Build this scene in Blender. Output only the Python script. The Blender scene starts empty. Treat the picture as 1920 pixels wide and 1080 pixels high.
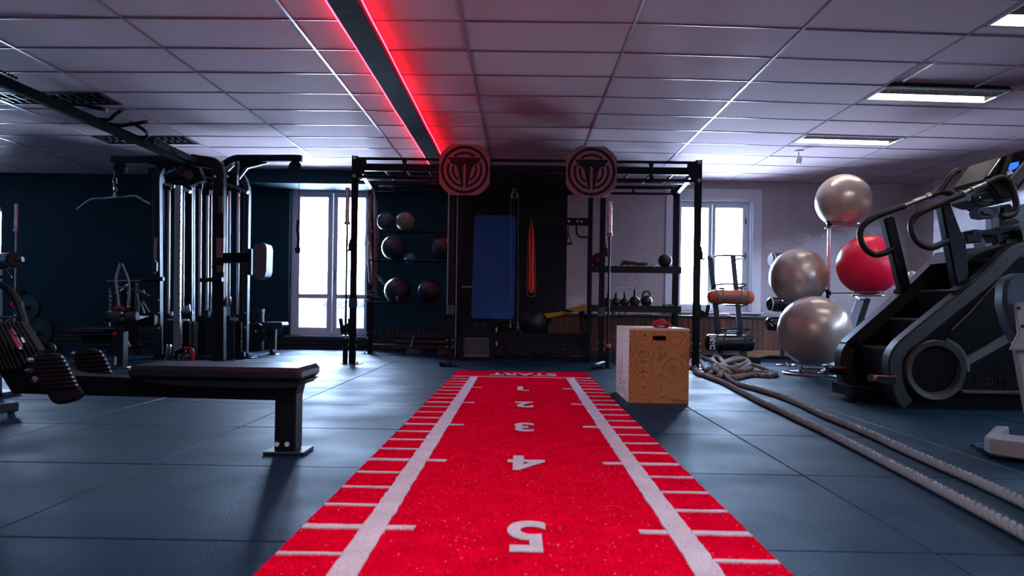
import bpy, bmesh, math, random
from mathutils import Vector, Matrix, noise
random.seed(7)
PI = math.pi
scene = bpy.context.scene
COL = scene.collection

# ------------------------------------------------------------------ camera
F = 1400.0; CX = 960.0; CY = 577.5; CAMH = 0.685
YAW = 15/1400.0; ROLL = 0.0150
_f = Vector((-math.sin(YAW), math.cos(YAW), 0)); _r0 = Vector((math.cos(YAW), math.sin(YAW), 0)); _z = Vector((0, 0, 1))
_r = _r0*math.cos(ROLL) + _z*math.sin(ROLL)
_u = _z*math.cos(ROLL) - _r0*math.sin(ROLL)
CAM = Vector((0, 0, CAMH))
cd = bpy.data.cameras.new('camera'); cam = bpy.data.objects.new('camera', cd); COL.objects.link(cam)
m = Matrix((( _r.x, _u.x, -_f.x, 0), (_r.y, _u.y, -_f.y, 0), (_r.z, _u.z, -_f.z, CAMH), (0, 0, 0, 1)))
cam.matrix_world = m
cd.sensor_width = 36; cd.lens = F/1920*36; cd.shift_y = (CY-540)/1920
cd.clip_start = 0.05; cd.clip_end = 200
cd.dof.use_dof = True; cd.dof.focus_distance = 5.6; cd.dof.aperture_fstop = 3.2
scene.camera = cam

# ------------------------------------------------------------------ world, light, exposure
scene.view_settings.view_transform = 'Standard'; scene.view_settings.look = 'None'
scene.view_settings.gamma = 1; scene.view_settings.use_curve_mapping = False
scene.view_settings.exposure = 0.0
w = bpy.data.worlds.new('sky'); scene.world = w; w.use_nodes = True
bg = w.node_tree.nodes['Background']; bg.inputs[0].default_value = (0.50, 0.67, 1.0, 1); bg.inputs[1].default_value = 118.0
def area(name, loc, size, rot, energy, col, portal=False):
    l = bpy.data.lights.new(name, 'AREA'); l.shape = 'RECTANGLE'; l.size = size[0]; l.size_y = size[1]
    l.energy = energy; l.color = col
    if portal: l.cycles.is_portal = True
    o = bpy.data.objects.new(name, l); COL.objects.link(o); o.location = loc; o.rotation_euler = rot
    return o
# portals for the two big openings in the back wall and the one on the far left
area('portal_door', (-2.965, 12.0, 1.37), (1.2, 2.35), (PI/2, 0, PI), 1, (1, 1, 1), True)
area('portal_window', (3.03, 12.0, 1.55), (1.2, 1.75), (PI/2, 0, PI), 1, (1, 1, 1), True)
area('portal_left', (-8.75, 12.0, 1.55), (1.2, 1.75), (PI/2, 0, PI), 1, (1, 1, 1), True)
# daylight of unseen left wall windows; the other three are added fill
area('daylight_left_wall', (-9.3, 6.0, 1.6), (5.0, 1.5), (PI/2, 0, -PI/2), 20, (0.18, 0.54, 1.0))
area('fill_rear_wall', (0.6, -4.2, 1.7), (6.0, 1.6), (PI/2, 0, 0), 26, (0.92, 0.9, 1.0))  # unseen fill added behind the camera to brighten the room
area('fill_over_track', (0.1, 0.6, 2.64), (1.6, 3.4), (0, 0, 0), 78, (1.0, 0.86, 0.92))  # overhead fill added to brighten the track, no known lamp
area('fill_right_wall', (8.3, 7.5, 1.7), (3.5, 1.4), (PI/2, 0, PI/2), 7, (1.0, 0.86, 0.9))  # warm side fill added on the right, no known window
scene.cycles.use_denoising = True
scene.cycles.max_bounces = 6
scene.cycles.sample_clamp_indirect = 6

# ------------------------------------------------------------------ helpers
def P(px, py, Y):
    d = _f + _r*((px-CX)/F) - _u*((py-CY)/F)
    return CAM + d*(Y/d.y)
def G(px, py, Z=0.0):
    d = _f + _r*((px-CX)/F) - _u*((py-CY)/F)
    return CAM + d*((Z-CAMH)/d.z)
def L(n, Y): return n*Y/F

def lin(c):
    return tuple(((v/255)/12.92 if v/255 <= 0.04045 else ((v/255+0.055)/1.055)**2.4) for v in c)

_mats = {}
def M(name, col, rough=0.5, metal=0.0, bump=0.0, bs=60, var=0.0, vs=8, emit=None, es=0, spec=0.5, coat=0, fn=None, rv=0.07):
    if name in _mats: return _mats[name]
    mt = bpy.data.materials.new(name); mt.use_nodes = True; nt = mt.node_tree; b = nt.nodes['Principled BSDF']
    c = (*col, 1)
    b.inputs['Base Color'].default_value = c; b.inputs['Roughness'].default_value = rough; b.inputs['Metallic'].default_value = metal
    b.inputs['Specular IOR Level'].default_value = spec; b.inputs['Coat Weight'].default_value = coat
    tc = nt.nodes.new('ShaderNodeTexCoord')
    n2 = nt.nodes.new('ShaderNodeTexNoise'); n2.inputs['Scale'].default_value = vs; n2.inputs['Detail'].default_value = 5
    nt.links.new(tc.outputs['Object'], n2.inputs['Vector'])
    if var:
        mx = nt.nodes.new('ShaderNodeMix'); mx.data_type = 'RGBA'
        mx.inputs[6].default_value = tuple(v*(1-var) for v in col)+(1,); mx.inputs[7].default_value = tuple(min(1, v*(1+var)) for v in col)+(1,)
        nt.links.new(n2.outputs['Fac'], mx.inputs[0]); nt.links.new(mx.outputs[2], b.inputs['Base Color'])
    # wear: roughness wanders a little over every surface
    mr = nt.nodes.new('ShaderNodeMapRange'); mr.inputs[3].default_value = max(0.02, rough-rv); mr.inputs[4].default_value = min(1, rough+rv)
    nt.links.new(n2.outputs['Fac'], mr.inputs[0]); nt.links.new(mr.outputs[0], b.inputs['Roughness'])
    if bump:
        n = nt.nodes.new('ShaderNodeTexNoise'); n.inputs['Scale'].default_value = bs; n.inputs['Detail'].default_value = 6
        nt.links.new(tc.outputs['Object'], n.inputs['Vector'])
        bp = nt.nodes.new('ShaderNodeBump'); bp.inputs['Strength'].default_value = bump; bp.inputs['Distance'].default_value = 0.01
        nt.links.new(n.outputs['Fac'], bp.inputs['Height']); nt.links.new(bp.outputs[0], b.inputs['Normal'])
    if emit:
        b.inputs['Emission Color'].default_value = (*emit, 1); b.inputs['Emission Strength'].default_value = es
    if fn: fn(nt, b, tc)
    _mats[name] = mt
    return mt

class MB:
    def __init__(s): s.bm = bmesh.new()
    def _add(s, bm2, M4=None):
        me = bpy.data.meshes.new('t'); 
        if M4 is not None: bm2.transform(M4)
        bm2.to_mesh(me); bm2.free(); s.bm.from_mesh(me); bpy.data.meshes.remove(me)
    def box(s, c, size, bev=0.0, rot=None, seg=1):
        b = bmesh.new(); bmesh.ops.create_cube(b, size=1)
        bmesh.ops.scale(b, vec=size, verts=b.verts)
        if bev: bmesh.ops.bevel(b, geom=b.edges[:], offset=bev, segments=seg, affect='EDGES', profile=0.6)
        m4 = Matrix.Translation(c)
        if rot is not None: m4 = m4 @ rot
        s._add(b, m4); return s
    def box2(s, a, b_, bev=0.0):
        a = Vector(a); b_ = Vector(b_)
        return s.box((a+b_)/2, tuple(abs(v) for v in (b_-a)), bev)
    def cyl(s, p0, p1, r, r2=None, seg=20, caps=True, bev=0):
        p0 = Vector(p0); p1 = Vector(p1); d = p1-p0
        b = bmesh.new(); bmesh.ops.create_cone(b, cap_ends=caps, segments=seg, radius1=r, radius2=r if r2 is None else r2, depth=d.length)
        if bev:
            es = [e for e in b.edges if len(e.link_faces) == 2 and any(len(f.verts) > 4 for f in e.link_faces)]
            bmesh.ops.bevel(b, geom=es, offset=bev, segments=3, affect='EDGES')
        s._add(b, Matrix.Translation((p0+p1)/2) @ d.to_track_quat('Z', 'Y').to_matrix().to_4x4()); return s
    def sphere(s, c, r, sx=1, sy=1, sz=1, u=40, v=24, rot=None):
        b = bmesh.new(); bmesh.ops.create_uvsphere(b, u_segments=u, v_segments=v, radius=r)
        bmesh.ops.scale(b, vec=(sx, sy, sz), verts=b.verts)
        m4 = Matrix.Translation(c)
        if rot is not None: m4 = m4 @ rot
        s._add(b, m4); return s
    def lathe(s, prof, c, axis=(0, 0, 1), seg=32):
        b = bmesh.new(); rings = []
        for r, z in prof:
            rings.append([b.verts.new((r*math.cos(2*PI*i/seg), r*math.sin(2*PI*i/seg), z)) for i in range(seg)] if r > 1e-5 else [b.verts.new((0, 0, z))])
        for A, B in zip(rings, rings[1:]):
            for i in range(seg):
                j = (i+1) % seg
                if len(A) == 1 and len(B) == 1: continue
                if len(A) == 1: b.faces.new((A[0], B[i], B[j]))
                elif len(B) == 1: b.faces.new((A[i], A[j], B[0]))
                else: b.faces.new((A[i], A[j], B[j], B[i]))
        bmesh.ops.recalc_face_normals(b, faces=b.faces)
        s._add(b, Matrix.Translation(c) @ Vector(axis).to_track_quat('Z', 'Y').to_matrix().to_4x4()); return s
    def prism(s, pts, thick, bev=0.0):
        """pts: planar 3D outline; extruded by the vector thick"""
        b = bmesh.new(); vs = [b.verts.new(p) for p in pts]; f = b.faces.new(vs)
        r = bmesh.ops.extrude_face_region(b, geom=[f])
        bmesh.ops.translate(b, verts=[g for g in r['geom'] if isinstance(g, bmesh.types.BMVert)], vec=Vector(thick))
        bmesh.ops.recalc_face_normals(b, faces=b.faces)
        if bev:
            es = [e for e in b.edges if len(e.link_faces) == 2 and any(len(q.verts) == len(pts) for q in e.link_faces)]
            bmesh.ops.bevel(b, geom=es, offset=bev, segments=2, affect='EDGES', clamp_overlap=True)
        big = [q for q in b.faces if len(q.verts) > 4]
        if big: bmesh.ops.triangulate(b, faces=big)
        s._add(b); return s
    def sweep(s, pts, sec, up=None, closed=False, caps=True, twist=0):
        pts = [Vector(p) for p in pts]; n = len(pts)
        T = []
        for i in range(n):
            a = pts[(i-1) % n] if (closed or i > 0) else pts[i]; c = pts[(i+1) % n] if (closed or i < n-1) else pts[i]
            T.append((c-a).normalized())
        N = Vector(up) if up is not None else (Vector((0, 0, 1)) if abs(T[0].z) < 0.9 else Vector((0, 1, 0)))
        b = bmesh.new(); rings = []
        for i in range(n):
            N = (N - T[i]*N.dot(T[i]))
            if N.length < 1e-6: N = T[i].orthogonal()
            N.normalize(); B = T[i].cross(N)
            k = sec(i/(n-1)) if callable(sec) else sec
            # widen at corners so that the section keeps its width
            rings.append([b.verts.new(pts[i]+B*x+N*y) for x, y in k])
        m_ = len(rings[0]); rng = range(n if closed else n-1)
        for i in rng:
            A = rings[i]; C_ = rings[(i+1) % n]
            for j in range(m_):
                b.faces.new((A[j], A[(j+1) % m_], C_[(j+1) % m_], C_[j]))
        if caps and not closed:
            b.faces.new(rings[0][::-1]); b.faces.new(rings[-1])
        bmesh.ops.recalc_face_normals(b, faces=b.faces)
        s._add(b); return s
    def tube(s, pts, r, seg=12, closed=False, smooth=0, caps=True):
        if smooth: pts = cr(pts, smooth, closed)
        if callable(r): return s.sweep(pts, lambda t: circ(r(t), seg), closed=closed, caps=caps)
        return s.sweep(pts, circ(r, seg), closed=closed, caps=caps)
    def rect(s, pts, w_, h_, up=None, smooth=0, closed=False, bev=0.004):
        if smooth: pts = cr(pts, smooth, closed)
        return s.sweep(pts, rr(w_, h_, bev), up=up, closed=closed)
    def torus(s, c, R, r, axis=(0, 0, 1), seg=48, s2=10, sx=1, sy=1):
        q = Vector(axis).to_track_quat('Z', 'Y').to_matrix()
        pts = [Vector(c)+q @ Vector((R*sx*math.cos(2*PI*i/seg), R*sy*math.sin(2*PI*i/seg), 0)) for i in range(seg)]
        return s.tube(pts, r, s2, closed=True)
def circ(r, n=12): return [(r*math.cos(2*PI*i/n), r*math.sin(2*PI*i/n)) for i in range(n)]
def rr(w_, h_, b=0.004):
    w_ /= 2; h_ /= 2
    return [(w_-b, -h_), (w_, -h_+b), (w_, h_-b), (w_-b, h_), (-w_+b, h_), (-w_, h_-b), (-w_, -h_+b), (-w_+b, -h_)]
def cr(pts, k=6, closed=False):
    pts = [Vector(p) for p in pts]; n = len(pts); out = []
    rng = n if closed else n-1
    for i in range(rng):
        p1 = pts[i]; p2 = pts[(i+1) % n]
        p0 = pts[(i-1) % n] if (closed or i > 0) else p1*2-p2
        p3 = pts[(i+2) % n] if (closed or i < n-2) else p2*2-p1
        for j in range(k):
            t = j/k
            out.append(0.5*((2*p1)+(p2-p0)*t+(2*p0-5*p1+4*p2-p3)*t*t+(3*p1-p0-3*p2+p3)*t**3))
    if not closed: out.append(pts[-1])
    return out

ORG = {}
def link(name, me, parent=None, loc=None):
    o = bpy.data.objects.new(name, me); COL.objects.link(o)
    if parent is not None: o.parent = parent
    return o
def B(mb, name, mat, parent=None, sharp=35, loc=None):
    """link everything collected in mb as ONE mesh object; world coordinates in, origin at base centre (top level) or at the part's own middle"""
    bm = mb.bm; bm.verts.ensure_lookup_table()
    xs = [v.co.x for v in bm.verts]; ys = [v.co.y for v in bm.verts]; zs = [v.co.z for v in bm.verts]
    c = Vector(((min(xs)+max(xs))/2, (min(ys)+max(ys))/2, (min(zs)+max(zs))/2 if parent is not None else min(zs))) if loc is None else Vector(loc)
    bmesh.ops.translate(bm, verts=bm.verts, vec=-c)
    me = bpy.data.meshes.new(name); bm.to_mesh(me); bm.free()
    for p in me.polygons: p.use_smooth = True
    me.set_sharp_from_angle(angle=math.radians(sharp))
    me.materials.append(mat)
    o = link(name, me, parent)
    o.location = c - (ORG[parent.name] if parent is not None else Vector((0, 0, 0)))
    ORG[o.name] = c
    return o
def tag(o, label=None, cat=None, group=None, kind=None):
    if label: o['label'] = label
    if cat: o['category'] = cat
    if group: o['group'] = group
    if kind: o['kind'] = kind
    return o
def thing(name, label, cat, loc, group=None):
    o = bpy.data.objects.new(name, None); COL.objects.link(o); o.location = loc; o.empty_display_size = 0.1
    ORG[o.name] = Vector(loc)
    return tag(o, label, cat, group)
def root(name, loc):
    o = bpy.data.objects.new(name, None); COL.objects.link(o); o.location = loc; ORG[o.name] = Vector(loc); o['kind'] = 'structure'; return o
def part_copy(src, name, parent, loc, rot=None):
    o = bpy.data.objects.new(name, src.data); COL.objects.link(o); o.parent = parent; o.location = Vector(loc)-ORG[parent.name]
    if rot: o.rotation_euler = rot
    ORG[o.name] = Vector(loc); return o
def text(s, size, mat, name, parent, mtx, offset=0.0, extrude=0.0008, sx=1.0):
    cu = bpy.data.curves.new('t', 'FONT'); cu.body = s; cu.size = size; cu.extrude = extrude; cu.offset = offset; cu.align_x = 'CENTER'; cu.align_y = 'CENTER'
    t = bpy.data.objects.new('t', cu); COL.objects.link(t)
    me = bpy.data.meshes.new_from_object(t); bpy.data.objects.remove(t); bpy.data.curves.remove(cu)
    bm = bmesh.new(); bm.from_mesh(me); bpy.data.meshes.remove(me)
    bmesh.ops.scale(bm, vec=(sx, 1, 1), verts=bm.verts); bm.transform(mtx)
    q = MB(); q.bm.free(); q.bm = bm
    return B(q, name, mat, parent)
RX = lambda a: Matrix.Rotation(a, 4, 'X')
RY = lambda a: Matrix.Rotation(a, 4, 'Y')
RZ = lambda a: Matrix.Rotation(a, 4, 'Z')

# ------------------------------------------------------------------ materials
def wall_fn(scale, strength):
    def fn(nt, b, tc):
        mp = nt.nodes.new('ShaderNodeMapping'); mp.inputs['Rotation'].default_value = (PI/2, 0, 0)
        nt.links.new(tc.outputs['Object'], mp.inputs['Vector'])
        ns = nt.nodes.new('ShaderNodeTexNoise'); ns.inputs['Scale'].default_value = 3.0; nt.links.new(tc.outputs['Object'], ns.inputs['Vector'])
        ad = nt.nodes.new('ShaderNodeMixRGB'); ad.blend_type = 'ADD'; ad.inputs[0].default_value = 0.05
        nt.links.new(mp.outputs[0], ad.inputs[1]); nt.links.new(ns.outputs['Color'], ad.inputs[2])
        br = nt.nodes.new('ShaderNodeTexBrick'); br.inputs['Scale'].default_value = 1.0; br.inputs['Brick Width'].default_value = 0.21; br.inputs['Row Height'].default_value = 0.065
        br.inputs['Mortar Size'].default_value = 0.008; br.inputs['Mortar Smooth'].default_value = 1.0
        br.inputs['Color1'].default_value = (1, 1, 1, 1); br.inputs['Color2'].default_value = (0.85, 0.85, 0.85, 1); br.inputs['Mortar'].default_value = (0.62, 0.62, 0.62, 1)
        nt.links.new(ad.outputs[0], br.inputs['Vector'])
        n = nt.nodes.new('ShaderNodeTexNoise'); n.inputs['Scale'].default_value = 14; n.inputs['Detail'].default_value = 8; n.inputs['Roughness'].default_value = 0.6
        nt.links.new(tc.outputs['Object'], n.inputs['Vector'])
        n3 = nt.nodes.new('ShaderNodeTexVoronoi'); n3.inputs['Scale'].default_value = 5.0; nt.links.new(tc.outputs['Object'], n3.inputs['Vector'])
        pit = nt.nodes.new('ShaderNodeMapRange'); pit.inputs[1].default_value = 0.0; pit.inputs[2].default_value = 0.10; pit.inputs[3].default_value = 0.0; pit.inputs[4].default_value = 1.0
        nt.links.new(n3.outputs['Distance'], pit.inputs[0])
        m1 = nt.nodes.new('ShaderNodeMath'); m1.operation = 'MULTIPLY_ADD'; m1.inputs[1].default_value = 1.6
        m2 = nt.nodes.new('ShaderNodeMath'); m2.operation = 'MULTIPLY_ADD'; m2.inputs[1].default_value = 0.8
        bk = nt.nodes.new('ShaderNodeMath'); bk.operation = 'MULTIPLY'; bk.inputs[1].default_value = 0.45; nt.links.new(br.outputs['Color'], bk.inputs[0])
        nt.links.new(n.outputs['Fac'], m1.inputs[0]); nt.links.new(bk.outputs[0], m1.inputs[2])
        nt.links.new(pit.outputs[0], m2.inputs[0]); nt.links.new(m1.outputs[0], m2.inputs[2])
        bp = nt.nodes.new('ShaderNodeBump'); bp.inputs['Strength'].default_value = strength; bp.inputs['Distance'].default_value = 0.012
        nt.links.new(m2.outputs[0], bp.inputs['Height']); nt.links.new(bp.outputs[0], b.inputs['Normal'])
    return fn
m_wall_dark = M('dark_blue_painted_brick', (0.002, 0.032, 0.046), 0.7, spec=0.2, var=0.15, fn=wall_fn(1, 0.6))
m_wall_black = M('black_painted_brick', (0.0025, 0.004, 0.008), 0.8, fn=wall_fn(1, 0.5))
m_wall_grey = M('grey_painted_brick', (0.52, 0.47, 0.50), 0.75, var=0.12, fn=wall_fn(1, 0.8))
m_wall_plain = M('plain_wall', (0.10, 0.09, 0.10), 0.8, bump=0.2)
m_brick = M('dark_brick', (0.014, 0.020, 0.026), 0.65, bump=0.5, bs=40, var=0.4, vs=3)
m_tile = M('ceiling_tile_board', (0.64, 0.46, 0.48), 0.9, bump=0.35, bs=300, var=0.05, vs=2)
m_grid = M('ceiling_grid_metal', (0.36, 0.31, 0.34), 0.32, spec=0.8)
m_white = M('white_paint', (0.82, 0.86, 0.92), 0.45, bump=0.05)
m_black = M('black_powder_coat', (0.002, 0.004, 0.008), 0.48, spec=0.2, bump=0.08, bs=400)
m_blackm = M('matt_black_steel', (0.004, 0.006, 0.009), 0.55, spec=0.3, bump=0.1, bs=300)
m_frame = M('slate_grey_steel', (0.012, 0.022, 0.032), 0.55, spec=0.3, bump=0.05)
m_chrome = M('chrome', (0.42, 0.39, 0.41), 0.24, 1.0)
m_steel = M('brushed_steel', (0.36, 0.36, 0.39), 0.34, 1.0)
m_plast = M('black_plastic', (0.010, 0.011, 0.013), 0.4, bump=0.15, bs=500)
m_cast = M('grey_textured_plastic', (0.013, 0.013, 0.0135), 0.45, spec=0.35, bump=0.12, bs=400)
m_rubber = M('black_rubber', (0.010, 0.010, 0.012), 0.5, bump=0.2, bs=200)
m_red = M('red_plastic', (0.55, 0.01, 0.02), 0.35)
m_vinyl = M('black_vinyl', (0.005, 0.007, 0.011), 0.36, spec=0.55, bump=0.15, bs=250)
m_pad = M('ribbed_pad_rubber', (0.009, 0.007, 0.012), 0.6, spec=0.2, bump=0.1)

def floor_fn(nt, b, tc):
    n = nt.nodes.new('ShaderNodeTexNoise'); n.inputs['Scale'].default_value = 160; n.inputs['Detail'].default_value = 3
    g = nt.nodes.new('ShaderNodeNewGeometry')
    nt.links.new(g.outputs['Position'], n.inputs['Vector'])
    nl = nt.nodes.new('ShaderNodeTexNoise'); nl.inputs['Scale'].default_value = 1.6; nl.inputs['Detail'].default_value = 6; nt.links.new(g.outputs['Position'], nl.inputs['Vector'])
    a = nt.nodes.new('ShaderNodeMapRange'); a.inputs[1].default_value = 0.3; a.inputs[2].default_value = 0.7; a.inputs[3].default_value = 0.72; a.inputs[4].default_value = 1.3
    nt.links.new(nl.outputs['Fac'], a.inputs[0])
    hi = nt.nodes.new('ShaderNodeMapRange'); hi.inputs[1].default_value = 0.60; hi.inputs[2].default_value = 0.78; hi.inputs[3].default_value = 1.0; hi.inputs[4].default_value = 4.5
    nt.links.new(n.outputs['Fac'], hi.inputs[0])
    mu = nt.nodes.new('ShaderNodeMath'); mu.operation = 'MULTIPLY'; nt.links.new(a.outputs[0], mu.inputs[0]); nt.links.new(hi.outputs[0], mu.inputs[1])
    vm = nt.nodes.new('ShaderNodeVectorMath'); vm.operation = 'SCALE'; vm.inputs[0].default_value = (0.005, 0.022, 0.044)
    nt.links.new(mu.outputs[0], vm.inputs['Scale']); nt.links.new(vm.outputs[0], b.inputs['Base Color'])
    bp = nt.nodes.new('ShaderNodeBump'); bp.inputs['Strength'].default_value = 0.6; bp.inputs['Distance'].default_value = 0.004
    nt.links.new(n.outputs['Fac'], bp.inputs['Height']); nt.links.new(bp.outputs[0], b.inputs['Normal'])
    r = nt.nodes.new('ShaderNodeMapRange'); r.inputs[1].default_value = 0.3; r.inputs[2].default_value = 0.7; r.inputs[3].default_value = 0.66; r.inputs[4].default_value = 0.46
    nt.links.new(nl.outputs['Fac'], r.inputs[0]); nt.links.new(r.outputs[0], b.inputs['Roughness'])
    b.inputs['Specular Tint'].default_value = (0.20, 0.62, 1.0, 1); b.inputs['Specular IOR Level'].default_value = 0.10
m_floor = M('rubber_floor', (0.03, 0.04, 0.05), 0.5, fn=floor_fn)
m_joint = M('floor_base', (0.004, 0.005, 0.006), 0.8)

def turf_fn(c1, c2, speck):
    def fn(nt, b, tc):
        g = nt.nodes.new('ShaderNodeNewGeometry')
        n = nt.nodes.new('ShaderNodeTexNoise'); n.inputs['Scale'].default_value = 120; n.inputs['Detail'].default_value = 4; n.inputs['Roughness'].default_value = 0.7
        nt.links.new(g.outputs['Position'], n.inputs['Vector'])
        n2 = nt.nodes.new('ShaderNodeTexNoise'); n2.inputs['Scale'].default_value = 9; n2.inputs['Detail'].default_value = 4; nt.links.new(g.outputs['Position'], n2.inputs['Vector'])
        ad = nt.nodes.new('ShaderNodeMath'); ad.operation = 'MULTIPLY_ADD'; ad.inputs[1].default_value = 0.5; nt.links.new(n2.outputs['Fac'], ad.inputs[0]); nt.links.new(n.outputs['Fac'], ad.inputs[2])
        mr = nt.nodes.new('ShaderNodeMapRange'); mr.inputs[1].default_value = 0.5; mr.inputs[2].default_value = 1.0; nt.links.new(ad.outputs[0], mr.inputs[0])
        mx = nt.nodes.new('ShaderNodeMix'); mx.data_type = 'RGBA'; mx.inputs[6].default_value = (*c1, 1); mx.inputs[7].default_value = (*c2, 1)
        nt.links.new(mr.outputs[0], mx.inputs[0])
        v = nt.nodes.new('ShaderNodeTexVoronoi'); v.inputs['Scale'].default_value = 75; nt.links.new(g.outputs['Position'], v.inputs['Vector'])
        # a few pale tips of worn pile: voronoi cells whose random value is high
        sp = nt.nodes.new('ShaderNodeSeparateColor'); nt.links.new(v.outputs['Color'], sp.inputs[0])
        big = nt.nodes.new('ShaderNodeTexNoise'); big.inputs['Scale'].default_value = 2.2; nt.links.new(g.outputs['Position'], big.inputs['Vector'])
        su = nt.nodes.new('ShaderNodeMath'); su.operation = 'MULTIPLY_ADD'; su.inputs[1].default_value = 0.5; nt.links.new(big.outputs['Fac'], su.inputs[0]); nt.links.new(sp.outputs[0], su.inputs[2])
        t = nt.nodes.new('ShaderNodeMath'); t.operation = 'GREATER_THAN'; t.inputs[1].default_value = 1.12; nt.links.new(su.outputs[0], t.inputs[0])
        d = nt.nodes.new('ShaderNodeMath'); d.operation = 'LESS_THAN'; d.inputs[1].default_value = 0.22; nt.links.new(v.outputs['Distance'], d.inputs[0])
        k = nt.nodes.new('ShaderNodeMath'); k.operation = 'MULTIPLY'; nt.links.new(t.outputs[0], k.inputs[0]); nt.links.new(d.outputs[0], k.inputs[1])
        k2 = nt.nodes.new('ShaderNodeMath'); k2.operation = 'MULTIPLY'; k2.inputs[1].default_value = 0.8*speck; nt.links.new(k.outputs[0], k2.inputs[0])
        mx2 = nt.nodes.new('ShaderNodeMix'); mx2.data_type = 'RGBA'; mx2.inputs[7].default_value = (0.8, 0.45, 0.5, 1)
        nt.links.new(k2.outputs[0], mx2.inputs[0]); nt.links.new(mx.outputs[2], mx2.inputs[6]); nt.links.new(mx2.outputs[2], b.inputs['Base Color'])
        bp = nt.nodes.new('ShaderNodeBump'); bp.inputs['Strength'].default_value = 0.8; bp.inputs['Distance'].default_value = 0.01
        nt.links.new(n.outputs['Fac'], bp.inputs['Height']); nt.links.new(bp.outputs[0], b.inputs['Normal'])
    return fn
m_turf = M('red_turf', (0.6, 0, 0.03), 1.0, spec=0.0, fn=turf_fn((0.60, 0.0, 0.014), (1.0, 0.002, 0.05), 0.9))
m_turfw = M('white_turf', (0.6, 0.6, 0.6), 0.9, spec=0.1, fn=turf_fn((0.50, 0.47, 0.52), (0.82, 0.80, 0.86), 0))

KNOTS = [(-0.10, 0.215), (-0.12, 0.09), (-0.115, -0.055), (-0.105, -0.165), (0.12, 0.20), (0.10, -0.02)]
def wood_fn(c1, c2, c3, knots, rings=()):
    def fn(nt, b, tc):
        g = nt.nodes.new('ShaderNodeTexCoord')
        mp = nt.nodes.new('ShaderNodeMapping'); mp.inputs['Scale'].default_value = (0.7, 1.0, 6.5) if knots else (5, 1, 0.6)
        nt.links.new(g.outputs['Object'], mp.inputs['Vector'])
        n = nt.nodes.new('ShaderNodeTexNoise'); n.inputs['Scale'].default_value = 1.7; n.inputs['Detail'].default_value = 2.5; n.inputs['Distortion'].default_value = 0.6
        nt.links.new(mp.outputs[0], n.inputs['Vector'])
        mu = nt.nodes.new('ShaderNodeMath'); mu.operation = 'MULTIPLY'; mu.inputs[1].default_value = 11 if knots else 14; nt.links.new(n.outputs['Fac'], mu.inputs[0])
        last = mu
        for kx, kz in rings:
            m3 = nt.nodes.new('ShaderNodeMapping'); m3.inputs['Location'].default_value = (-kx*0.85, 0, -kz); m3.inputs['Scale'].default_value = (0.85, 0, 1)
            nt.links.new(g.outputs['Object'], m3.inputs['Vector'])
            ln = nt.nodes.new('ShaderNodeVectorMath'); ln.operation = 'LENGTH'; nt.links.new(m3.outputs[0], ln.inputs[0])
            ex = nt.nodes.new('ShaderNodeMapRange'); ex.interpolation_type = 'SMOOTHSTEP'; ex.inputs[1].default_value = 0.0; ex.inputs[2].default_value = 0.13; ex.inputs[3].default_value = 5.5; ex.inputs[4].default_value = 0.0
            nt.links.new(ln.outputs['Value'], ex.inputs[0])
            ad_ = nt.nodes.new('ShaderNodeMath'); ad_.operation = 'ADD'; nt.links.new(last.outputs[0], ad_.inputs[0]); nt.links.new(ex.outputs[0], ad_.inputs[1]); last = ad_
        mu = last
        fr = nt.nodes.new('ShaderNodeMath'); fr.operation = 'PINGPONG'; fr.inputs[1].default_value = 1.0; nt.links.new(mu.outputs[0], fr.inputs[0])
        rp = nt.nodes.new('ShaderNodeValToRGB'); nt.links.new(fr.outputs[0], rp.inputs[0])
        rp.color_ramp.elements[0].color = (*c1, 1); rp.color_ramp.elements[1].color = (*c2, 1)
        e = rp.color_ramp.elements.new(0.22); e.color = (*c3, 1); e = rp.color_ramp.elements.new(0.55); e.color = (*c2, 1)
        n2 = nt.nodes.new('ShaderNodeTexNoise'); n2.inputs['Scale'].default_value = 3; n2.inputs['Detail'].default_value = 6; nt.links.new(g.outputs['Object'], n2.inputs['Vector'])
        mr = nt.nodes.new('ShaderNodeMapRange'); mr.inputs[3].default_value = 0.7; mr.inputs[4].default_value = 1.25; nt.links.new(n2.outputs['Fac'], mr.inputs[0])
        ml = nt.nodes.new('ShaderNodeVectorMath'); ml.operation = 'SCALE'; nt.links.new(rp.outputs[0], ml.inputs[0]); nt.links.new(mr.outputs[0], ml.inputs['Scale'])
        nt.links.new(ml.outputs[0], b.inputs['Base Color'])
    return fn
m_ply = M('plywood', (0.6, 0.4, 0.2), 0.55, spec=0.3, fn=wood_fn((0.27, 0.085, 0.022), (0.45, 0.175, 0.052), (0.37, 0.135, 0.038), True, KNOTS))
m_plyedge = M('plywood_edge', (0.62, 0.45, 0.28), 0.6, bump=0.2)
m_knot = M('wood_knot', (0.13, 0.05, 0.02), 0.6)
def board_fn(nt, b, tc):
    wood_fn((0.11, 0.030, 0.014), (0.18, 0.055, 0.026), (0.14, 0.042, 0.02), False)(nt, b, tc)
m_board = M('reddish_wood_board', (0.2, 0.1, 0.05), 0.45, fn=board_fn)
m_board2 = M('brown_wood_board', (0.2, 0.1, 0.05), 0.45, fn=wood_fn((0.065, 0.024, 0.014), (0.115, 0.045, 0.027), (0.085, 0.033, 0.02), False))

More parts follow.
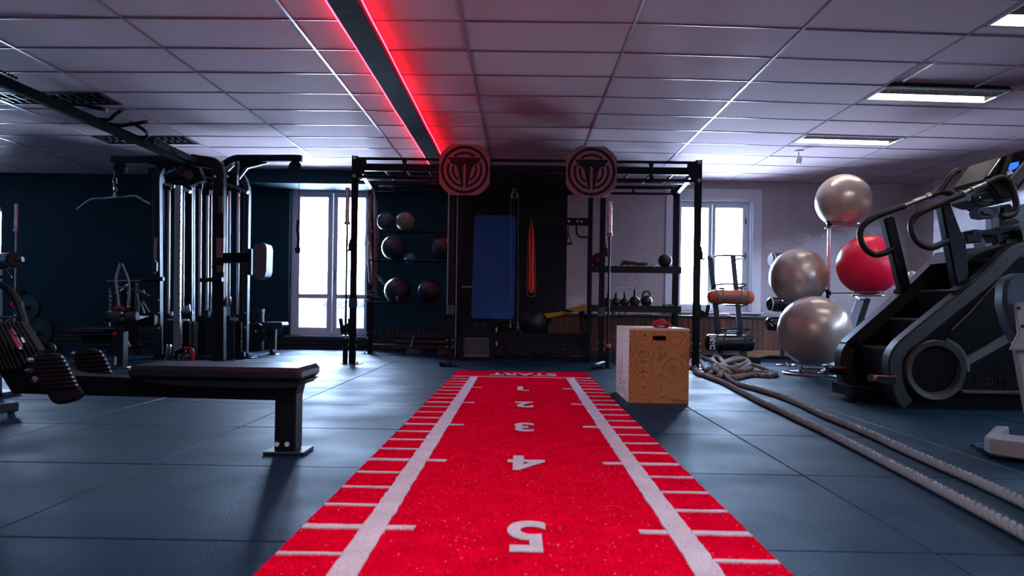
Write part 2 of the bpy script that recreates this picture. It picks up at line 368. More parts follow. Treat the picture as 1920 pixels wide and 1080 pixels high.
def glass_mat():
    mt = bpy.data.materials.new('window_glass'); mt.use_nodes = True; nt = mt.node_tree; nt.nodes.clear()
    o = nt.nodes.new('ShaderNodeOutputMaterial'); t = nt.nodes.new('ShaderNodeBsdfTransparent'); g = nt.nodes.new('ShaderNodeBsdfGlossy')
    g.inputs['Roughness'].default_value = 0.02; fr = nt.nodes.new('ShaderNodeFresnel'); fr.inputs[0].default_value = 1.45; mx = nt.nodes.new('ShaderNodeMixShader')
    t.inputs[0].default_value = (0.96, 0.98, 0.98, 1)
    nt.links.new(fr.outputs[0], mx.inputs[0]); nt.links.new(t.outputs[0], mx.inputs[1]); nt.links.new(g.outputs[0], mx.inputs[2]); nt.links.new(mx.outputs[0], o.inputs[0])
    return mt
m_glass = glass_mat()

# ------------------------------------------------------------------ setting
HC = 2.685                      # ceiling height
YB = 11.62                      # back wall plane
# floor: base slab + metre square rubber tiles
fl = root('floor', (0, 5, 0))
B(MB().box2((-9.6, -4.6, -0.2), (8.8, 12.2, -0.012)), 'floor_base', m_joint, fl)
def tile_mesh(w_, d_, h_, bev):
    q = MB().box((0, 0, 0), (w_, d_, h_), bev); me = bpy.data.meshes.new('tile'); q.bm.to_mesh(me); q.bm.free(); return me
tm = tile_mesh(0.996, 0.996, 0.012, 0.004); tm.materials.append(m_floor)
colx = [-1.55+0.5-0.5-k for k in range(8)] ; 
cols = [(-1.55-k-0.5) for k in range(8)] + [-1.05, -0.05, 0.70] + [1.2+k+0.5 for k in range(7)]
widths = {-1.05: 1.0, -0.05: 1.0, 0.70: 0.5}
tms = {1.0: tm}
t2 = tile_mesh(0.746, 0.996, 0.012, 0.004); t2.materials.append(m_floor)
edge = [-9.55]+[-1.55-k for k in range(7, -1, -1)]+[-0.55, 0.45, 1.2]+[2.2+k for k in range(6)]+[8.75]
class _T: pass
rowY = [0.15+k for k in range(12)]
for a, b_ in zip(edge, edge[1:]):
    wd = round(b_-a, 3)
    if wd not in tms: tms[wd] = tile_mesh(wd-0.004, 0.996, 0.012, 0.004); tms[wd].materials.append(m_floor)
    for y in rowY:
        if abs((a+b_)/2) > (y+1)*0.80+0.8 or y < 0.5: continue
        o = bpy.data.objects.new('rubber_tile', tms[wd]); COL.objects.link(o); o.parent = fl
        yy = y+0.5 if y < 11 else y+0.5
        o.location = Vector(((a+b_)/2, yy, -0.006+random.uniform(-0.0006, 0.0006)))-ORG[fl.name]; o.rotation_euler = (random.uniform(-.0007, .0007), random.uniform(-.0007, .0007), 0)
rest = MB()
for a, b_ in zip(edge, edge[1:]):
    for y in [-4.85+k for k in range(5)]+rowY:
        if abs((a+b_)/2) > (y+1)*0.80+0.8 or y < 0.5: rest.box(((a+b_)/2, y+0.5, -0.006), (b_-a-0.004, 0.996, 0.012))
tag(B(rest, 'rubber_tile', m_floor, fl), kind='stuff')

# ceiling: 1.2 x 0.6 lay-in boards in a metal grid
ce = root('ceiling', (0, 5, HC))
def skew(x): return max(0, x-0.8)*0.065 + max(0, -x-2.6)*0.035
R0 = 5.23; RS = 0.607
cxs = [-0.43+1.2*k for k in range(-8, 8)]
FIX = [(3, 2, 0), (3, 5, 0), (3, -1, 0), (-4, 6, 1), (-4, 3, 1), (-5, 3, 1)]        # (column, row, dark?) of the louvre lamps
fixset = {(a, b_) for a, b_, c in FIX}
OPEN = (3, 1)
def row_y(j, x): return R0+RS*j+skew(x)
def tile_geo(q, x0, x1, j, t0=0.0, t1=1.0, z=HC, dz=(0, 0, 0, 0)):
    g = 0.007
    def yy(x, t): return row_y(j, x)*(1-t)+row_y(j+1, x)*t
    c = [(x0+g, yy(x0, t0)+g), (x1-g, yy(x1, t0)+g), (x1-g, yy(x1, t1)-g), (x0+g, yy(x0, t1)-g)]
    b = bmesh.new(); lo = [b.verts.new((x, y, z+0.004+dz[i])) for i, (x, y) in enumerate(c)]; hi = [b.verts.new((x, y, z+0.022+dz[i])) for i, (x, y) in enumerate(c)]
    b.faces.new(lo[::-1]); b.faces.new(hi)
    for i in range(4): b.faces.new((lo[i], lo[(i+1) % 4], hi[(i+1) % 4], hi[i]))
    bmesh.ops.bevel(b, geom=[e for e in b.edges if all(v in lo for v in e.verts)], offset=0.003, segments=1, affect='EDGES')
    q._add(b)
back = MB()
BX0, BX1 = -1.225, -1.035
for i in range(len(cxs)-1):
    x0, x1 = cxs[i], cxs[i+1]; k = i-8
    for j in range(-17, 12):
        ymid = row_y(j, (x0+x1)/2)
        if ymid < -4.9 or ymid+0.6 > YB+0.7: continue
        if (k, j) == OPEN: continue
        # tiles sag a little, some sit crooked and leave a dark gap
        dz = [random.uniform(-0.002, 0.002) for _ in range(4)]
        if (k, j) in ((-3, -1),): dz = [-0.002, 0.008, -0.001, 0.012]
        if (k, j) in ((-1, 0), (0, 4)): dz = [0.004, 0.007, 0.007, -0.002]
        t0 = 0.72 if (k, j) in fixset else 0.0
        if ymid > 4.2:
            q = MB(); tile_geo(q, x0, x1, j, t0, 1.0, dz=dz)
            B(q, 'ceiling_tile', m_tile, ce)
        else: tile_geo(back, x0, x1, j, t0, 1.0)
tag(B(back, 'ceiling_tile', m_tile, ce), kind='stuff')
for x in cxs:
    q = MB(); q.box2((x-0.009, -4.6, HC-0.003), (x+0.009, YB, HC+0.004)); q.box2((x-0.002, -4.6, HC+0.004), (x+0.002, YB, HC+0.04))
    B(q, 'grid_runner', m_grid, ce)
for j in range(-16, 12):
    q = MB()
    for i in range(len(cxs)-1):
        x0, x1 = cxs[i]+0.009, cxs[i+1]-0.009
        if row_y(j, x1) > YB: continue
        q.rect([(x0, row_y(j, x0), HC), (x1, row_y(j, x1), HC+0.002)], 0.009, 0.005, up=(0, 0, 1), bev=0.001)
    if len(q.bm.verts): B(q, 'cross_tee', m_grid, ce)
B(MB().box2((-9.6, -4.6, HC+0.30), (8.8, 12.0, HC+0.4)), 'slab', m_wall_plain, ce)
# displaced board lying above the open cell on the right
x0, x1 = cxs[8+OPEN[0]], cxs[9+OPEN[0]]
q = MB(); tile_geo(q, x0+0.16, x1+0.0, OPEN[1], 0.10, 1.0, z=HC+0.03); B(q, 'lifted_tile', m_tile, ce)
q = MB(); q.rect([(x0+0.80, row_y(1, x0), HC), (x0+0.80, row_y(2, x0), HC)], 0.02, 0.006, up=(0, 0, 1)); B(q, 'cross_tee', m_grid, ce)

# louvre lamps
m_refl = M('glowing_reflector', (0.85, 0.83, 0.78), 0.35, emit=(1.0, 0.93, 0.84), es=0.9)  # reflector glows by itself, standing in for the tube's light on it
m_refld = M('dark_lamp_reflector', (0.85, 0.88, 0.9), 0.4, spec=0.8)
m_louv = M('lamp_louvre', (0.16, 0.16, 0.17), 0.35, 0.6)
m_louvd = M('dark_louvre', (0.025, 0.035, 0.045), 0.4)
names = {(3, 2): 'lit louvre strip lamp in the ceiling below the open ceiling cell', (3, 5): 'smaller looking lit louvre lamp near the right window', (3, -1): 'lit louvre lamp cut by the top right corner',
         (-4, 6): 'unlit black louvre panel above the cable tower beam end', (-4, 3): 'unlit black louvre panel right behind the near end of the long beam', (-5, 3): 'unlit black louvre panel at the left picture edge under the long beam'}
for k, j, dark in FIX:
    x0, x1 = cxs[8+k]+0.03, cxs[9+k]-0.03
    if k == -5: x1 -= 0.0
    ya, yb = row_y(j, x0)+0.03, row_y(j, x0)+0.40
    sk = row_y(j, x1)-row_y(j, x0)
    t = thing('ceiling_lamp', names[(k, j)], 'ceiling lamp', ((x0+x1)/2, (ya+yb)/2, HC-0.002), 'dark louvre panels in the ceiling' if dark else 'lit louvre lamps in the ceiling')
    def at(u, v, z): x = x0+(x1-x0)*u; return Vector((x, ya+(yb-ya)*v+sk*u, HC+z))
    q = MB()
    for a, b_ in (((0, 0), (1, 0)), ((1, 0), (1, 1)), ((1, 1), (0, 1)), ((0, 1), (0, 0))):
        q.rect([at(*a, 0), at(*b_, 0)], 0.018, 0.012, up=(0, 0, 1), bev=0.001)
    B(q, 'housing_frame', m_black if dark else m_white, t)
    q = MB(); q.prism([at(0, 0, 0.055), at(1, 0, 0.055), at(1, 1, 0.055), at(0, 1, 0.055)], (0, 0, 0.01))
    for v in (0, 1): q.prism([at(0, v, 0.0), at(1, v, 0.0), at(1, v, 0.055), at(0, v, 0.055)], (0, 0.003, 0))
    B(q, 'reflector', m_refld if dark else m_refl, t)
    q = MB()
    for a, b_ in (((0, 0), (1, 0)), ((0, 1), (1, 1)), ((0, 0), (0, 1)), ((1, 0), (1, 1))):
        o_ = Vector((0, -0.006 if a[1] == 0 else 0.008, 0)) if a[1] == b_[1] else Vector((-0.004 if a[0] == 0 else 0.004, 0, 0))
        q.rect([at(*a, 0.04)+o_, at(*b_, 0.04)+o_], 0.004, 0.07, up=(0, 0, 1), bev=0.001)
    B(q, 'housing_box', m_blackm, t)
    nb = 13 if dark else 19
    for i in range(nb):
        u = (i+0.5)/nb
        q = MB()
        ve = 0.99 if dark else 0.47
        q.prism([at(u, 0.01, 0.0), at(u, ve, 0.0), at(u, ve, 0.045), at(u, 0.01, 0.045)], (0.010 if dark else 0.014, 0, 0))
        B(q, 'louvre_blade', m_louvd if dark else m_louv, t)
    q = MB()
    for v in ((0.5,) if dark else (0.25, 0.48)): q.rect([at(0, v, 0.022), at(1, v, 0.022)], 0.014, 0.045, up=(0, 0, 1), bev=0.002)
    B(q, 'divider', m_louvd if dark else m_louv, t)
    if not dark:
        q = MB()
        q.cyl(at(0.02, 0.62, 0.040), at(0.98, 0.62, 0.040), 0.010, seg=10)
        B(q, 'tube', M('lamp_tube', (0.9, 0.9, 0.85), 0.3, emit=(1.0, 0.88, 0.80), es=85), t)

# back wall with its openings
bw = root('wall_back', (0, YB, 0))
D0 = P(543, 400, YB).x; D1 = P(690, 400, YB).x; DZ0 = 0.205; DZ1 = 2.50
W0 = P(1266, 460, YB).x; W1 = P(1410, 460, YB).x; WZ0 = 0.69; WZ1 = 2.42
V0 = -9.35; V1 = P(2, 420, YB).x; VZ0 = 0.9; VZ1 = 2.15
XG = P(1063, 450, YB).x; XK = P(838, 450, YB).x
q = MB()
q.box2((-9.7, YB, 0), (V0, YB+0.32, 2.85)); q.box2((V0, YB, 0), (V1, YB+0.32, VZ0)); q.box2((V0, YB, VZ1), (V1, YB+0.32, 2.85))
q.box2((V1, YB, 0), (D0, YB+0.32, 2.85)); q.box2((D0, YB, 0), (D1, YB+0.32, DZ0)); q.box2((D0, YB, DZ1), (D1, YB+0.32, 2.85)); q.box2((D1, YB, 0), (XK, YB+0.32, 2.85))
B(q, 'dark_wall_face', m_wall_dark, bw)
B(MB().box2((XK, YB, 0), (XG, YB+0.32, 2.85)), 'black_wall_face', m_wall_black, bw)
q = MB()
q.box2((XG, YB, 0), (W0, YB+0.32, 2.85)); q.box2((W0, YB, 0), (W1, YB+0.32, WZ0)); q.box2((W0, YB, WZ1), (W1, YB+0.32, 2.85))
XJ = P(1716, 400, YB).x
q.box2((W1, YB, 0), (XJ, YB+0.32, 2.85))
B(q, 'grey_wall_face', m_wall_grey, bw)
B(MB().box2((XJ, 11.1, 0), (8.9, YB+0.32, 2.85)), 'jutting_wall_face', m_wall_grey, bw)
# dark boxed beam under the ceiling along the dark wall
XH0 = P(276, 330, 11.0).x
B(MB().box2((XH0, 11.02, 2.485), (XG, YB-0.002, 2.70), 0.004), 'trim_beam', m_wall_dark, bw)
tag(B(MB().box2((-9.9, -4.9, -0.1), (-9.6, 12.0, 2.85)), 'wall_left', m_wall_plain), kind='structure')
tag(B(MB().box2((8.8, -4.9, -0.1), (9.1, 12.0, 2.85)), 'wall_right', m_wall_grey), kind='structure')
tag(B(MB().box2((-9.7, -4.9, -0.1), (9.0, -4.6, 2.85)), 'wall_rear', m_wall_plain), kind='structure')
# brick plinth
def brick(w_, d_, h_):
    q = MB().box((0, 0, 0), (w_, d_, h_), 0.004); me = bpy.data.meshes.new('brick'); q.bm.to_mesh(me); q.bm.free(); me.materials.append(m_brick); return me
bkm = brick(0.205, 0.07, 0.053); sold = brick(0.058, 0.075, 0.115)
def put(me, name, loc, par):
    o = bpy.data.objects.new(name, me); COL.objects.link(o); o.parent = par; o.location = Vector(loc)-ORG[par.name]
    o.rotation_euler = (random.uniform(-.01, .01), random.uniform(-.01, .01), random.uniform(-.02, .02)); return o
for r in range(3):
    x = -7.9+(0.1 if r % 2 else 0)
    while x < XK+0.1:
        put(bkm, 'brick', (x, YB-0.03+random.uniform(-.005, .005), 0.03+r*0.063), bw); x += 0.216
x = -7.95
while x < XK+0.1:
    if not (D0-0.05 < x < D1+0.05): put(sold, 'soldier_brick', (x, YB-0.03+random.uniform(-.004, .004), 0.255), bw)
    x += 0.068
B(MB().box2((-8.0, YB-0.045, 0), (XK+0.1, YB+0.01, 0.2)), 'mortar', m_joint, bw)

# door_1: glazed double door
def frame_rect(q, x0, x1, z0, z1, wd, y, d):
    q.box2((x0, y, z0), (x0+wd, y+d, z1), 0.004); q.box2((x1-wd, y, z0), (x1, y+d, z1), 0.004)
    q.box2((x0+wd, y, z0), (x1-wd, y+d, z0+wd), 0.004); q.box2((x0+wd, y, z1-wd), (x1-wd, y+d, z1), 0.004)
YD = YB+0.14
def zx(px, py, Y): p = P(px, py, Y); return p.x, p.z
dr = root('door_1', ((D0+D1)/2, YD, DZ0))
q = MB(); frame_rect(q, D0, D1, DZ0, DZ1, 0.05, YD-0.02, 0.10); B(q, 'door_frame', m_white, dr)
mid = zx(623.5, 500, YD)[0]
for side, (gx0, gx1) in enumerate(((562, 614), (633, 684))):
    a0 = D0+0.05 if side == 0 else mid+0.003; a1 = mid-0.003 if side == 0 else D1-0.05
    g0 = zx(gx0, 460, YD)[0]; g1 = zx(gx1, 460, YD)[0]
    zt = zx(600, 370, YD)[1]; zm1 = zx(600, 551, YD)[1]; zm0 = zx(600, 560, YD)[1]; zb = zx(600, 614, YD)[1]
    q = MB()
    q.box2((a0, YD, DZ0+0.05), (g0, YD+0.06, DZ1-0.05), 0.004); q.box2((g1, YD, DZ0+0.05), (a1, YD+0.06, DZ1-0.05), 0.004)
    q.box2((g0, YD, zt), (g1, YD+0.06, DZ1-0.05), 0.003); q.box2((g0, YD, zm0), (g1, YD+0.06, zm1), 0.003); q.box2((g0, YD, DZ0+0.05), (g1, YD+0.06, zb), 0.003)
    lf = B(q, 'door_leaf', m_white, dr)
    B(MB().box2((g0, YD+0.025, zm1), (g1, YD+0.031, zt)), 'upper_pane', m_glass, lf)
    B(MB().box2((g0, YD+0.025, zb), (g1, YD+0.031, zm0)), 'lower_pane', m_glass, lf)
hp = P(628, 515, YD)
B(MB().box((hp.x, YD-0.006, hp.z), (0.03, 0.012, 0.2), 0.004).cyl((hp.x, YD-0.01, hp.z+0.06), (hp.x, YD-0.055, hp.z+0.06), 0.009).cyl((hp.x, YD-0.05, hp.z+0.06), (hp.x+0.11, YD-0.05, hp.z+0.065), 0.008), 'door_handle', m_steel, dr)
B(MB().box2((D0-0.04, YB-0.05, DZ0-0.02), (D1+0.04, YB+0.30, DZ0), 0.004), 'sill', m_steel, dr)
# banner outside, seen through the lower panes
sx0, sx1 = zx(560, 565, 12.6)[0], zx(700, 565, 12.6)[0]
bn = thing('outdoor_banner', 'white banner with grey capitals outside behind the lower door panes', 'banner', ((sx0+sx1)/2, 12.6, 0.3))
z1 = P(620, 561, 12.6).z; z0 = P(620, 630, 12.6).z
B(MB().box2((sx0-0.5, 12.6, z0), (sx1+0.8, 12.61, z1), 0.001), 'banner_sheet', M('banner_sheet', (0.85, 0.86, 0.9), 0.8), bn)
tp = P(652, 573, 12.59)
text('PROTECT YOUR', 0.155, M('banner_print', (0.02, 0.02, 0.03), 0.8), 'lettering', bn, Matrix.Translation((P(645, 573, 12.59).x, 12.59, tp.z)) @ RX(PI/2), offset=0.001, sx=0.62)
B(MB().box2((sx0-0.5, 12.57, P(620, 591, 12.6).z), (sx1+0.8, 12.58, P(620, 592.5, 12.6).z)), 'fold_line', M('banner_line', (0.3, 0.3, 0.33), 0.8), bn)

B(MB().box2((sx0-0.4, 12.59, 0.0), (sx0-0.36, 12.62, z1), 0.002).box2((sx1+0.7, 12.59, 0.0), (sx1+0.74, 12.62, z1), 0.002), 'banner_posts', m_steel, bn)
tag(B(MB().box2((-5.5, 11.94, -0.15), (0.0, 13.0, 0.0)), 'trim_balcony', m_wall_plain), kind='structure')

# window_1: white casement in white trim
YW = YB+0.12
wn = root('window_1', ((W0+W1)/2, YW, WZ0))
T0 = P(1248, 460, YB-0.03).x; T1 = P(1428, 460, YB-0.03).x; TZ = P(1340, 354, YB-0.03).z
q = MB(); q.box2((T0, YB-0.035, WZ0-0.03), (W0, YB-0.001, TZ), 0.004); q.box2((W1, YB-0.035, WZ0-0.03), (T1, YB-0.001, TZ), 0.004); q.box2((W0, YB-0.035, WZ1), (W1, YB-0.001, TZ), 0.004)
B(q, 'window_trim', m_white, wn)
q = MB(); q.box2((W0, YB, WZ0), (W0+0.02, YW+0.16, WZ1)); q.box2((W1-0.02, YB, WZ0), (W1, YW+0.16, WZ1)); q.box2((W0, YB, WZ1-0.02), (W1, YW+0.16, WZ1))
B(q, 'reveal', m_white, wn)
q = MB(); frame_rect(q, W0+0.02, W1-0.02, WZ0, WZ1-0.02, 0.045, YW, 0.07); B(q, 'window_frame', m_white, wn)
wm = (W0+W1)/2
for s_, (a0, a1) in enumerate(((W0+0.065, wm-0.003), (wm+0.003, W1-0.065))):
    q = MB(); frame_rect(q, a0, a1, WZ0+0.045, WZ1-0.065, 0.055, YW-0.015, 0.06)
    sh = B(q, 'window_sash', m_white, wn)
    B(MB().box2((a0+0.05, YW+0.01, WZ0+0.09), (a1-0.05, YW+0.016, WZ1-0.11)), 'pane', m_glass, sh)
q = MB()
for z in (1.0, 1.55, 2.1): q.cyl((W1-0.07, YW-0.02, z-0.05), (W1-0.07, YW-0.02, z+0.05), 0.008)
B(q, 'hinge', m_black, wn)
B(MB().box2((T0-0.03, YB-0.10, WZ0-0.045), (T1+0.03, YB+0.1, WZ0-0.012), 0.005), 'window_sill', m_white, wn)
wl = root('window_2', ((V0+V1)/2, YW, VZ0))
q = MB(); frame_rect(q, V0, V1, VZ0, VZ1, 0.06, YW, 0.07); q.box2(((V0+V1)/2-0.05, YW, VZ0), ((V0+V1)/2+0.05, YW+0.07, VZ1))
B(q, 'window_frame', m_white, wl); B(MB().box2((V0+.05, YW+0.03, VZ0+.05), (V1-.05, YW+0.036, VZ1-.05)), 'pane', m_glass, wl)

# wooden wainscot with ledge on the right
YA = 10.95
X0 = P(1027, 620, YA).x; X1 = P(1716, 620, YA).x
ZL = 0.615
ws = root('trim_1', ((X0+X1)/2, YA, 0))
B(MB().box2((X0, YA+0.02, 0), (X1, YB-0.001, ZL-0.03)), 'carcass', m_wall_black, ws)
B(MB().box2((X0-0.02, YA-0.03, ZL-0.028), (X1+0.3, YB-0.001, ZL), 0.005), 'ledge', M('dark_ledge', (0.05, 0.06, 0.08), 0.25), ws)
pw = 0.0785; n = int((X1-X0)/pw)
for i in range(n):
    x = X0+i*pw; h = random.uniform(-0.003, 0.003)
    q = MB().box2((x+0.0015, YA+h, 0.13), (x+pw-0.0015, YA+0.02, ZL-0.03), 0.002)
    B(q, 'vertical_board', random.choice((m_board, m_board2, m_board2)), ws)
B(MB().box2((X0, YA-0.005, 0.0), (P(1398, 665, YA).x, YA+0.02, 0.126), 0.002), 'kick_board', m_board2, ws)
B(MB().box2((P(1400, 665, YA).x, YA-0.02, 0.02), (X1, YA+0.02, 0.126), 0.002), 'pale_kick_board', M('orange_wood', (0.36, 0.19, 0.08), 0.5, var=0.2, vs=5), ws)

# boxed ceiling beam with red LED strips
m_beam = M('dark_mottled_beam', (0.008, 0.010, 0.014), 0.85, bump=0.3, bs=12, var=0.75, vs=9, spec=0.12)
m_led = M('red_led', (0.9, 0.1, 0.1), 0.5, emit=(1.0, 0.012, 0.03), es=27)
lb = root('trim_2', ((BX0+BX1)/2, 4, HC-0.06))
B(MB().box2((BX0, -4.6, HC-0.115), (BX1, 11.0, HC-0.065), 0.002), 'beam', m_beam, lb)
B(MB().box2((BX0+0.05, -4.6, HC-0.065), (BX1-0.05, 11.0, HC-0.001)), 'beam_spacer', m_blackm, lb)
for sgn, xx in ((-1, BX0+0.004), (1, BX1+0.006)):
    pts = []
    y = -2.0
    while y < 10.9:
        pts.append((xx+random.uniform(-0.004, 0.004)+(0.008 if sgn > 0 else -0.040), y, HC-(0.066 if sgn < 0 else 0.080)+random.uniform(-0.004, 0.004))); y += random.uniform(0.35, 0.6)
    s_ = MB().tube(pts, 0.006, 6, smooth=3)
    st = thing('led_strip', 'glowing red light strip on the %s edge of the ceiling beam' % ('left' if sgn < 0 else 'right'), 'light strip', (xx, 4, HC-0.03))
    B(s_, 'strip', m_led, st)

# ------------------------------------------------------------------ sprint track
tk = thing('sprint_track', 'red turf sprint track with white lines and numbers down the middle of the floor', 'turf mat', (0.028, 3.5, 0))
TX0, TX1, TY1 = -0.652, 0.708, 7.95; TZ0 = 0.012
def wavy(x, y0, y1, n, amp=0.002):
    return [(x+random.uniform(-amp, amp), y0+(y1-y0)*i/n, 0) for i in range(n+1)]
def pile(x, y): return 0.0015*math.sin(x*23+y*3)*math.sin(y*5.1)
b = bmesh.new(); nx, ny = 20, 150
gr = [[b.verts.new((TX0+(TX1-TX0)*i/nx, -2.0+(TY1+2.0)*j/ny, TZ0+0.0008*math.sin(i*2.1+j*.7))) for i in range(nx+1)] for j in range(ny+1)]
for j in range(ny):
    for i in range(nx): b.faces.new((gr[j][i], gr[j][i+1], gr[j+1][i+1], gr[j+1][i]))
lo = bmesh.ops.extrude_edge_only(b, edges=[e for e in b.edges if len(e.link_faces) == 1])
bmesh.ops.translate(b, verts=[g for g in lo['geom'] if isinstance(g, bmesh.types.BMVert)], vec=(0, 0, -TZ0))
q = MB(); q.bm.free(); q.bm = b; B(q, 'turf_base', m_turf, tk)
# short pile: blades nobody could count
def pile_obj(n, inside, mat, name, x0, x1, y0, y1, hmin, hmax):
    vs, fs = [], []
    for _ in range(n):
        # denser towards the lens
        t = random.random(); y = y0+(y1-y0)*t**1.7; x = random.uniform(x0, x1)
        a = random.uniform(0, 2*PI); hgt = random.uniform(hmin, hmax); w2 = random.uniform(0.0012, 0.0022)
        dx, dy = math.cos(a)*w2, math.sin(a)*w2; lx, ly = random.uniform(-.006, .006), random.uniform(-.006, .006)
        i = len(vs); vs += [(x-dx, y-dy, TZ0), (x+dx, y+dy, TZ0), (x+lx, y+ly, TZ0+hgt)]; fs.append((i, i+1, i+2))
    me = bpy.data.meshes.new(name); me.from_pydata(vs, [], fs); me.materials.append(mat)
    o = link(name, me, tk); o.location = -ORG[tk.name]; ORG[o.name] = Vector((0, 0, 0)); return tag(o, kind='stuff')
pile_obj(60000, None, m_turf, 'turf_pile', TX0-0.003, TX1+0.003, 1.2, TY1, 0.003, 0.008)
ZM = TZ0+0.0045
def mark(name, x0, x1, y0, y1, me_cache={}):
    nx = max(2, int((x1-x0)/0.04)); ny = max(2, int((y1-y0)/0.04)); nx = min(nx, 60); ny = min(ny, 240)
    b = bmesh.new(); am = 0.0028
    g = [[b.verts.new((x0+(x1-x0)*i/nx+(random.uniform(-am, am) if i in (0, nx) else 0), y0+(y1-y0)*j/ny+(random.uniform(-am, am) if j in (0, ny) else 0), ZM)) for i in range(nx+1)] for j in range(ny+1)]
    for j in range(ny):
        for i in range(nx): b.faces.new((g[j][i], g[j][i+1], g[j+1][i+1], g[j+1][i]))
    lo = bmesh.ops.extrude_edge_only(b, edges=[e for e in b.edges if len(e.link_faces) == 1])
    bmesh.ops.translate(b, verts=[v for v in lo['geom'] if isinstance(v, bmesh.types.BMVert)], vec=(0, 0, -0.006))
    q = MB(); q.bm.free(); q.bm = b; return B(q, name, m_turfw, tk)
YS = 7.26
LX, RXx, LW = -0.433, 0.493, 0.075
mark('side_line', LX-LW/2, LX+LW/2, -1.9, YS); mark('side_line', RXx-LW/2, RXx+LW/2, -1.9, YS)
mark('start_line', TX0+0.01, TX1-0.01, YS-0.02, YS+0.02)
for n in range(1, 9):
    y = YS-n
    mark('long_tick', TX0+0.004, LX-LW/2, y-0.02, y+0.02); mark('long_tick', LX+LW/2, LX+LW/2+0.085, y-0.018, y+0.018)
    mark('long_tick', RXx+LW/2, TX1-0.004, y-0.02, y+0.02); mark('long_tick', RXx-LW/2-0.085, RXx-LW/2, y-0.018, y+0.018)
for n in range(0, 8):
    for k in (1, 2, 3):
        y = YS-n-0.25*k
        mark('short_tick', TX0+0.004, LX-LW/2, y-0.011, y+0.011); mark('short_tick', RXx+LW/2, TX1-0.004, y-0.011, y+0.011)
def digit(s, cx, cy, size, sx=1.0, off=0.014):
    text(s, size, m_turfw, 'digit' if len(s) == 1 else 'start_lettering', tk, Matrix.Translation((cx, cy, ZM+0.0005)) @ RZ(PI), offset=off, extrude=0.0016, sx=sx)
for n, cy, cx, sx in ((1, 6.24, 0.012, 0.80), (2, 5.20, 0.04, 0.68), (3, 4.22, 0.032, 0.68), (4, 3.25, 0.035, 0.80), (5, 2.21, 0.028, 0.66), (6, 1.2, 0.03, 0.66)):
    digit(str(n), cx, cy, 0.40, sx, 0.010)
digit('START', 0.045, 7.56, 0.38, 0.60, 0.010)

mark('digit', 0.02, 0.085, 6.075, 6.125)

# ------------------------------------------------------------------ training rig
YF, YR = 8.75, 10.6
rig = thing('training_rig', 'black steel training rig with ladder beams across the middle of the room', 'rig', (0.05, 9.7, 0))
def vpost(px, py, Y, top, wd=0.07, dp=0.07, name='post', mat=None, plate=True, lean=0):
    p = P(px, py, Y)
    q = MB().box2((p.x-wd/2, Y-dp/2, 0.0), (p.x+wd/2, Y+dp/2, top), 0.004)
    o = B(q, name, mat or m_black, rig)
    if plate:
        B(MB().box((p.x, Y, 0.005), (0.22, 0.16, 0.01), 0.003).cyl((p.x-0.07, Y-0.05, 0), (p.x-0.07, Y-0.05, 0.03), 0.01, seg=8).cyl((p.x+0.07, Y-0.05, 0), (p.x+0.07, Y-0.05, 0.03), 0.01, seg=8), 'foot_plate', m_blackm, o)
    q = MB()
    for z in (0.22, 0.30): q.cyl((p.x+wd/2, Y-0.01, z), (p.x+wd/2+0.016, Y-0.01, z), 0.012, seg=6); q.cyl((p.x-wd/2, Y-0.01, z), (p.x-wd/2-0.016, Y-0.01, z), 0.012, seg=6)
    B(q, 'bolt', m_steel, o)
    return p.x, o
TOPZ = 2.44
xa, pa = vpost(663.5, 480, YF, TOPZ)
xb, pb = vpost(846, 480, YF, 2.40, 0.05)
xc, pc = vpost(1129, 480, YF, 2.40, 0.06)
xd, pd = vpost(1307, 480, YF, TOPZ, 0.075)
ra, qa = vpost(697, 480, YR, TOPZ)
rb, qb = vpost(862, 480, YR-0.05, 2.40, 0.06)
rc, qc = vpost(1106, 480, YR-0.4, 2.40, 0.06)
rd, qd = vpost(1267, 480, YR, TOPZ, 0.08)
def hbeam(x0, x1, Y, z, w_=0.06, h_=0.06, name='cross_beam', par=None, mat=None):
    return B(MB().box2((x0, Y-w_/2, z-h_/2), (x1, Y+w_/2, z+h_/2), 0.004), name, mat or m_black, par or rig)
zt = P(668, 297, YF).z; zl = P(668, 331, YF).z; zm = P(668, 313, YF+0.12).z
B(MB().cyl((xa, YF, zt), (xd, YF, zt), 0.017, seg=14), 'pull_up_bar', m_black, rig)
B(MB().cyl((xa, YF, zl), (xd, YF, zl), 0.02, seg=14), 'pull_up_bar', m_black, rig)
hbeam(xa, xd, YF+0.14, zm, 0.06, 0.085)
# forked hangers between the bars
def hanger(px, Y, z0, z1):
    x = P(px, 320, Y).x; q = MB(); a = 0.035; h = z1-z0
    q.prism([(x-a, Y, z1), (x+a, Y, z1), (x+0.016, Y, z1-h*0.35), (x+0.016, Y, z0+h*0.3), (x+a, Y, z0), (x-a, Y, z0), (x-0.016, Y, z0+h*0.3), (x-0.016, Y, z1-h*0.35)], (0, 0.01, 0))
    return B(q, 'hanger_plate', m_black, rig)
for px in (758, 1221): hanger(px, YF-0.022, zl, zt)
zrt = 2.42; zrl = P(1200, 363, YR).z
B(MB().cyl((ra, YR, zrt), (rd, YR, zrt), 0.025, seg=14), 'pull_up_bar', m_black, rig)
B(MB().cyl((ra, YR, zrl), (rd, YR, zrl), 0.018, seg=14), 'pull_up_bar', m_black, rig)
for px in (740, 1188): hanger(px, YR-0.03, zrl, zrt)
